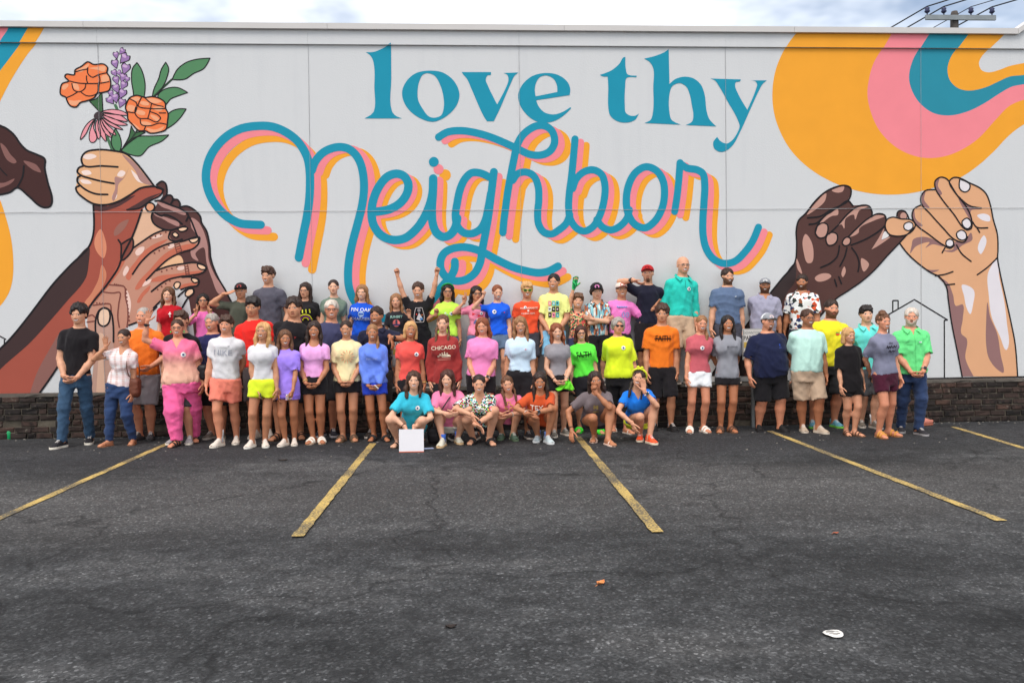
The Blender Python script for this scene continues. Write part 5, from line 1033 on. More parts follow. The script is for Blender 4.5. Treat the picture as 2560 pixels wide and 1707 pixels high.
_shoe_cache = {}
def make_shoe(root, sp, ank, fd, S, i, anr):
    kind = sp.get('kind', 'sneaker'); Lg = .158*S; f = np.array(fd); sd_ = np.array([-f[1], f[0], 0])
    if i == 1: sd_ = -sd_
    o = np.array([ank[0], ank[1], 0])-f*.042*S
    W = lambda a, b, z: o+f*(a*Lg)+sd_*(b*Lg)+np.array([0, 0, z*Lg])
    up = sp.get('m') or mat('shoe_%d_%d_%d' % sp['c'], paint(*sp['c']), .7, .1, 20, .2, 90); so = mat('sole_%d_%d_%d' % sp.get('sole', (215, 212, 205)), paint(*sp.get('sole', (215, 212, 205))), .7, .1, 20, .1)
    outl = [(0, 0), (.02, .10), (.10, .145), (.25, .15), (.42, .14), (.58, .165), (.72, .195), (.86, .18), (.96, .11), (1.0, .02), (.99, -.06), (.92, -.125), (.80, -.16), (.65, -.165), (.5, -.14), (.35, -.13), (.2, -.14), (.08, -.135), (.015, -.08)]
    if kind in ('sneaker', 'shoe'):
        par = 'shoe'; hts = .10 if kind == 'sneaker' else .085
        mb = MB(); n = len(outl); zt = hts; b1 = [W(a, b*1.04, .006) for a, b in outl]; b2 = [W(a+(.5-a)*-.01, b*1.08, zt) for a, b in outl]
        mb.add(b1+b2, [tuple(reversed(range(n))), tuple(range(n, 2*n))]+[(k, (k+1) % n, n+(k+1) % n, n+k) for k in range(n)])
        ms = mb
        st = [(0., .06, .30), (.03, .105, .40), (.12, .135, .47), (.25, .135, .50), (.36, .13, .45), (.48, .135, .36), (.60, .155, .29), (.72, .17, .24), (.84, .16, .20), (.93, .12, .165), (.985, .06, .13)]
        m2 = MB(); rows = []
        for a, hw, top in st:
            mid = .0 + .03*np.interp(a, [0, .5, 1], [0, .2, .5]); row = []
            for t in np.linspace(0, math.pi, 9): row.append(W(a, mid+math.cos(t)*hw*(1 if abs(math.cos(t)) > .9 else .97), zt*.9+math.sin(t)**.75*(top-zt*.9)))
            rows.append(row)
        vs_ = [q for rw in rows for q in rw]; fs = [(r_*9+k, r_*9+k+1, (r_+1)*9+k+1, (r_+1)*9+k) for r_ in range(len(rows)-1) for k in range(8)]
        fs += [tuple(range(9)), tuple(reversed(range((len(rows)-1)*9, len(rows)*9)))]
        m2.add(vs_, [tuple(reversed(q)) for q in fs]); shoe = m2.build('shoe', up, root, True)
        ms.build('sole', so, shoe)
        if kind == 'sneaker':
            ml = MB()
            for a in (.44, .50, .56, .62):
                top = np.interp(a, [s_[0] for s_ in st], [s_[2] for s_ in st]); ml.tube([W(a, -.07, top-.012), W(a, 0, top+.012), W(a, .07, top-.012)], .011*Lg, 5)
            ml.build('lace', mat('lace_%d_%d_%d' % sp.get('lace', (220, 220, 222)), paint(*sp.get('lace', (220, 220, 222))), .9), shoe)
    else:
        mb = MB(); n = len(outl); th = .09 if kind != 'flipflop' else .06; b1 = [W(a, b*1.05, .006) for a, b in outl]; b2 = [W(a, b*1.08, th) for a, b in outl]
        mb.add(b1+b2, [tuple(reversed(range(n))), tuple(range(n, 2*n))]+[(k, (k+1) % n, n+(k+1) % n, n+k) for k in range(n)])
        sand = mb.build('sandal', so, root)
        def strap(a, hgt, wdt, a2=None):
            m3 = MB(); pts = []
            for t in np.linspace(0, math.pi, 9): pts.append(W((a if a2 is None else a+(a2-a)*t/math.pi), math.cos(t)*.17, th*.6+math.sin(t)**.8*hgt))
            m3.tube(pts, wdt*Lg, 6, flat=.28); m3.build('strap', up, sand, True)
        if kind == 'slide': strap(.62, .20, .13)
        elif kind == 'two': strap(.50, .26, .07); strap(.72, .185, .065)
        elif kind == 'flipflop': strap(.66, .19, .028, .56)
        else: strap(.70, .19, .04); strap(.50, .26, .035); strap(.30, .33, .03)
    if 'sock' in sp:
        m4 = MB(); zt = sp.get('sockh', .085)*S; pts = [ank+np.array([0, 0, -.01*S]), ank+np.array([0, .004*S, zt*.5]), ank+np.array([0, .006*S, zt])]
        m4.tube(pts, [anr*1.15, anr*1.12, anr*1.3], 14); m4.build('sock', fabric(*sp['sock']), root, True)

# ---- things worn, as add-ons called with the finished figure
def project(p, u, s_, off=.004, f=None):
    """points on the front of the shirt at torso coordinates u (m), s (m above the hips)"""
    f = f or p.shirt_f; u = np.asarray(u, float); s_ = np.asarray(s_, float)
    P = p.pel+np.outer(u, p.tx)+np.outer(s_, p.tz)-p.ty*.45
    for _ in range(45): d = f(P); P = P+np.clip(d, -.01, .08)[:, None]*.75*p.ty
    return P-p.ty*off
def ms(p, s_): return s_*p.S                        # torso fraction -> metres
def letters(txt, u, s_, hgt, c, shear=0., bold=.012, wx=1., off=.009, name='lettering'):
    def go(p):
        v, f = text_mesh(txt, shear, bold); q = project(p, u+v[:, 0]*hgt*wx, ms(p, s_)+v[:, 1]*hgt, off); mb = MB(); mb.add(q, f); mb.build(name, mat('print_%d_%d_%d' % c, paint(*c), .8, .08, 20, .1), p.root)
    return go
def patch(pts, c, off=.006, name='shirt_print', m=None, n=1):
    """printed shape: list of (u in m, s fraction) polygon, or ('rect',u0,u1,s0,s1), ('disc',u,s,r)"""
    def go(p):
        mb = MB()
        if pts[0] == 'rect':
            _, u0, u1, s0, s1 = pts; k = 8; U, W_ = np.meshgrid(np.linspace(u0, u1, k+1), np.linspace(ms(p, s0), ms(p, s1), k+1)); q = project(p, U.ravel(), W_.ravel(), off)
            mb.add(q, [(j*(k+1)+i, j*(k+1)+i+1, (j+1)*(k+1)+i+1, (j+1)*(k+1)+i) for j in range(k) for i in range(k)])
        elif pts[0] == 'disc':
            _, u, s_, r = pts; t = np.arange(20)*2*math.pi/20; q = project(p, np.append(u+np.cos(t)*r, u), np.append(ms(p, s_)+np.sin(t)*r, ms(p, s_)), off); mb.add(q, [(k, (k+1) % 20, 20) for k in range(20)])
        elif pts[0] == 'line':
            _, w_, pl = pts; c_ = cat([(a[0], a[1]*p.S)+tuple(a[2:]) for a in pl], False, 5); q = project(p, c_[:, 0], c_[:, 1], off); mb.tube(q, w_, 6, flat=1.)
        else:
            a = np.array(pts, float); ls = [Vector((x, y_*p.S, 0)) for x, y_ in a]; tr = geometry.tessellate_polygon([ls]); q = project(p, a[:, 0], a[:, 1]*p.S, off); mb.add(q, [tuple(t) for t in tr])
            bm_fix = True
        mb.build(name, m or mat('print_%d_%d_%d' % c, paint(*c), .8, .08, 20, .1), p.root)
    return go
def badge(u, s_, r=.030):
    def go(p):
        t = np.arange(18)*2*math.pi/18
        for rad, off, c, nm in ((r, .008, (222, 226, 232), 'button_badge'), (r*.42, .0115, (60, 84, 130), 'badge_print')):
            q = project(p, np.append(u+np.cos(t)*rad, u), np.append(ms(p, s_)+np.sin(t)*rad, ms(p, s_)), off); mb = MB(); k = len(q)
            mb.add(q, [(j, (j+1) % 18, 18) for j in range(18)])
            o = mb.build(nm, mat('badge_%d' % c[0], paint(*c), .35, .04, 10, 0), p.root if nm == 'button_badge' else par); par = o
    return go
def glasses(c=(40, 38, 40), dark=False, lens=None, r=.085):
    def go(p):
        mb = MB()
        for sg in (-1, 1):
            t = np.arange(14)*2*math.pi/14; mb.tube([p.toH((sg*.145+math.cos(a)*r*1.05, -.425+abs(sg*.145+math.cos(a)*r)*.22, -.012+math.sin(a)*r*.72)) for a in t], .0026, 5, closed=True)
            mb.tube([p.toH((sg*.235, -.372, .005)), p.toH((sg*.335, -.18, .0)), p.toH((sg*.355, .06, -.01))], .0026, 5)
        mb.tube([p.toH((-.06, -.43, .01)), p.toH((0, -.455, .02)), p.toH((.06, -.43, .01))], .0026, 5)
        g = mb.build('sunglasses' if dark else 'glasses', mat('frame_%d_%d_%d' % c, paint(*c), .35, .05, 10, 0), p.root)
        if dark:
            for sg in (-1, 1):
                t = np.arange(14)*2*math.pi/14; m2 = MB(); m2.add([p.toH((sg*.145+math.cos(a)*r*1.08, -.423+abs(sg*.145+math.cos(a)*r)*.22, -.012+math.sin(a)*r*.75)) for a in t]+[p.toH((sg*.145, -.41, -.012))], [(k, (k+1) % 14, 14) for k in range(14)])
                m2.build('lens', mat('dark_lens', (.02, .018, .016), .12, .05, 5, 0, spec=.6) if lens is None else lens, g)
    return go
def cap(c, brim=None, back=None, back_side=False, logo=None):
    def go(p):
        def dome(u): d = ell(u, (0, .07, .16), (.40, .475, .40)); return np.maximum(d, .13-.10*np.clip(u[:, 1], -.3, .5)-u[:, 2])+.004*np.cos(6*np.arctan2(u[:, 0], u[:, 1]))
        v, q = surfnet(dome, (-.45, -.45, .0), (.45, .58, .6), .036); o = link('cap', mesh_np('cap', p.toH(v), q), fabric(*c), p.root, True)
        def br(u): d = ell(u, (0, -.42, .165-.35*0), (.33, .36, .030)); k = u.copy(); k[:, 2] = k[:, 2]+.55*u[:, 0]**2+.18*(u[:, 1]+.40); return np.maximum(ell(k, (0, -.42, .17), (.33, .34, .028)), u[:, 1]+.28)
        v, q = surfnet(br, (-.4, -.82, -.05), (.4, -.2, .35), .026); link('cap_brim', mesh_np('cap_brim', p.toH(v), q), fabric(*(brim or c)), o, True)
        if back:
            v, q = surfnet(lambda u: np.maximum(dome(u)-.008, .02-u[:, 1]), (-.45, -.1, .0), (.45, .6, .6), .036); link('cap_back', mesh_np('cap_back', p.toH(v), q), fabric(*back), o, True)
        if logo:
            mb = MB(); k = 6; pts = [(-.13, .25), (.13, .25), (.14, .36), (.05, .42), (-.10, .40), (-.15, .34)]; mb.add([p.toH((a, .07-.475*math.sqrt(max(0, 1-(a/.40)**2-((b-.16)/.40)**2))-.02, b)) for a, b in pts], [tuple(range(6))]); mb.build('cap_logo', fabric(*logo), o)
    return go
def ring(where, c, r=.010, wdt=1.25, name='bracelet', t=.04):
    def go(p):
        i = where; d = nrm(p.WR[i]-p.ELB[i]); c0 = p.WR[i]-d*t; u = nrm(np.cross(d, (.3, .2, 1))); w_ = np.cross(d, u); mb = MB(); tt = np.arange(14)*2*math.pi/14
        mb.tube([c0+(u*math.cos(a)+w_*math.sin(a))*p.wr*wdt for a in tt], r, 6, closed=True); mb.build(name, mat('band_%d_%d_%d' % c, paint(*c), .5, .05, 10, 0), p.root, True)
    return go
def watch(i, c=(30, 30, 34), t=.045):
    def go(p):
        ring(i, c, .009, 1.22, 'wristwatch', t)(p); o = p.root.children[-1]
        d = nrm(p.WR[i]-p.ELB[i]); n = nrm(np.array([0, -1, .2])-d*(d@np.array([0, -1, .2]))); s_ = np.cross(d, n); c0 = p.WR[i]-d*t+n*p.wr*1.42; mb = MB(); k = .017
        vs_ = [c0+d*a*k+s_*b*k+n*e*.006 for e in (-1, 1) for a, b in ((-1, -1), (1, -1), (1, 1), (-1, 1))]; mb.add(vs_, [(0,1,2,3),(7,6,5,4),(0,4,5,1),(1,5,6,2),(2,6,7,3),(3,7,4,0)])
        mb.build('watch_face', mat('watch_face', (.03, .03, .035), .2, .05, 5, 0), [q for q in p.root.children if q.name.startswith('wristwatch')][-1])
    return go
def headband(c, z=.30, wd_=.05, bow=False):
    def go(p):
        mb = MB(); tt = np.arange(24)*2*math.pi/24
        mb.tube([p.toH((math.sin(a)*.41, .075-math.cos(a)*.485, z+.02-.10*(-math.cos(a)))) if False else p.toH((math.sin(a)*.40, .08-math.cos(a)*.30*(1 if math.cos(a) < 0 else .95), .20+math.cos(a)*.33)) for a in tt], wd_*p.hh, 8, closed=True, flat=1.3)
        o = mb.build('headband', fabric(*c), p.root, True)
        if bow:
            m2 = MB()
            for sg in (-1, 1): m2.tube([p.toH((0, -.22, .56)), p.toH((sg*.10, -.24, .62)), p.toH((sg*.19, -.20, .60))], [.03*p.hh, .07*p.hh, .05*p.hh], 8)
            m2.build('bow', fabric(*c), o, True)
    return go
def collar(c, open_=True):
    def go(p):
        mb = MB(); T = p.T; n = p.nr/p.S
        for sg in (-1, 1):
            pts = [T(sg*.004, .05, .340), T(sg*(n+.016), .022, .345), T(sg*(n+.018), -.018, .330), T(sg*.022, -.056, .308), T(sg*.050, -.072, .285), T(sg*(n+.030), -.035, .310), T(sg*(n+.028), .015, .326), T(sg*.004, .062, .322)]
            f = [(0, 1, 6, 7), (1, 2, 5, 6), (2, 3, 4, 5)]; mb.add(pts, f if sg < 0 else [tuple(reversed(q)) for q in f]); mb.add([q-p.ty*.006 for q in pts], f)
        mb.build('collar', c if not isinstance(c, tuple) else fabric(*c), p.root)
    return go
def earring(c):
    def go(p):
        for sg in (-1, 1): mb = MB(); mb.tube([p.toH((sg*.36, .03, -.17)), p.toH((sg*.365, .03, -.24)), p.toH((sg*.365, .03, -.30))], [.004, .012, .006], 7); mb.build('earring', fabric(*c), p.root)
    return go

def green_glove(p):
    d, th, _ = p.HD[0]; HL = .104*p.S*1.15; w0 = p.WR[0]; n_ = -np.cross(d, th); pr = [(w0-d*.12*HL, w0+d*.1*HL, .15*HL, .14*HL)]
    for j in range(4):
        o = (.155, .053, -.05, -.145)[j]; kn = w0+d*HL*.52+th*HL*o; pr += [(w0+th*HL*o*.6, kn, .095*HL, .09*HL), (kn, kn+nrm(d+th*.08*(1.5-j)+n_*.08)*(.44, .5, .46, .36)[j]*HL, .082*HL, .07*HL)]
    q = w0+d*.12*HL+th*.13*HL; pr.append((q, q+nrm(th*.7+d*.8+n_*.2)*.5*HL, .09*HL, .075*HL))
    def f(P):
        o = None
        for a, b, r0, r1 in pr: s_ = seg(P, a, b, r0, r1); o = s_ if o is None else smin(o, s_, .006)
        return o
    pts = np.array([q for a in pr for q in a[:2]]); v, q = surfnet(f, pts.min(0)-.03, pts.max(0)+.03, .0066)
    link('glove', mesh_np('glove', v, q), pattern('green_glove', [(20,110,60),(30,150,84),(60,190,110),(14,90,50)], 60), p.root, True)

# ------------------------------------------------------------------ cloth patterns
def pattern(key, cols, scale, stretch=(1, 1, 1), warp=.0, rough=.9, feature='F1'):
    m = bpy.data.materials.new(key); t, b, add, L = nodes(m); co = add('ShaderNodeTexCoord').outputs['Object']
    mp = add('ShaderNodeMapping'); mp.inputs['Scale'].default_value = stretch; L(co, mp.inputs['Vector']); src = mp.outputs['Vector']
    if warp:
        n = add('ShaderNodeTexNoise'); n.inputs['Scale'].default_value = 14; L(src, n.inputs['Vector']); x = add('ShaderNodeVectorMath', operation='SCALE'); L(n.outputs['Color'], x.inputs[0]); x.inputs['Scale'].default_value = warp
        y_ = add('ShaderNodeVectorMath', operation='ADD'); L(src, y_.inputs[0]); L(x.outputs[0], y_.inputs[1]); src = y_.outputs[0]
    fabric_base(t, b, add, L, None)
    v = add('ShaderNodeTexVoronoi', feature=feature); v.inputs['Scale'].default_value = scale; L(src, v.inputs['Vector']); bw = add('ShaderNodeSeparateColor'); L(v.outputs['Color'], bw.inputs[0])
    r = add('ShaderNodeValToRGB'); r.color_ramp.interpolation = 'CONSTANT'; e = r.color_ramp.elements
    while len(e) < len(cols): e.new(.5)
    for k, c in enumerate(cols): e[k].position = k/len(cols); e[k].color = (*paint(*c), 1)
    L(bw.outputs[0], r.inputs['Fac']); L(r.outputs['Color'], b.inputs['Base Color']); b.inputs['Roughness'].default_value = rough; b.inputs['Specular IOR Level'].default_value = .15; return m
def gradient(key, stops):
    m = bpy.data.materials.new(key); t, b, add, L = nodes(m); co = add('ShaderNodeTexCoord').outputs['Object']; s_ = add('ShaderNodeSeparateXYZ'); L(co, s_.inputs[0])
    fabric_base(t, b, add, L, None); r = add('ShaderNodeValToRGB'); e = r.color_ramp.elements
    while len(e) < len(stops): e.new(.5)
    for q, (z, c) in zip(e, stops): q.position = z/2; q.color = (*paint(*c), 1)
    d = add('ShaderNodeMath', operation='DIVIDE'); d.inputs[1].default_value = 2; L(s_.outputs[2], d.inputs[0]); L(d.outputs[0], r.inputs['Fac']); L(r.outputs['Color'], b.inputs['Base Color']); b.inputs['Roughness'].default_value = .85; return m
def plaid(key, basec, c1, c2, freq=11):
    m = bpy.data.materials.new(key); t, b, add, L = nodes(m); co = add('ShaderNodeTexCoord').outputs['Object']; prev = None; fabric_base(t, b, add, L, None)
    for ax, fr_, cc, amt in (('Z', freq, c1, .65), ('X', freq*1.15, c2, .6), ('Z', freq*3.1, (255, 255, 255), .5)):
        w_ = add('ShaderNodeTexWave', bands_direction=ax); w_.inputs['Scale'].default_value = fr_*.32; w_.inputs['Distortion'].default_value = .4; L(co, w_.inputs['Vector'])
        rm = add('ShaderNodeMapRange'); rm.inputs[1].default_value = .55; rm.inputs[2].default_value = .85; rm.inputs[4].default_value = amt; L(w_.outputs['Fac'], rm.inputs[0])
        x = add('ShaderNodeMix', data_type='RGBA'); L(rm.outputs[0], x.inputs[0]); x.inputs[7].default_value = (*paint(*cc), 1)
        if prev is None: x.inputs[6].default_value = (*paint(*basec), 1)
        else: L(prev, x.inputs[6])
        prev = x.outputs[2]
    L(prev, b.inputs['Base Color']); b.inputs['Roughness'].default_value = .9; return m
def denim(r, g, b_): return mat('denim_%d_%d' % (r, b_), paint(r, g, b_), .9, .35, 5, .3, 120, sheen=.1)
TREND = gradient('ombre', [(.90, (238, 178, 160)), (1.05, (240, 168, 156)), (1.22, (240, 112, 150)), (1.5, (238, 100, 148))])
M_PLAID = plaid('plaid_shirt', (222, 206, 212), (236, 232, 238), (190, 148, 140))
M_HAW = pattern('hawaiian', [(24,34,40),(240,244,244),(24,34,40),(70,190,190),(240,244,244),(24,34,40),(226,70,100),(240,244,244),(160,190,60),(24,34,40)], 62, (1, 1, 1.6), .05)
M_FLOR = pattern('floral_small', [(40,74,62),(220,120,96),(60,120,80),(226,150,130),(34,54,58),(90,150,90),(200,80,84),(236,190,150)], 44, (1, 1, 1), .06)
M_AZT = pattern('aztec', [(130,190,205),(60,50,52),(176,112,78),(130,190,205),(214,222,222),(70,110,140),(150,92,66)], 30, (1.5, 1.5, .32), .03)
M_WFL = pattern('white_floral', [(232,232,238),(196,84,52),(232,232,238),(40,52,92),(232,232,238),(150,96,70),(232,232,238),(50,60,60),(220,226,236)], 19, (1, 1, 1.2), .07)
WHITE, BLK, NAVY = (192,198,208), (30,29,33), (30,34,56)
def tee(*c, **k): return dict(c=c, **k)
def shorts(*c, len=.5, ease=.02, **k): return dict(c=c, kind='shorts', len=len, ease=ease, **k)
def jeans(*c, **k): return dict(kind='long', len=1.0, ease=.014, m=denim(*c), **{'name': 'jeans', **k})
def snk(*c, **k): return dict(kind='sneaker', c=c, **k)
LY, LZ = 11.925, LEDGE_Z
SQ = dict(squat=True)
person('person in black t-shirt and blue jeans with hands clasped, leftmost of the group', 183, 697, feet=((138,1029),(203,1019)), sex='m', wd=1.0, hair='curly', hc='black', skin='l', turn=.1, hturn=-.1,
  shirt=tee(*BLK, ease=.018, sl=.66), bottom=jeans(50,78,108, cuff=1.4), shoes=snk(32,32,38, sole=(226,222,214)), arms=('clasp','clasp'))
person('person in white and pink plaid top and jeans raising one open hand', 288, 753, feet=((246,1025),(302,1021)), wd=1.08, hair='pulled', hc='dark', skin='m', face='big',
  shirt=dict(m=M_PLAID, neck='v', hem=-.02, sl=.55, drop=.35), bottom=jeans(40,62,104, cuff=1.2), shoes=dict(kind='flipflop', c=(120,80,58), sole=(150,104,76)), arms=(dict(px=(243,798), dy=-.12, d=(0,-.1,1), th=(1,0,0), pose='open', hint=(-1,0,-.9)), 'down'))
person('person in bright orange t-shirt and grey shorts behind the plaid top', 330, 703, feet=((318,999),(343,1001)), sex='m', wd=1.2, belly=.03, hair='buzz', hc='grey', skin='r', htilt=.05,
  shirt=tee(248,110,40, hem=-.05), bottom=shorts(128,126,134, len=.85, ease=.03), shoes=snk(70,70,74, sole=(60,60,62)), arms=('behind', dict(k='clasp', s=.05, o=(.06,0,0))))
person('person in dark red t-shirt with small white cross on the chest, standing on the ledge', 388, 657, y=LY, z=LZ, hs=1.05, hair='long', hc='mid', skin='p',
  shirt=tee(158,22,34), bottom=shorts(*BLK), shoes=snk(60,60,64), arms=('down','behind'), extra=(patch(('rect',.052,.064,.195,.245),(226,214,216)), patch(('rect',.040,.076,.222,.232),(226,214,216), off=.0098)))
person('person mostly hidden behind the waving pink blouse, wearing black shirt', 417, 712, y=11.0, sex='m', hair='fringe', hc='brown', shirt=tee(*BLK), bottom=shorts(60,62,66, len=.8), shoes=snk(150,152,160), face='neutral', arms=('down','behind'))
person('person in pink ombre blouse and hot pink trousers waving a hand up high', 408, 730, feet=((404,1026),(446,1015)), wd=1.42, belly=.028, hair='pulled', hc='brown', skin='r', face='big', S=1.68,
  shirt=dict(m=TREND, neck='v', hem=-.055, sl=.7, ease=.024, drop=.9), bottom=dict(c=(236,92,148), kind='long', len=.97, ease=.044, cuff=.75, name='trousers'), shoes=dict(kind='strappy', c=(36,32,34), sole=(46,40,40)),
  arms=(dict(px=(338,738), dy=-.12, d=(.25,-.1,1), th=(1,0,0), pose='open', hint=(-1,0,-.6)), 'down'), extra=(badge(.085,.205,.032), glasses((96,70,62)), watch(0,(26,26,30)), earring((90,200,110))))
person('person in hot pink t-shirt and glasses making two peace signs on the ledge', 468, 672, y=LY, z=LZ, hs=1.1, hair='longback', hc='black', skin='m', face='neutral', extra=(glasses(),),
  shirt=tee(252,108,176, sl=.75), bottom=shorts(*BLK), shoes=snk(60,60,64), arms=(dict(px=(450,722), dy=-.16, d=(0,0,1), th=(1,0,0), pose='peace', hint=(-1,0,-1)), dict(px=(484,722), dy=-.18, d=(-.1,0,1), th=(-1,0,0), pose='peace', hint=(1,0,-1))))
person('person in navy t-shirt just behind the white printed t-shirt', 487, 718, feet=((484,1004),(508,1001)), sex='m', wd=1.25, belly=.03, hair='short', hc='grey', skin='r',
  shirt=tee(38,40,82), bottom=shorts(*BLK, len=.9, ease=.03), shoes=snk(110,104,98, sole=(180,176,170)), arms=('down','behind'))
person('person in white NIKE t-shirt and coral shorts with white socks', 522, 722, feet=((502,1026),(540,1019)), sex='m', wd=1.12, hair='fringe', hc='brown', skin='r', htilt=.06, hturn=.15,
  shirt=tee(*WHITE, sl=.6, hem=-.03), bottom=shorts(238,122,108, len=.55, ease=.03), shoes=snk(206,202,196, sock=(226,228,234)), arms=('down','behind'), extra=(letters('NIKE',.0,.205,.072,(150,158,176),wx=1.1,bold=.0), patch([(.06,.258),(.075,.254),(.095,.262),(.074,.258)],(60,62,70))))
person('person in dark olive t-shirt and black cap saluting on the ledge', 553, 648, y=LY, z=LZ, sex='m', hs=1.06, hair='hatshort', hc='dark', skin='m', face='neutral',
  shirt=tee(72,78,70, sl=.7), bottom=shorts(*BLK, len=.9), shoes=snk(60,60,64), arms=(dict(px=(515,675), dy=-.12, d=(1,.1,.25), th=(.2,-.9,-.4), pose='flat', hint=(-1,0,-.4)), 'down'), extra=(cap((34,32,36), logo=(150,70,70)),))
person('person in plain bright red t-shirt behind the white t-shirts', 581, 680, feet=((588,1004),(616,1005)), sex='m', wd=1.05, hair='fringe', hc='black', skin='m', face='neutral',
  shirt=tee(222,44,40), bottom=shorts(70,66,70, len=.85, ease=.03), shoes=snk(190,186,182), arms=('down','down'))
person('person in charcoal t-shirt standing on the ledge beside the saluting person', 617, 611, y=LY, z=LZ, sex='m', hair='fringe', hc='brown', skin='l',
  shirt=tee(78,80,94), bottom=shorts(50,52,60, len=.9), shoes=snk(60,60,64), arms=('behind','pocket'))
person('person in black t-shirt with tiny red chest mark, behind the lavender t-shirt', 676, 683, feet=((638,1011),(689,1008)), sex='m', wd=1.2, belly=.01, hair='curly', hc='dark', skin='m', face='neutral',
  shirt=tee(*BLK), bottom=shorts(44,44,48, len=.9, ease=.03), shoes=dict(kind='strappy', c=(60,46,40), sole=(70,56,48)), arms=('behind','behind'), extra=(patch([(.06,.228),(.072,.222),(.075,.212),(.079,.222),(.093,.230),(.077,.226)],(200,70,70)),))
person('person in white t-shirt and neon yellow-green shorts with bent knees', 605, 738, feet=((577,1028),(607,1026)), wd=1.02, hair='wavy', hc='blond', brow='mid', skin='m', htilt=.1, hturn=-.1,
  shirt=tee(*WHITE, hem=.0, ease=.010, sl=.5, drop=.2), bottom=shorts(196,246,50, len=.30, ease=.026), shoes=snk(206,202,196, sole=(226,224,220)), arms=(dict(px=(590,893), dy=-.06, d=(.2,-.1,-1), th=(.2,-1,0)),'down'))
person('person in glasses and black t-shirt printed with yellow and purple arcs, on the ledge', 702, 647, y=LY, z=LZ, hs=1.05, hair='long', hc='dark', skin='l', face='neutral',
  shirt=tee(*BLK), bottom=shorts(*BLK), shoes=snk(60,60,64), arms=('down','down'), extra=(glasses((120,100,90)), *[patch(('line',.0075,[(-r,.135),(-r*.7,.135+r*.42),(0,.135+r*.58),(r*.7,.135+r*.42),(r,.135)]),c) for r,c in ((.04,(226,224,60)),(.065,(150,80,160)),(.09,(214,220,60)))], *[patch(('rect',-.075+.05*k-.008,-.075+.05*k+.008,.20,.235),(210,220,70)) for k in range(4)]))
person('person in oversized lavender t-shirt reaching the thighs, holding a phone low', 655, 755, feet=((653,1024),(674,1022)), hs=1.04, hair='longfront', hc='mid', skin='t',
  shirt=tee(146,124,232, hem=-.10, ease=.026, sl=.85, drop=.9), bottom=shorts(130,108,214, len=.3), shoes=snk(200,196,190), arms=(dict(k='down', o=(.05,-.05,0)), dict(px=(672,905), dy=-.2, d=(-.2,-.2,-1), th=(-.3,-1,0), pose='grip')), extra=(ring(0,(220,210,200),.005),))
person('person in grey-green t-shirt standing on the ledge behind the glasses and navy t-shirt', 767, 640, y=LY, z=LZ, hair='pulled', hc='dark', skin='p', face='neutral',
  shirt=tee(96,116,108), bottom=shorts(*BLK), shoes=snk(60,60,64), arms=('down','down'), extra=(patch(('disc',-.045,.215,.018),(206,216,214)), patch(('rect',.06,.085,.228,.24),(206,216,214))))
person('person in pale orchid pink t-shirt and black shorts with white sandals', 722, 735, feet=((718,1019),(736,1018)), hair='longfront', hc='dark', skin='t', htilt=.03,
  shirt=tee(222,156,214, hem=.005, sl=.55, neck='wide', drop=.7), bottom=shorts(*BLK, len=.28), shoes=dict(kind='two', c=(226,222,216), sole=(190,170,150)), arms=('clasp','clasp'), extra=(ring(0,(226,196,120),.005),))
person('person in glasses and navy t-shirt between the pink and cream t-shirts', 762, 687, feet=((738,998),(763,998)), sex='m', wd=1.1, hair='short', hc='white', brow='grey', skin='r', shirt=tee(60,64,96), bottom=shorts(44,44,50, len=.9), shoes=snk(48,50,60, sole=(190,190,196)), arms=('behind','behind'), extra=(glasses((40,36,36)),))
person('person in cream t-shirt with faint orange sun print and brown sandals', 795, 733, feet=((787,1014),(810,1013)), wd=1.06, hair='pulled', hc='dark', skin='m',
  shirt=tee(222,204,164, hem=-.045, sl=.78, ease=.024, drop=.85), bottom=shorts(*BLK, len=.28), shoes=dict(kind='two', c=(86,70,56), sole=(110,90,70)), arms=('clasp','clasp'),
  extra=(patch(('disc',.02,.19,.036),(226,196,150)), *[patch(('line',.0045,[(.02+.05*math.cos(a),.19+.031*math.sin(a)),(.02+.088*math.cos(a+.08),.19+.054*math.sin(a+.08))]),(226,164,128)) for a in np.arange(12)*math.pi/6], patch([(.04,.0),(.055,.045),(.085,.05),(.06,-.02)],(26,24,26))))
person('person in royal blue PIN OAK CHARGERS t-shirt on the ledge', 832, 652, y=LY, z=LZ, hs=1.06, hair='longback', hc='light', skin='p',
  shirt=tee(26,78,196), bottom=shorts(40,60,120), shoes=snk(60,60,64), arms=('down','down'), extra=(letters('PIN OAK',-.005,.245,.052,(214,222,236)), letters('CHARGERS',0,.158,.044,(190,206,232)), patch(('disc',.0,.205,.042),(150,180,222)), patch(('rect',-.03,.035,.198,.214),(60,100,190), off=.009)))
person('person in navy polo leaning forward with an arm out beside the parking sign', 865, 702, y=11.3, sex='m', wd=1.2, hair='short', hc='dark', skin='t', beard='stubble', htilt=-.08,
  shirt=tee(32,34,54, neck='polo'), bottom=shorts(60,56,56, len=.9), shoes=snk(70,64,60), arms=('down', dict(px=(896,775), dy=-.25, d=(.4,-.3,-.8), th=(-.3,-1,0), hint=(1,-.2,-.2))), extra=(collar((32,34,54)), watch(1,(60,60,70),.05)))
person('person in loose periwinkle blue sweatshirt and blue shorts with black slides', 855, 742, feet=((859,1012),(883,1013)), hair='pony', hc='light', skin='t', htilt=-.08,
  shirt=tee(92,124,218, sl=2, hem=-.045, ease=.024, drop=.75, amp=.009), bottom=shorts(40,66,190, len=.3), shoes=dict(kind='slide', c=(34,32,34), sole=(40,38,40)), arms=(dict(k='clasp',s=-.03), dict(k='clasp',s=-.03)), extra=(letters('PACIFIC',-.01,.195,.03,(150,172,232),bold=.0),))
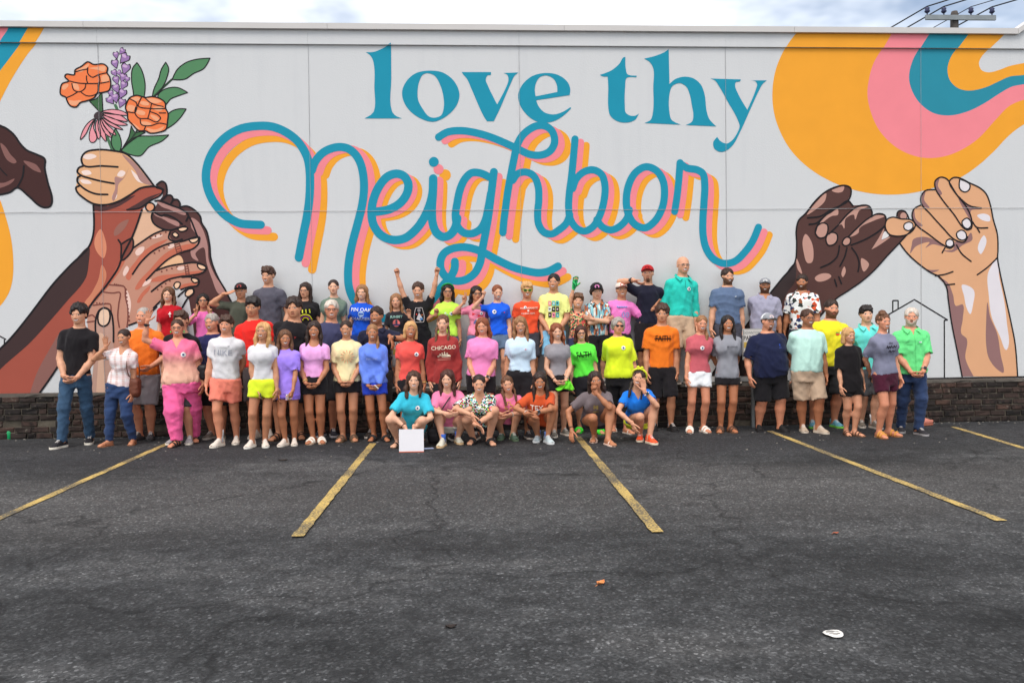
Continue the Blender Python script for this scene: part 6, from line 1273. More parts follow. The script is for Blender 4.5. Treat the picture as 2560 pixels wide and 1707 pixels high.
person('person in black SUNSET print t-shirt lifting one hand, beside the raised fists', 910, 672, y=LY, z=LZ, hs=1.14, hair='long', hc='light', skin='l', face='neutral',
  shirt=tee(40,40,46), bottom=shorts(50,50,56), shoes=snk(60,60,64), arms=('down', dict(px=(940,727), dy=-.16, d=(-.05,-.1,1), th=(-1,0,0), pose='claw', hint=(1,0,-1))),
  extra=(letters('SUNSET',0,.240,.036,(150,196,190)), patch(('disc',0,.175,.052),(206,110,110)), patch(('rect',-.05,.05,.15,.165),(60,60,110), off=.009), patch(('rect',-.012,.016,.165,.21),(60,60,80), off=.0105)))
person('person in black graphic t-shirt throwing both fists in the air', 960, 646, y=LY, z=LZ, hs=1.1, sex='m', hair='short', hc='brown', skin='l', face='big',
  shirt=tee(28,28,32, hem=.03), bottom=dict(c=(26,26,30), kind='long', len=.95, ease=.02, name='trousers'), shoes=snk(60,60,64), arms=(dict(px=(911,628), dy=-.05, d=(-.2,0,1), th=(1,0,0), pose='fist', hint=(-1,0,.2)), dict(px=(1005,623), dy=-.05, d=(.2,0,1), th=(-1,0,0), pose='fist', hint=(1,0,.2))),
  extra=(patch(('line',.0035,[(-.062,.11,1),(-.072,.16),(-.045,.245,1),(.045,.245,1),(.072,.16),(.062,.11,1),(-.062,.11,1)]),(206,206,212)), patch(('disc',0,.222,.024),(120,122,130)), patch([(-.04,.14),(.0,.20),(.045,.15),(.02,.12)],(196,198,206)), patch(('rect',.01,.05,.13,.15),(70,130,190), off=.009), patch(('disc',-.035,.185,.010),(196,60,50), off=.009), patch(('disc',.042,.178,.009),(200,110,60), off=.009)))
person('person in coral red t-shirt with round badge, behind the turquoise t-shirt', 942, 736, y=10.9, hair='bob', hc='blond', brow='light', skin='t',
  shirt=tee(244,82,78, sl=.55), bottom=shorts(*BLK, len=.8), shoes=dict(kind='slide', c=(60,50,46), sole=(70,60,52)), arms=('down','down'), extra=(badge(.07,.215,.028), ring(1,(220,190,110),.005)))
person('person in lime green t-shirt and green bandana with a hand at the chest', 1028, 650, y=LY, z=LZ, hs=1.06, hair='longback', hc='black', skin='m', face='neutral',
  shirt=tee(170,226,80, hem=-.05), bottom=dict(kind='long', len=.95, m=denim(90,110,140), ease=.016, name='jeans'), shoes=snk(60,60,64), arms=(dict(px=(1001,722), dy=-.2, d=(.1,-.2,1), th=(1,0,0), pose='fist', hint=(-1,0,-1)), 'down'),
  extra=(glasses(), headband((36,140,76),.3,.06), badge(.055,.2,.026), patch(('disc',-.03,.205,.014),(210,226,210)), patch(('disc',.0,.19,.012),(120,190,150))))
person('person in maroon CHICAGO sweatshirt standing behind the squatting row', 1017, 720, y=10.9, hair='braids', hc='mid', skin='p', face='neutral',
  shirt=tee(140,52,52, sl=2, hem=-.09, ease=.022, drop=.75), bottom=dict(c=(30,30,34), kind='long', len=.95, ease=.012, name='leggings'), shoes=snk(70,70,74), arms=('down','down'),
  extra=(letters('CHICAGO',0,.228,.050,(224,214,196)), patch([(-.085,.155),(-.085,.168),(-.06,.172),(-.058,.182),(-.04,.182),(-.038,.17),(-.03,.17),(-.028,.192),(-.016,.192),(-.014,.176),(.0,.176),(.004,.198),(.014,.198),(.018,.178),(.03,.178),(.034,.188),(.05,.188),(.054,.172),(.07,.17),(.085,.165),(.085,.155)],(224,214,196)), patch(('rect',-.085,.085,.143,.147),(190,130,120)), patch(('rect',-.085,.085,.131,.135),(190,130,120))))
person('person in pink and red graphic t-shirt and glasses raising two fingers', 1093, 655, y=LY, z=LZ, hs=1.1, hair='longback', hc='black', skin='m', face='neutral',
  shirt=tee(232,128,158), bottom=shorts(80,100,140, m=denim(84,104,140)), shoes=snk(60,60,64), arms=(dict(px=(1066,694), dy=-.12, d=(.0,0,1), th=(1,0,0), pose='peace', hint=(-1,0,-1)), 'behind'),
  extra=(glasses(), badge(.05,.215,.024), patch([(-.08,.225),(-.03,.21),(.03,.20),(.085,.22),(.08,.19),(.0,.182),(-.08,.20)],(206,44,60)), patch([(-.07,.12),(-.03,.165),(.0,.14),(.05,.17),(.07,.12),(.01,.10)],(90,120,180)), patch(('disc',-.01,.155,.018),(226,190,190), off=.009)))
person('person in royal blue t-shirt with white badge raising one fist', 1142, 652, y=LY, z=LZ, hs=1.06, hair='pulled', hc='red', skin='p', face='big',
  shirt=tee(28,88,214), bottom=shorts(96,120,150, m=denim(96,120,152), len=.45), shoes=snk(60,60,64), arms=(dict(px=(1109,682), dy=-.15, d=(.35,0,1), th=(.6,-.6,0), pose='fist', hint=(-1,0,-.5)), 'down'), extra=(badge(-.055,.225,.030), letters('LP',.058,.215,.026,(20,26,50)), patch(('disc',.088,.216,.009),(200,60,70))))
person('person in hot pink t-shirt standing behind the patterned squatting shirt', 1108, 727, y=10.9, wd=1.22, belly=.01, hair='longback', hc='red', skin='r',
  shirt=tee(255,126,182, hem=-.02, sl=.72, ease=.022, drop=.8), bottom=shorts(*BLK, len=.4), shoes=snk(70,70,74), arms=('clasp','clasp'), extra=(ring(0,(220,215,210),.005), watch(1,(220,218,214))))
person('person in orange-red t-shirt and neon green wrap sunglasses', 1210, 646, y=LY, z=LZ, hs=1.12, sex='m', hair='fringe', hc='blond', skin='m',
  shirt=tee(236,78,48), bottom=shorts(60,60,70, len=.9), shoes=snk(60,60,64), arms=('down','down'), extra=(glasses((150,200,40), True, r=.11), badge(-.04,.245,.020), letters('PERFORMANCE',.015,.236,.026,(240,214,206)), letters('FISHING GEAR',0,.185,.022,(240,214,206)), patch(('disc',0,.212,.014),(240,214,206))))
person('person in light blue t-shirt and black shorts behind the squatting row', 1195, 725, y=10.9, wd=1.06, hair='longfront', hc='light', skin='m',
  shirt=tee(176,204,228, hem=.01, sl=.72, drop=.85), bottom=shorts(*BLK, len=.62, ease=.034), shoes=snk(70,70,74), arms=('down','down'), extra=(letters('&~',.07,.225,.022,(200,60,70),.3),))
person('person in pale yellow t-shirt printed with a grid of small pictures', 1272, 627, y=LY, z=LZ, hs=1.05, sex='m', hair='short', hc='black', skin='m',
  shirt=tee(212,222,140, hem=-.05, sl=.75), bottom=shorts(120,180,220, len=.85), shoes=snk(60,60,64), arms=('clasp','clasp'),
  extra=tuple(patch(('rect',-.075+.055*i,-.075+.055*i+.045,.10+.052*j,.10+.052*j+.042),[(30,32,36),(90,190,196),(224,130,160),(210,226,226),(80,180,186),(30,32,36),(224,140,150),(40,44,50),(110,200,200)][(i*2+j*3) % 9], off=.0098) for i in range(3) for j in range(3)) + tuple(patch(('disc',-.052+.055*i,.121+.052*j,.011),[(226,200,210),(40,44,60),(230,230,226)][(i+j) % 3], off=.0105) for i in range(3) for j in range(3)))
person('person in fitted heather grey t-shirt and black shorts with hands joined low', 1277, 740, feet=((1276,1003),(1297,999)), hair='long', hc='red', skin='p', hs=1.03,
  shirt=tee(128,130,140, hem=-.0, ease=.009, sl=.5, drop=.1, amp=.003), bottom=shorts(*BLK, len=.3), shoes=snk(104,104,100), arms=('clasp','clasp'), extra=(ring(0,(60,40,40),.004), ring(1,(190,186,180),.005)))
person('person in bright floral shirt holding up a green gloved hand', 1327, 672, y=LY, z=LZ, hs=1.2, sex='m', hair='fringe', hc='mid', skin='l', htilt=.12,
  shirt=dict(m=M_FLOR, neck='polo', sl=.7), bottom=shorts(50,56,84, len=.9), shoes=snk(60,60,64), arms=(dict(px=(1319,655), dy=-.08, d=(.2,0,1), th=(1,0,0), pose='flat', hint=(-1,0,-.3)), 'down'), extra=(lambda p: green_glove(p),))
person('person in neon green FAITH t-shirt and glasses between grey and yellow-green t-shirts', 1333, 745, feet=((1333,993),(1376,996)), wd=1.12, hair='longback', hc='auburn', skin='l', htilt=-.06, extra=(glasses((50,46,50)), letters('FAITH',.005,.222,.078,(24,34,26),wx=.72), patch([(-.11,.214),(-.06,.221),(.06,.226),(.12,.226),(.06,.218),(-.06,.212)],(24,34,26), off=.0105)),
  shirt=tee(88,246,70, sl=.8, hem=-.01, ease=.022, drop=.8), bottom=shorts(36,36,42, len=.5, ease=.024), shoes=dict(kind='slide', c=(70,226,60), sole=(60,200,60)), arms=('down','down'))
person('person in blue and brown patterned shirt with arms crossed and black cap', 1370, 648, y=LY, z=LZ, hs=1.14, sex='m', hair='hatwavy', hc='dark', skin='p', face='neutral',
  shirt=dict(m=M_AZT, neck='polo', sl=.72, hem=-.06), bottom=shorts(*BLK, len=.9), shoes=snk(60,60,64), arms=('cross','cross'), extra=(cap((30,30,34), logo=(216,130,190)), collar(M_AZT)))
person('person in sunglasses and neon yellow-green t-shirt with black capris', 1418, 728, feet=((1412,990),(1441,996)), wd=1.3, belly=.016, hair='greycurl', hc='grey', skin='r', face='neutral',
  shirt=tee(196,250,44, sl=.95, ease=.024, hem=-.06, drop=.85), bottom=dict(c=(30,30,33), kind='long', len=.45, ease=.02, name='capris'), shoes=dict(kind='flipflop', c=(190,186,180), sole=(200,196,190)), arms=('behind','down'), extra=(glasses((40,30,30), True), badge(.025,.232,.028), watch(1,(40,40,46))))
person('person in pink baseball jersey numbered 00 and white cap reaching an arm sideways', 1427, 645, y=LY, z=LZ, hs=1.12, wd=1.1, sex='m', hair='hatshort', hc='brown', skin='m',
  shirt=tee(255,118,190, sl=.8, ease=.022, hem=-.05), bottom=dict(c=(34,34,40), kind='long', len=.95, ease=.018, name='trousers'), shoes=snk(60,60,64), arms=('behind', dict(px=(1501,708), dy=-.12, d=(.7,0,.75), th=(-.4,-.6,.5), pose='peace', hint=(0,.2,-1))), extra=(cap((206,200,196), brim=(186,150,140), logo=(190,60,60)), patch(('line',.006,[(-.085,.232),(-.075,.248),(-.062,.232),(-.05,.243),(-.038,.233),(-.026,.246),(-.014,.235),(-.002,.245),(.01,.236),(.024,.248),(.036,.238),(.05,.247),(.062,.24)]),(120,150,215)), letters('00',.045,.165,.085,(130,160,220),bold=.0)))
person('person in navy t-shirt and red cap resting an elbow on a neighbour', 1487, 607, y=LY, z=LZ, sex='m', wd=1.02, hair='hatshort', hc='dark', skin='l', face='neutral', beard='goatee',
  shirt=tee(30,32,48, sl=.75), bottom=shorts(*BLK, len=.95, ease=.03), shoes=snk(60,60,64), arms=(dict(px=(1456,644), dy=-.2, d=(.8,-.3,-.5), th=(.2,-1,.1), pose='relax', hint=(-1,-.2,.55)), 'behind'), extra=(cap((160,34,40), logo=(70,20,24)), watch(0)))
person('person in bright orange FAITH t-shirt and black shorts with white socks', 1520, 698, feet=((1506,988),(1543,990)), sex='m', hair='curly', hc='brown', skin='m', face='neutral', hturn=.08,
  shirt=tee(252,112,36, sl=.75, ease=.022, hem=-.04, drop=.8), bottom=shorts(*BLK, len=.9, ease=.032), shoes=snk(30,30,32, sole=(44,44,46), sock=(222,224,230), sockh=.075), arms=('down','down'), extra=(letters('FAITH',.0,.222,.078,(40,22,16),wx=.72), patch(('rect',-.115,.115,.217,.225),(40,22,16), off=.0105)))
person('person in turquoise long-sleeved quarter-zip and khaki shorts on the ledge', 1567, 587, y=LY, z=LZ, sex='m', wd=1.08, hair='bald', hc='grey', brow='mid', skin='l', face='smile',
  shirt=tee(40,184,174, sl=2, ease=.014, neck='tight', hem=-.015, drop=.3), bottom=shorts(176,156,134, len=.9, ease=.028), shoes=snk(90,86,80), arms=('down','down'), extra=(glasses((120,112,108)), badge(.055,.232,.028), patch(('rect',-.004,.004,.24,.30),(30,140,134)), collar((36,176,166))))
person('person in dusty mauve t-shirt and white shorts laughing', 1610, 722, feet=((1587,993),(1617,993)), hair='pony', hc='light', brow='mid', skin='r', face='big',
  shirt=tee(170,86,98, sl=.6, hem=-.025, drop=.6), bottom=shorts(222,224,236, len=.34, ease=.026), shoes=dict(kind='two', c=(226,224,222), sole=(214,210,204)), arms=('down','behind'), extra=(badge(.0,.215,.028),))
person('person in slate blue t-shirt and dark shorts standing on the ledge', 1670, 614, y=LY, z=LZ, sex='m', wd=1.22, belly=.01, hair='short', hc='dark', skin='l', beard='full',
  shirt=tee(82,102,134, sl=.72, hem=-.035, drop=.7), bottom=shorts(62,64,76, len=.9, ease=.03), shoes=snk(80,80,84), arms=('down','down'), extra=(patch([(.065,.235),(.085,.242),(.10,.240),(.085,.236)],(200,214,226)), patch(('rect',.07,.095,.222,.226),(60,76,100))))
person('person in long grey t-shirt over tiny black shorts, hands behind the back', 1670, 722, feet=((1657,993),(1679,993)), hair='longfront', hc='black', skin='t',
  shirt=tee(124,130,142, hem=-.075, sl=.75, ease=.024, drop=.9), bottom=shorts(*BLK, len=.27), shoes=dict(kind='two', c=(84,62,50), sole=(104,80,64)), arms=('behind','behind'), extra=(letters('BE GOOD.',.045,.222,.022,(50,54,64)),))
person('person in light grey polo and grey cap standing on the ledge', 1756, 637, y=LY, z=LZ, sex='m', wd=1.3, belly=.02, hair='hatshort', hc='dark', skin='t', beard='full', turn=-.25,
  shirt=tee(140,144,168, neck='polo', sl=.85, ease=.020, hem=-.05, drop=.8), bottom=shorts(70,72,80, len=.9), shoes=snk(80,80,84), arms=('behind','down'), extra=(cap((124,132,142), logo=(190,196,200)), collar((140,144,168))))
person('person in navy t-shirt and grey cap with white back, hands by black shorts pockets', 1762, 718, feet=((1746,990),(1795,992)), sex='m', wd=1.52, belly=.045, hair='hatshort', hc='brown', skin='r', beard='goatee', face='smile',
  shirt=tee(28,34,62, sl=.9, hem=-.07, ease=.022, drop=.9), bottom=shorts(26,26,30, len=.95, ease=.034), shoes=snk(30,30,32, sole=(40,40,42), lace=(50,50,52)), arms=('pocket','pocket'), extra=(cap((128,136,146), brim=(128,136,146), back=(222,224,232), logo=(210,190,196)), watch(1), letters('II',.085,.222,.030,(50,80,180),bold=.03), patch(('rect',.065,.105,.200,.203),(70,96,180))))
person('person in white shirt with large orange and navy flowers, turned sideways on the ledge', 1843, 628, y=LY, z=LZ, sex='m', wd=1.25, hair='short', hc='dark', skin='t', beard='full', face='smile', turn=-.6, hturn=.25,
  shirt=dict(m=M_WFL, neck='polo', sl=.85, ease=.022, hem=-.06, drop=.8), bottom=shorts(40,44,60, len=.9), shoes=snk(80,80,84), arms=('down','down'), extra=(collar(M_WFL),))
person('person in pale mint t-shirt and khaki cargo shorts', 1853, 708, feet=((1848,992),(1884,995)), sex='m', wd=1.3, belly=.03, hair='short', hc='brown', skin='t', beard='stubble',
  shirt=tee(168,210,206, sl=.8, hem=-.045, ease=.02, drop=.85), bottom=shorts(170,152,134, len=.93, ease=.032), shoes=snk(172,160,146, sole=(196,188,176)), arms=('behind','down'), extra=(glasses((90,80,76)),))
person('person in yellow t-shirt with a badge and small red boat print', 1907, 686, feet=((1869,980),(1919,982)), sex='m', wd=1.3, belly=.02, hair='short', hc='dark', skin='r', beard='full', face='neutral',
  shirt=tee(220,206,46, sl=.8, hem=-.06), bottom=shorts(40,42,46, len=.95, ease=.03), shoes=snk(100,160,186, sole=(130,220,90)), arms=('down','down'), extra=(badge(.115,.235,.022), patch([(.03,.228),(.09,.23),(.08,.216),(.045,.215)],(206,70,50)), patch([(.035,.240),(.08,.236),(.09,.231),(.035,.233)],(70,150,90))))
person('person in loose black tunic with strappy brown sandals', 1947, 750, feet=((1948,1000),(1967,1002)), wd=1.08, hair='bob', hc='blond', brow='mid', skin='l',
  shirt=tee(26,25,28, sl=.95, hem=-.13, ease=.028, drop=.9, name='tunic'), bottom=shorts(24,24,26, len=.4), shoes=dict(kind='strappy', c=(90,66,54), sole=(96,74,60)), arms=('down','down'))
person('person in aqua polo and grey shorts standing against the wall', 1988, 700, feet=((1982,981),(2009,984)), sex='m', wd=1.05, hair='fringe', hc='black', skin='p', face='neutral',
  shirt=tee(96,206,206, neck='polo', sl=.75, hem=-.06), bottom=shorts(70,72,78, len=.85), shoes=snk(108,104,98, sole=(206,202,196), sock=(214,218,228), sockh=.07), arms=('behind','down'), extra=(collar((96,206,206)),))
person('person in grey script-print t-shirt tucked at the front and maroon shorts', 2022, 716, feet=((2026,1006),(2048,1002)), wd=1.06, hair='bun', hc='mid', skin='r', turn=.2, htilt=-.05,
  shirt=tee(112,118,142, sl=.8, hem=-.03, ease=.022, drop=.8), bottom=shorts(64,26,44, len=.42), shoes=dict(kind='two', c=(190,140,70), sole=(150,104,70)), arms=('behind','down'), extra=(letters('the',-.01,.25,.03,(46,46,60),.3), patch(('line',.005,[(-.085,.212),(-.07,.232),(-.055,.208),(-.035,.226),(-.02,.21),(0,.228),(.02,.208),(.04,.226),(.055,.212),(.085,.226)]),(46,46,60)), patch(('line',.004,[(-.05,.178),(-.03,.194),(-.01,.176),(.015,.192),(.035,.178),(.06,.19)]),(46,46,60))))
person('person in light green button shirt and jeans with hands joined, rightmost of the group', 2092, 705, feet=((2072,993),(2113,999)), sex='m', wd=1.12, belly=.012, hair='short', hc='white', skin='r', beard='full', face='neutral',
  shirt=tee(96,206,130, neck='polo', sl=.85, hem=-.06, ease=.02, drop=.8), bottom=jeans(38,56,92, cuff=1.6), shoes=snk(44,44,50, sole=(150,152,158)), arms=('clasp','clasp'), extra=(collar((96,206,130)), patch(('rect',-.1,-.03,.20,.204),(70,180,104)), patch(('rect',.03,.10,.20,.204),(70,180,104)), patch(('rect',.05,.085,.212,.222),(200,214,226)), watch(1,(150,152,160)), patch(('rect',-.002,.002,-.02,.27),(76,186,110))))
# squatting row
person('person squatting in turquoise t-shirt holding the blank white board', 950, 850, feet=((914,1026),(958,1026)), **SQ, S=1.62, hair='wavy', hc='brown', skin='p', htilt=.06,
  shirt=tee(50,170,200, sl=.75, hem=-.09, ease=.026, drop=.8), bottom=shorts(60,150,176, len=.35), shoes=dict(kind='strappy', c=(50,42,40), sole=(60,52,48)), arms=(dict(px=(931,982), dy=-.22, d=(.35,-.1,-1), th=(.3,-1,0), pose='flat', hint=(-1,0,0)), dict(px=(951,981), dy=-.22, d=(.0,-.1,-1), th=(-.3,-1,0), pose='flat', hint=(1,0,0))), extra=(badge(.055,.215,.026), ring(0,(70,50,50),.004)))
person('person squatting in pink t-shirt and pale shorts with hands joined on the knee', 1027, 847, feet=((1017,1026),(1052,1012)), **SQ, S=1.62, hair='wavy', hc='auburn', skin='p',
  shirt=tee(255,120,160, sl=.85, hem=-.03, ease=.024, drop=.8), bottom=shorts(206,214,208, len=.6, ease=.024), shoes=snk(200,206,196, sole=(206,180,140), sock=(60,100,190), sockh=.05), arms=(dict(px=(1030,950), dy=-.36, d=(.9,-.2,-.1), th=(0,-.5,1), pose='hold', hint=(-1,0,-.3)), dict(px=(1046,951), dy=-.36, d=(-.9,-.2,-.2), th=(0,-.5,1), pose='hold', hint=(1,0,-.3))), extra=(patch([(.062,.23),(.068,.224),(.075,.215),(.068,.206),(.062,.2),(.056,.206),(.05,.215),(.056,.224)],(244,170,190)),))
person('person squatting in blue, black and white patterned open shirt and black slides', 1100, 857, feet=((1087,1017),(1124,1022)), **SQ, S=1.68, wd=1.1, hair='pulled', hc='dark', skin='l', face='smile',
  shirt=dict(m=M_HAW, sl=.85, neck='v', ease=.026, hem=-.03, drop=.8), bottom=shorts(40,44,50, len=.45), shoes=dict(kind='slide', c=(34,32,34), sole=(40,38,40)), arms=(dict(px=(1085,953), dy=-.36, d=(.3,-.3,-.9), th=(.5,-.8,0), pose='relax', hint=(-1,0,.1)), dict(px=(1092,975), dy=-.40, d=(.75,-.2,-.5), th=(0,-.8,.6), pose='relax', hint=(1,0,-.4))), extra=(watch(1), collar(M_HAW)))
person('person squatting in pink t-shirt printed with a yellow cross outline', 1165, 860, feet=((1153,1006),(1178,1011)), **SQ, S=1.60, hair='braids', hc='mid', skin='l', htilt=-.22, face='big',
  shirt=tee(255,118,160, sl=.8, ease=.020), bottom=shorts(60,60,64, len=.4), shoes=snk(84,110,98, sole=(90,112,90)), arms=(dict(px=(1152,951), dy=-.36, d=(.9,-.2,-.3), th=(0,-.6,.9), pose='hold', hint=(-1,0,-.2)), dict(px=(1170,953), dy=-.36, d=(-.8,-.2,-.6), th=(0,-.8,.6), pose='hold', hint=(1,0,-.2))),
  extra=(patch(('line',.004,[(-.018,.225,1),(.018,.225,1),(.018,.205,1),(.048,.205,1),(.048,.182,1),(.018,.182,1),(.018,.155,1),(-.018,.155,1),(-.018,.182,1),(-.048,.182,1),(-.048,.205,1),(-.018,.205,1),(-.018,.225,1)]),(214,190,80)), ring(1,(200,196,190),.005)))
person('person squatting in burnt orange TEXAS t-shirt with light blue sneakers', 1240, 852, feet=((1234,1010),(1258,1018)), **SQ, S=1.62, hair='longfront', hc='dark', skin='t', face='big',
  shirt=tee(176,76,42, sl=.8, ease=.022), bottom=shorts(60,44,40, len=.4), shoes=snk(176,196,206, sole=(206,216,222), sock=(80,110,170), sockh=.045), arms=(dict(px=(1214,950), dy=-.36, d=(.6,-.3,-.6), th=(.3,-.8,.4), pose='hold', hint=(-1,0,-.2)), dict(px=(1228,948), dy=-.38, d=(-.9,-.2,-.3), th=(0,-.6,.9), pose='hold', hint=(1,0,-.2))), extra=(letters('TEXAS',0,.185,.066,(230,220,214)), watch(1,(180,182,190)), ring(0,(200,200,200),.005)))
person('person squatting in charcoal t-shirt with chin on fist and a hand to the ground', 1367, 850, feet=((1358,1006),(1398,1023)), **SQ, S=1.66, wd=1.06, hair='longback', hc='dark', skin='t', face='neutral', htilt=-.05,
  shirt=tee(98,92,98, sl=.75, ease=.024, drop=.8), bottom=shorts(44,46,56, len=.35), shoes=dict(kind='flipflop', c=(206,190,180), sole=(220,200,190)), arms=(dict(px=(1313,988), dy=-.12, d=(-.15,-.4,-1), th=(.6,-.6,0), pose='relax', hint=(-1,.2,0)), dict(px=(1369,902), dy=-.26, d=(-.25,.1,1), th=(-.8,.3,.2), pose='fist', hint=(.8,-.3,-1))), extra=(patch([(-.05,.17),(-.05,.205),(-.03,.205),(-.02,.19),(-.01,.205),(.01,.205),(.01,.17),(-.005,.17),(-.02,.18),(-.035,.17)],(136,126,80)), patch(('rect',-.05,.02,.14,.155),(126,118,80)), ring(0,(40,36,40),.004)))
person('person squatting in bright blue t-shirt and neon yellow headband, cheek on hand', 1467, 845, feet=((1463,1006),(1494,1019)), **SQ, S=1.63, hair='braids', hc='dark', skin='l', htilt=.08,
  shirt=tee(28,112,214, sl=.6, ease=.018, neck='v'), bottom=shorts(206,226,60, len=.75, ease=.022), shoes=snk(244,86,50, sole=(226,214,196)), arms=(dict(px=(1452,972), dy=-.28, d=(.35,-.2,-1), th=(.5,-.8,0), pose='relax', hint=(-1,0,.1)), dict(px=(1480,898), dy=-.24, d=(-.1,.15,1), th=(-.8,.4,.1), pose='flat', hint=(.8,-.3,-1))), extra=(headband((206,236,60),.3,.06,True), watch(1,(220,220,216))))

# ------------------------------------------------------------------ things held, worn loose or lying about
def find(txt): return next(p for p in PEOPLE if p is not None and txt in p.label)
def world(p, q):
    c, s_ = math.cos(p.root.rotation_euler[2]), math.sin(p.root.rotation_euler[2]); q = np.asarray(q, float)
    return p.base+np.array([c*q[0]-s_*q[1], s_*q[0]+c*q[1], q[2]])
# blank board resting on the asphalt
b0, b1 = vy(917, 1043, 9.86), vy(973, 990, 9.86)
wB, hB = b1[0]-b0[0], b1[2]-b0[2]
mb = MB(); mb.box(-wB/2, wB/2, -.011, .011, 0, hB); o = mb.build('white_board', mat('board_white', paint(214, 220, 232), .6, .04, 6, .05, 40)); o.location = ((b0[0]+b1[0])/2, 9.86, .002); o.rotation_euler = (-.06, 0, 0)
MB().box(-wB/2, wB/2, -.0125, .0125, -.001, .010).build('board_edge', mat('board_edge', paint(196, 110, 90), .7, .1), o)
bm = bmesh.new(); bm.from_mesh(o.data); bmesh.ops.bevel(bm, geom=list(bm.edges), offset=.003, segments=1); bm.to_mesh(o.data); bm.free()
tag(o, 'blank white rectangular board held on the ground by the turquoise squatting person', 'board')
# phones
def phone(p, i, c, label, off=(0, 0, 0)):
    d, th, _ = p.HD[i]; n = np.cross(d, th)*(-1 if i == 0 else 1); c0 = p.WR[i]+d*.085+n*.030+np.array(off); k = MB()
    e1, e2, e3 = nrm(d*.3+th*1.0), nrm(np.cross(n, nrm(d*.3+th))), n; L1, W1, T1 = .072, .036, .005
    cs = [(a, b) for a, b in ((-1,-.85),(-.92,-1),(.92,-1),(1,-.85),(1,.85),(.92,1),(-.92,1),(-1,.85))]
    vs_ = [world(p, c0+e1*a*L1+e2*b*W1+e3*s_*T1) for s_ in (-1, 1) for a, b in cs]
    k.add(vs_, [tuple(reversed(range(8))), tuple(range(8, 16))]+[(j, (j+1) % 8, 8+(j+1) % 8, 8+j) for j in range(8)])
    o = k.build('phone', c); ctr = np.mean(vs_, 0); o.data.transform(Matrix.Translation(tuple(-ctr))); o.location = tuple(ctr); tag(o, label, 'phone', 'phones held in hands')
phone(find('oversized lavender'), 1, pattern('phone_case', [(226,226,232),(220,130,170),(226,226,232),(120,170,220),(230,200,120)], 60), 'phone in colourful case held by the lavender t-shirt person')
phone(find('periwinkle blue'), 0, mat('phone_white', paint(206, 210, 216), .3, .05), 'pale phone held low by the periwinkle sweatshirt person')
phone(find('neon yellow-green shorts'), 0, mat('phone_dark', paint(60, 62, 74), .25, .05), 'dark phone held low by the person in neon yellow-green shorts')
# bags with straps
def bag(p, side, zf, size, c, label, back=False, cross=False):
    W_, H_, D_ = size; S = p.S; m = c; root = empty('shoulder_bag', (0, 0, 0)); tag(root, label, 'bag')
    ctr = np.array([side*(.125*S+.02) if not cross else side*.15*S, (.03 if not cross else -.02), zf*S]) if not isinstance(zf, tuple) else np.array(zf)
    wc = world(p, ctr); root.location = tuple(wc)
    def f(P): q = np.abs(P/np.array([W_/2, D_/2, H_/2])); return ((q**4).sum(1)**.25-1)*min(W_, D_, H_)/2+folds(P, 4, .004, (.06, .12))
    v, q = surfnet(f, (-W_/2, -D_/2, -H_/2), (W_/2, D_/2, H_/2), .012); link('bag_body', mesh_np('bag', v, q), m, root, True)
    top = p.SH[1 if side > 0 else 0]*.72+p.T(0, 0, .30)*.28 if not cross else p.SH[0 if side > 0 else 1]*.6+p.T(0, 0, .30)*.4
    top = top+np.array([0, -.01, .052]); A = wc+np.array([-W_*.38, -D_*.1, H_*.46]); Bq = wc+np.array([W_*.38, D_*.1, H_*.46]); tw = world(p, top)
    fr_ = .12*(1 if not cross else 1.2); k = MB(); pts = []
    for t in np.linspace(0, 1, 9): qn = A+(tw-A)*t; qn = qn+np.array([0, -fr_*math.sin(math.pi*t)**.8*1.0, .0]); pts.append(qn)
    for t in np.linspace(0, 1, 9)[1:]: qn = tw+(Bq-tw)*t; pts.append(qn+np.array([0, fr_*.9*math.sin(math.pi*t), 0]))
    k.tube([np.array(q_)-wc for q_ in pts], .011, 6, flat=.35); k.build('strap', m, root, True)
M_BR = mat('brown_leather', paint(104, 62, 48), .5, .2, 12, .2, 50); M_BKL = mat('black_leather', paint(34, 32, 36), .45, .1, 12, .15, 50)
bag(find('plaid top and jeans'), 1, .50, (.13, .25, .15), M_BR, 'brown leather shoulder bag hanging beside the plaid top person')
bag(find('pink ombre'), 1, .57, (.15, .22, .14), M_BKL, 'black shoulder bag hanging beside the pink ombre blouse person')
bag(find('pink t-shirt and pale shorts'), -1, (-.20, -.05, .12), (.17, .20, .08), M_BKL, 'black crossbody bag beside the squatting pink t-shirt person', cross=True)
# neon cloth dangling from a hand
p = find('fitted heather grey'); wq = vy(1306, 874, p.base[1]-.16); k = MB(); r_ = random.Random(2); n, m_ = 9, 8; vs_ = []
for i in range(n):
    for j in range(m_):
        u, v = i/(n-1)-.5, j/(m_-1); vs_.append((u*(.05+.20*v)-.05*v, .028*math.sin(u*17+v*4)*(.4+v)+r_.uniform(-.004, .004), -v*.13+.02*math.cos(u*9)+.04*abs(u)*v))
fs_ = [(i*m_+j, (i+1)*m_+j, (i+1)*m_+j+1, i*m_+j+1) for i in range(n-1) for j in range(m_-1)]
o = k.add(vs_, fs_).build('cloth', fabric(110, 250, 60), smooth=True); sol = o.modifiers.new('t', 'SOLIDIFY'); sol.thickness = .004; o.location = tuple(wq); tag(o, 'crumpled neon green cloth hanging from the hand of the grey t-shirt person', 'cloth')
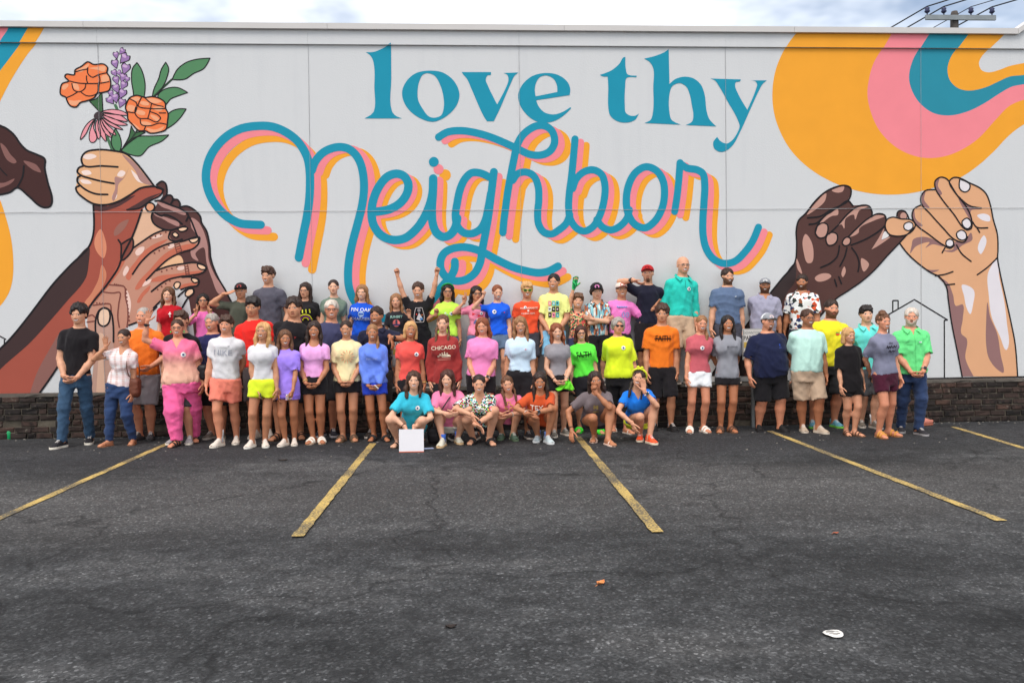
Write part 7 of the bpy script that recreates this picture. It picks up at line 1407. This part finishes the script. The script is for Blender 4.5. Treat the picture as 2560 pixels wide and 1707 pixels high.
# parking signs on posts in front of the ledge
def sign(xv, yv, label):
    q = vy(xv, yv, 11.55); root = empty('parking_sign', (q[0]+.15, 11.55, 0)); tag(root, label, 'sign', 'parking signs before the ledge'); zt = q[2]
    k = MB(); k.box(-.022, .022, .004, .040, 0, zt-.03); k.build('post', mat('galvanised', (.24, .25, .25), .5, .2, 8, .1, metallic=.6), root)
    k = MB(); k.box(-.15, .15, -.003, .003, zt-.44, zt); k.build('panel', mat('sign_white', paint(200, 204, 206), .45, .05, 6, 0), root)
    k = MB()
    for (x0, x1, z0, z1) in ((-.143, .143, zt-.012, zt-.007), (-.143, .143, zt-.433, zt-.428), (-.143, -.138, zt-.428, zt-.012), (.138, .143, zt-.428, zt-.012)): k.box(x0, x1, -.0048, -.0035, z0, z1)
    k.build('border', mat('sign_black', paint(36, 36, 40), .5, .05, 6, 0), root)
    for txt, z, hgt, c, wx in (('DOWNTOWN', zt-.06, .040, (120, 128, 132), .95), ('PARKING', zt-.135, .062, (34, 34, 38), .92)):
        v, f = text_mesh(txt, 0., .012); wmax = np.ptp(v[:, 0]); sc = .265/wmax; k = MB(); k.add([(a[0]*sc, -.0052, z+a[1]*hgt) for a in v], f); k.build('lettering', mat('print_%d_%d_%d' % c, paint(*c), .5, .05, 6, 0), root)
    k = MB(); k.box(-.132, .132, -.0046, -.0034, zt-.27, zt-.19); k.build('yellow_band', mat('sign_yellow', paint(196, 172, 84), .5, .05, 6, 0), root)
sign(899.5, 770, 'white downtown parking sign half hidden behind the coral t-shirt')
sign(1705.5, 755, 'white downtown parking sign half hidden behind the navy t-shirt and grey cap person')
# pink clog by the ledge
q = vz(2126, 977); clog = empty('clog', (q[0], q[1], 0), -1.15); tag(clog, 'pinkish tan clog lying beside the jeans of the rightmost person', 'shoe')
def clog_f(P): d = ell(P, (0, .02, .055), (.052, .13, .05)); d = smin(d, ell(P, (0, -.05, .06), (.050, .075, .052)), .02); return np.maximum(np.maximum(d, -ell(P, (0, .075, .10), (.036, .07, .06))), .028-P[:, 2])
v, qd = surfnet(clog_f, (-.06, -.14, 0), (.06, .16, .12), .009); link('clog_upper', mesh_np('clog', v, qd), mat('clog_pink', paint(190, 122, 108), .6, .08, 10, .1), clog, True)
v, qd = surfnet(lambda P: np.maximum(ell(P, (0, .0, .015), (.057, .148, .2)), np.abs(P[:, 2]-.015)-.0145), (-.06, -.15, 0), (.06, .15, .03), .008); link('clog_sole', mesh_np('sole', v, qd), mat('clog_sole', paint(150, 92, 74), .7, .08), clog, True)
# green can, leaves, paper lid, scraps
q = vz(22, 1008); can = empty('drink_can', (q[0], q[1], 0)); tag(can, 'small green drink can standing by the ledge at far left', 'can')
rs = [(0, .026), (.004, .028), (.010, .033), (.108, .033), (.118, .028), (.122, .0285), (.1225, .026)]
k = MB(); k.tube([(0, 0, z) for z, _ in rs], [r for _, r in rs], 20); k.build('can_body', mat('can_green', paint(20, 150, 92), .3, .25, 16, .02, spec=.5), can, True)
k = MB(); k.tube([(0, 0, .1205), (0, 0, .1232)], [.0275, .0275], 20); k.tube([(.0, -.004, .1232), (0, -.012, .126), (0, -.018, .1245)], .005, 6, flat=.4); k.build('can_lid', mat('can_metal', (.55, .56, .57), .35, .05, 6, 0, metallic=.8), can)
def leaf_obj(xv, yv, size, c, rz, label, curl=.35):
    q = vz(xv, yv); k = MB(); n = 9; vs_ = []
    for i in range(n):
        t = i/(n-1); hw = size*.42*math.sin(math.pi*min(1, t*1.02+.02))**.8*(1-.25*t)+.001
        for j in (-1, -.5, 0, .5, 1): vs_.append(((t-.5)*size, j*hw*(1+.15*math.sin(i*2.3)), .006+curl*size*(abs(j)**1.5*.35+(t-.5)**2)))
    k.add(vs_, [(i*5+j, (i+1)*5+j, (i+1)*5+j+1, i*5+j+1) for i in range(n-1) for j in range(4)])
    k.tube([(-.5*size, 0, .01), (-.62*size, .01*size, .004), (-.75*size, .05*size, .004)], .0018, 5)
    o = k.build('fallen_leaf', mat('leaf_%d' % c[0], paint(*c), .8, .25, 40, .2), smooth=True); o.location = (q[0], q[1], -.006); o.rotation_euler = (0, 0, rz); tag(o, label, 'leaf', 'dry leaves on the asphalt')
leaf_obj(1380, 1341, .062, (206, 138, 86), .7, 'curled orange-tan leaf lying on the open asphalt', .6)
leaf_obj(1036, 1440, .058, (44, 38, 36), .3, 'dark curled leaf on the asphalt near the front', .4)
leaf_obj(1974, 1449-0, .03, (120, 96, 70), 1.2, 'tiny brown leaf on the asphalt right of the paper lid', .4) if False else None
leaf_obj(650, 1057, .10, (50, 44, 40), .05, 'dark flat leaf before the white sneakers', .2)
leaf_obj(1920, 1224, .045, (150, 84, 60), .2, 'small reddish leaf on the pale paving at right', .3)
q = vz(1914, 1456); lid = empty('paper_lid', (q[0], q[1], 0)); tag(lid, 'crushed white paper lid lying on the asphalt at front right', 'litter')
k = MB(); r_ = random.Random(4); n = 22; prof = [(.0, .003), (.02, .004), (.034, .003), (.040, .006), (.045, .004), (.047, .001)]
for rad, z in prof: k.v += [(rad*math.cos(a)*(1+.05*math.sin(3*a)+r_.uniform(-.02, .02)), rad*math.sin(a)*(1+.05*math.cos(2*a)), z+r_.uniform(-.0015, .0015)+.003*math.sin(2*a+1)+.003) for a in np.arange(n)*2*math.pi/n]
k.f = [(i*n+j, i*n+(j+1) % n, (i+1)*n+(j+1) % n, (i+1)*n+j) for i in range(len(prof)-1) for j in range(n)]; k.mi = [0]*len(k.f); k.build('lid_disc', mat('paper_white', paint(206, 210, 212), .7, .12, 60, .2), lid)
k = MB(); k.tube([(-.03, .012, .009), (0, .018, .010), (.03, .008, .009)], .0035, 5); k.tube([(-.025, -.012, .009), (.01, -.016, .010), (.028, -.01, .009)], .003, 5); k.build('crease', mat('paper_grey', paint(130, 134, 136), .7), lid)
q = vz(984, 1030); o = MB().box(-.06, .06, -.035, .035, .001, .006).build('card', mat('card_blue', paint(150, 168, 206), .6, .05, 6, 0)); o.location = (q[0], q[1], .0); o.rotation_euler = (0, 0, .25); tag(o, 'small pale blue card lying on the asphalt beside the white board', 'card')
